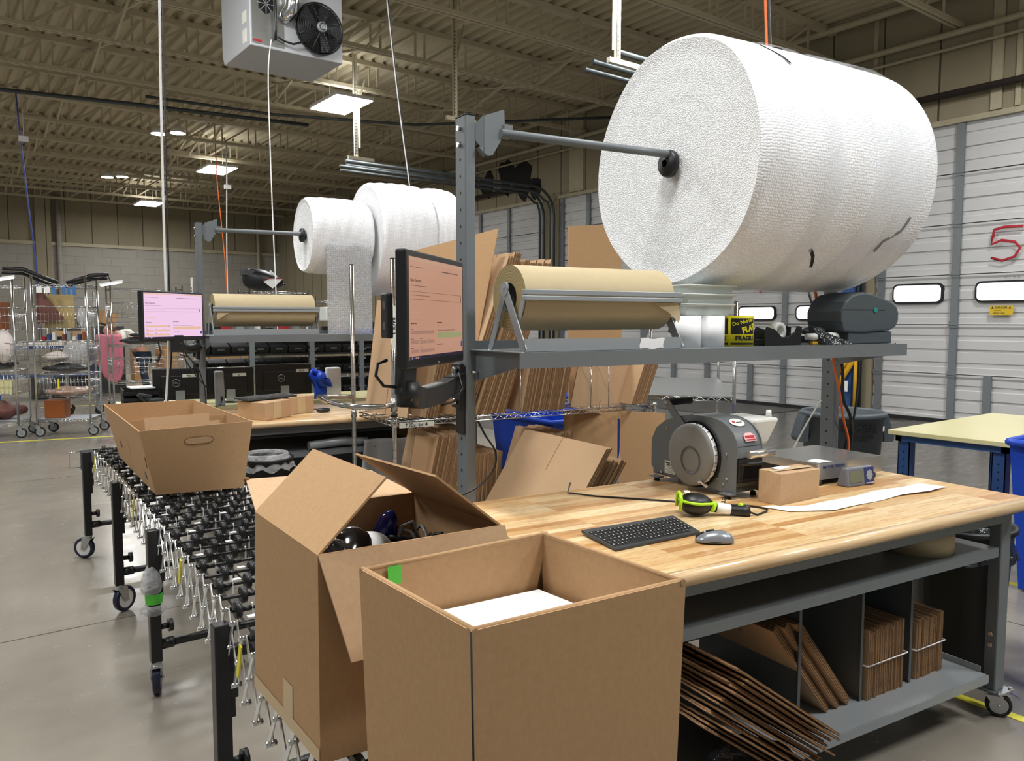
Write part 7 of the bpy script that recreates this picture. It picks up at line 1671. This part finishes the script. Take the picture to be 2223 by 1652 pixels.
cbox('wooden_box', 'small varnished wooden box on the cart bottom shelf', 'box', oA, 0.06, 0.32, 0.10, 0.35, 0.241, 0.50, WOOD_BROWN, bevel=0.01)
def heap(name, lab, cat, o, u, w, z, r, mat, seed=0, grp=None):
    rr = random.Random(seed); ph = [rr.random() * 6 for _ in range(3)]; c = on_cart(o, u, w, z + r[2]); s = MB()
    s.ball((0, 0, 0), r[0], r[1], r[2], 22, 14, lambda v: [v[0] * (1 + 0.18 * sin(30 * v[1] + ph[0])), v[1] * (1 + 0.15 * sin(26 * v[0] + ph[1])), v[2] * (1 + 0.25 * sin(22 * v[0] + 20 * v[1] + ph[2]))]); s.v = [(x + c[0], y + c[1], v + c[2]) for x, y, v in s.v]; return single(name, lab, cat, s, mat, (c[0], c[1], c[2] - r[2]), 'w', grp)
heap('bagged_goods', 'pile of clear bagged goods in the cart middle basket, right side', 'goods', oA, 0.46, 0.25, 1.04, (0.15, 0.18, 0.13), CLEARBAG, 1)
heap('bagged_goods', 'flat mauve bagged goods in the cart middle basket, left side', 'goods', oA, 0.2, 0.25, 1.04, (0.16, 0.2, 0.06), PINK_LT, 2)
heap('bagged_goods', 'dark bagged goods just above the lower basket of the cart', 'goods', oA, 0.35, 0.25, 0.88, (0.28, 0.22, 0.06), DARKBAG, 3)
heap('brown_parcel', 'pale brown bagged parcels in the cart lower basket', 'goods', oA, 0.36, 0.2, 0.555, (0.26, 0.2, 0.06), paint('pale_brown_film', 'c0a090', 0.3), 4)
heap('bagged_goods', 'silver bagged goods behind the right side of the boards', 'goods', oA, 0.55, 0.35, 1.51, (0.10, 0.14, 0.15), CLEARBAG, 5)
s = MB(); p = on_cart(oA, 0.29, -0.01, 0.73); s.box(p[0] - 0.012, p[0] + 0.012, p[1] - 0.004, p[1], 0.66, 0.80); single('yellow_tag', 'yellow tag hanging on the cart lower basket', 'tag', s, YELLOW, (p[0], p[1], 0.66), 'w')
for k, (u, z, m) in enumerate(((0.06, 1.98, PAPER), (0.165, 1.99, PAPER))): cbox('white_card', ['left white card clipped above the maroon board', 'right white card clipped above the maroon board'][k], 'card', oA, u, u + 0.07, -0.01, 0.0, 1.985, 2.07, m)
for k, u in enumerate((0.11, 0.24, 0.30, 0.37)): cbox('blue_strip', 'blue strip hanging behind the cart boards, number %s from the left' % ['one', 'two', 'three', 'four'][k], 'panel', oA, u, u + 0.045, 0.45, 0.46, 1.97, 2.12, paint('light_blue', '4a84c8', 0.5))
for k in range(9): cbox('small_item', '%s small item standing in the row under the top basket' % ['red', 'blue', 'white', 'black', 'dark red', 'grey', 'pale', 'navy', 'brown'][k], 'goods', oA, 0.06 + 0.065 * k, 0.10 + 0.065 * k, 0.12, 0.2, 1.335, 1.335 + 0.05 + 0.03 * ((k * 7) % 3), [RED, BLUE_STEEL, WHITE, BLACK, MAROON, GREY_LT, PAPER_LABEL, NAVY, WOOD_BROWN][k], 'small items under the top basket')
cbox('brown_case', 'brown leather-like case in the top basket of the leftmost cart', 'case', oB, 0.15, 0.55, 0.1, 0.4, 1.485, 1.86, WOOD_BROWN)
heap('bagged_goods', 'pinkish bagged goods hanging in the middle of the leftmost cart', 'goods', oB, 0.55, 0.15, 1.06, (0.13, 0.16, 0.20), PINK_LT, 6)
heap('bagged_goods', 'dark bagged goods in the middle of the leftmost cart', 'goods', oB, 0.3, 0.3, 0.93, (0.3, 0.2, 0.08), DARKBAG, 7)
cbox('cream_board', 'slanted cream slatted board in the lower basket of the leftmost cart', 'board', oB, 0.2, 0.66, 0.05, 0.10, 0.61, 0.80, CREAM)
heap('bagged_goods', 'mixed dark red and clear goods on the bottom of the leftmost cart', 'goods', oB, 0.4, 0.25, 0.24, (0.3, 0.2, 0.12), MAROON, 8)
# goods on rack D
def rbox(name, lab, cat, x0, x1, y0, y1, z0, z1, mat, b_=0.004, g=None): return bx(name, lab, cat, x0, x1, y0, y1, z0, z1, mat, b_, 'w', g)
heap('film_bundle', 'bundle of shiny black film lying on the wire rack middle shelf', 'film', (3.3, 15.6), 0.05, 0.15, 1.175, (0.42, 0.2, 0.07), DARKBAG, 9)
heap('film_bundle', 'second bundle of black film above the first on the wire rack', 'film', (3.35, 15.6), 0.1, 0.2, 1.30, (0.36, 0.2, 0.05), DARKBAG, 10)
# helmet-like shell on wire rack
T = Thing('wire_rack', 'low chrome wire rack top with a black and white moulded shell on it', 'wire rack', (4.5, 12.2, 0), 'w')
P_ = [(4.08, 12.0), (5.0, 12.0), (5.0, 12.5), (4.08, 12.5)]
truss(T, P_, 2.05); truss(T, P_, 1.2)
for p in P_: post(T, p[0], p[1], 0.0, 2.09, 0.014, CHROME, False)
HM = Thing('moulded_shell', 'black moulded shell with white and red trimmed panels on the wire rack top', 'equipment', (4.38, 12.25, 2.055), 'w')
s = MB(); s.ball((4.38, 12.22, 2.225), 0.33, 0.2, 0.165, 28, 18, lambda v: [v[0], v[1], v[2] * (1 - 0.5 * v[0]) - 0.18 * v[0] * (1 if v[2] > 0 else 0)]); HM.part('shell', s, BLACK)
s = MB(); s.obox((4.12, 12.2, 2.33), (0.16, 0.22, 0.09), 0, ry=0.2); s.cyl((4.18, 12.2, 2.36), (4.18, 12.2, 2.43), 0.01, n=8); HM.part('front_grip', s, GREY_DK, bevel=0.01)
s = MB(); s.slab([(4.30, 12.015, 2.20), (4.44, 12.005, 2.10), (4.60, 12.01, 2.25), (4.40, 12.005, 2.25)], 0.01); s.slab([(4.40, 12.03, 2.36), (4.52, 12.03, 2.26), (4.52, 12.03, 2.30), (4.42, 12.03, 2.38)], 0.01); HM.part('white_panel', s, WHITE)
s = MB(); s.tube([(4.29, 12.01, 2.205), (4.36, 12.0, 2.245), (4.44, 12.0, 2.255), (4.60, 12.0, 2.255)], 0.005, 5); HM.part('red_trim', s, RED)
T = Thing('wire_rack', 'chrome wire rack just left of the hanging bubble sheet', 'wire rack', (5.3, 12.4, 0), 'w'); P_ = [(5.12, 12.0), (5.9, 12.0), (5.9, 12.5), (5.12, 12.5)]; truss(T, P_, 1.93); truss(T, P_, 1.0)
for p in P_: post(T, p[0], p[1], 0.0, 2.0, 0.014, CHROME, False)
# blue workbench, jacket, cartons, person
T = Thing('steel_bench', 'blue steel bench with pale top where the person works', 'workbench', (2.4, 18.9, 0), 'w'); s = MB(); s.box(1.2, 3.1, 18.5, 19.3, 1.10, 1.15); T.part('table_top', s, PAPER_LABEL)
for x in (1.25, 3.0):
    for y in (18.52, 19.2):
        s = MB(); s.box(x, x + 0.07, y, y + 0.07, 0, 1.10); T.part('leg', s, BLUE_STEEL)
s = MB(); s.box(1.25, 3.07, 18.52, 18.56, 1.03, 1.10); s.box(1.25, 3.07, 18.7, 19.2, 0.45, 0.50); T.part('rails', s, BLUE_STEEL)
rbox('black_cabinet', 'black cabinet under the blue bench', 'cabinet', 1.9, 2.9, 18.7, 19.2, 0.0, 0.44, BLACK)
rbox('brown_carton', 'brown carton standing on the blue bench', 'cardboard box', 2.35, 2.95, 19.0, 19.28, 1.151, 1.40, CARD)
rbox('black_case', 'black case on the blue bench behind the cart', 'case', 2.5, 2.85, 19.05, 19.25, 1.401, 1.75, BLACK)
s = None
JK = Thing('pink_jacket', 'long pink jacket hanging from the bench corner beside the person', 'jacket', (3.25, 18.4, 0.3), 'w')
s = MB()
def jk(u, v):
    w = 0.10 + 0.16 * sin(pi * min(1, 0.25 + v * 0.75)) ; return (3.24 + w * (u - 0.5) * 2 + 0.06 * v, 18.38 - 0.10 * sin(pi * u) + 0.025 * sin(14 * u + 5 * v), 1.32 - (1.05 - 0.25 * abs(u - 0.6)) * v)
s.grid(jk, 20, 16); o = JK.part('cloth', s, PINK); o.modifiers.new('t', 'SOLIDIFY').thickness = 0.06
s = MB(); s.ball((3.08, 18.52, 1.17), 0.12, 0.09, 0.05); JK.part('collar', s, PINK)
s = MB(); s.tube([(3.12, 18.33, 1.25), (3.08, 18.30, 1.0), (3.16, 18.3, 0.75)], [0.07, 0.06, 0.045], 10); JK.part('sleeve', s, PINK)
gx = [('brown_carton', 'big brown carton standing behind the person, left one', 3.85, 4.25, 22.0, 22.5, 0, 0.92), ('brown_carton', 'big brown carton behind the person, right one', 4.55, 4.9, 22.4, 22.9, 0, 0.95), ('gaylord_box', 'large brown carton behind the pink screen', 5.2, 6.3, 22.0, 23.0, 0, 0.86), ('gaylord_box', 'large brown carton further right behind the monitor backs', 6.5, 7.6, 22.5, 23.4, 0, 0.9), ('brown_carton', 'brown carton stacked on the large carton behind the pink screen', 5.3, 5.9, 22.2, 22.7, 0.861, 1.25)]
for n_, lab, x0, x1, y0, y1, z0, z1 in gx: rbox(n_, lab, 'cardboard box', x0, x1, y0, y1, z0, z1, CARD, 0.01)
s = MB(); s.obox((3.42, 19.4, 1.66), (0.3, 0.3, 0.3), 0.3, ry=0.35); single('open_carton', 'tilted open brown carton above the person', 'cardboard box', s, CARD, (3.42, 19.4, 1.5), 'w', bevel=0.004)
rbox('tall_shelf', 'dark shelf standing behind the person, holding the tilted carton', 'shelf', 3.15, 3.75, 19.35, 19.7, 0.0, 1.49, GREY_DK)
# person bending to the left over the bench
PE = Thing('person', 'person with brown hair in a white top and jeans, bending over the bench', 'person', (4.25, 18.9, 0), 'w')
def skin(name, chain, edges, mat, sub=2):
    me = bpy.data.meshes.new(name); O = PE.org
    me.from_pydata([(c[0] - O[0], c[1] - O[1], c[2] - O[2]) for c, r in chain], edges, [])
    o = bpy.data.objects.new(name, me); COL.objects.link(o); o.parent = PE.o; me.materials.append(mat)
    sm = o.modifiers.new('skin', 'SKIN'); sm.use_smooth_shade = True
    for i, (c, r) in enumerate(chain):
        v = me.skin_vertices[0].data[i]; v.radius = r if isinstance(r, tuple) else (r, r); v.use_root = (i == 0)
    sb = o.modifiers.new('sub', 'SUBSURF'); sb.levels = sub; sb.render_levels = sub
    return o
y = 18.9
body = [((4.05, y, 0.92), (0.14, 0.17)), ((3.88, y, 1.10), (0.13, 0.15)), ((3.70, y, 1.26), (0.14, 0.17)), ((3.56, y, 1.33), (0.10, 0.13)), ((3.47, y - 0.01, 1.35), 0.055), ((3.40, y - 0.02, 1.36), 0.06),
        ((4.02, y - 0.10, 0.84), 0.095), ((4.00, y - 0.11, 0.48), 0.065), ((4.06, y - 0.11, 0.10), 0.045), ((3.96, y - 0.13, 0.04), 0.045),
        ((4.02, y + 0.10, 0.84), 0.095), ((4.05, y + 0.12, 0.48), 0.065), ((4.14, y + 0.12, 0.10), 0.045), ((4.04, y + 0.12, 0.04), 0.045),
        ((3.60, y - 0.19, 1.27), 0.055), ((3.55, y - 0.24, 1.05), 0.042), ((3.36, y - 0.22, 1.12), 0.034), ((3.28, y - 0.21, 1.14), 0.028),
        ((3.60, y + 0.19, 1.27), 0.055), ((3.55, y + 0.22, 1.05), 0.042), ((3.38, y + 0.2, 1.14), 0.034), ((3.30, y + 0.19, 1.16), 0.028)]
ed = [(0, 1), (1, 2), (2, 3), (3, 4), (4, 5), (0, 6), (6, 7), (7, 8), (8, 9), (0, 10), (10, 11), (11, 12), (12, 13), (3, 14), (14, 15), (15, 16), (16, 17), (3, 18), (18, 19), (19, 20), (20, 21)]
skin('body', body, ed, SKIN)
s = MB(); s.ball((3.34, y - 0.03, 1.40), 0.095, 0.08, 0.115, 22, 16, lambda v: [v[0] * (1 - 0.25 * (v[2] < 0) * abs(v[2]) * 5), v[1], v[2]])
s.ball((3.26, y - 0.04, 1.375), 0.018, 0.014, 0.022, 10, 8); s.ball((3.36, y - 0.115, 1.39), 0.015, 0.008, 0.024, 10, 8); hd = PE.part('head', s, SKIN)
s = MB(); s.ball((3.268, y - 0.075, 1.405), 0.008, n=8, k=6); s.ball((3.262, y + 0.01, 1.405), 0.008, n=8, k=6); PE.part('eyes', s, INK, hd); s = MB(); s.ball((3.272, y - 0.04, 1.335), 0.008, 0.025, 0.006, 8, 6); PE.part('mouth', s, paint('lip', 'a85a50', 0.5), hd)
s = MB(); s.ball((3.365, y - 0.025, 1.43), 0.10, 0.092, 0.105, 24, 16, lambda v: [v[0] + (0.03 if v[2] < -0.02 else 0), v[1], v[2] if v[2] > -0.03 else v[2] * 0.6]); s.ball((3.46, y - 0.02, 1.45), 0.045, n=14, k=10); PE.part('hair', s, HAIR)
skin('white_top', [((3.98, y, 0.99), (0.155, 0.18)), ((3.86, y, 1.12), (0.15, 0.175)), ((3.70, y, 1.275), (0.155, 0.19)), ((3.55, y, 1.34), (0.11, 0.14)), ((3.49, y, 1.35), 0.07), ((3.60, y - 0.2, 1.27), 0.07), ((3.56, y - 0.245, 1.10), 0.058)], [(0, 1), (1, 2), (2, 3), (3, 4), (3, 5), (5, 6)], PAPER_LABEL)
skin('mauve_sleeve', [((3.80, y - 0.13, 1.30), 0.05), ((3.95, y - 0.15, 1.24), 0.06), ((4.10, y - 0.13, 1.10), 0.05)], [(0, 1), (1, 2)], PINK)
skin('jeans', [((4.05, y, 0.92), (0.155, 0.185)), ((4.02, y - 0.10, 0.82), 0.11), ((4.00, y - 0.11, 0.48), 0.082), ((4.05, y - 0.11, 0.14), 0.068), ((4.02, y + 0.10, 0.82), 0.11), ((4.05, y + 0.12, 0.48), 0.082), ((4.13, y + 0.12, 0.14), 0.068)], [(0, 1), (1, 2), (2, 3), (0, 4), (4, 5), (5, 6)], JEANS)
for yy, xx in ((-0.12, 3.99), (0.12, 4.07)):
    s = MB(); s.ball((xx, y + yy, 0.045), 0.13, 0.048, 0.045, 16, 10); PE.part('shoe', s, BLACK)
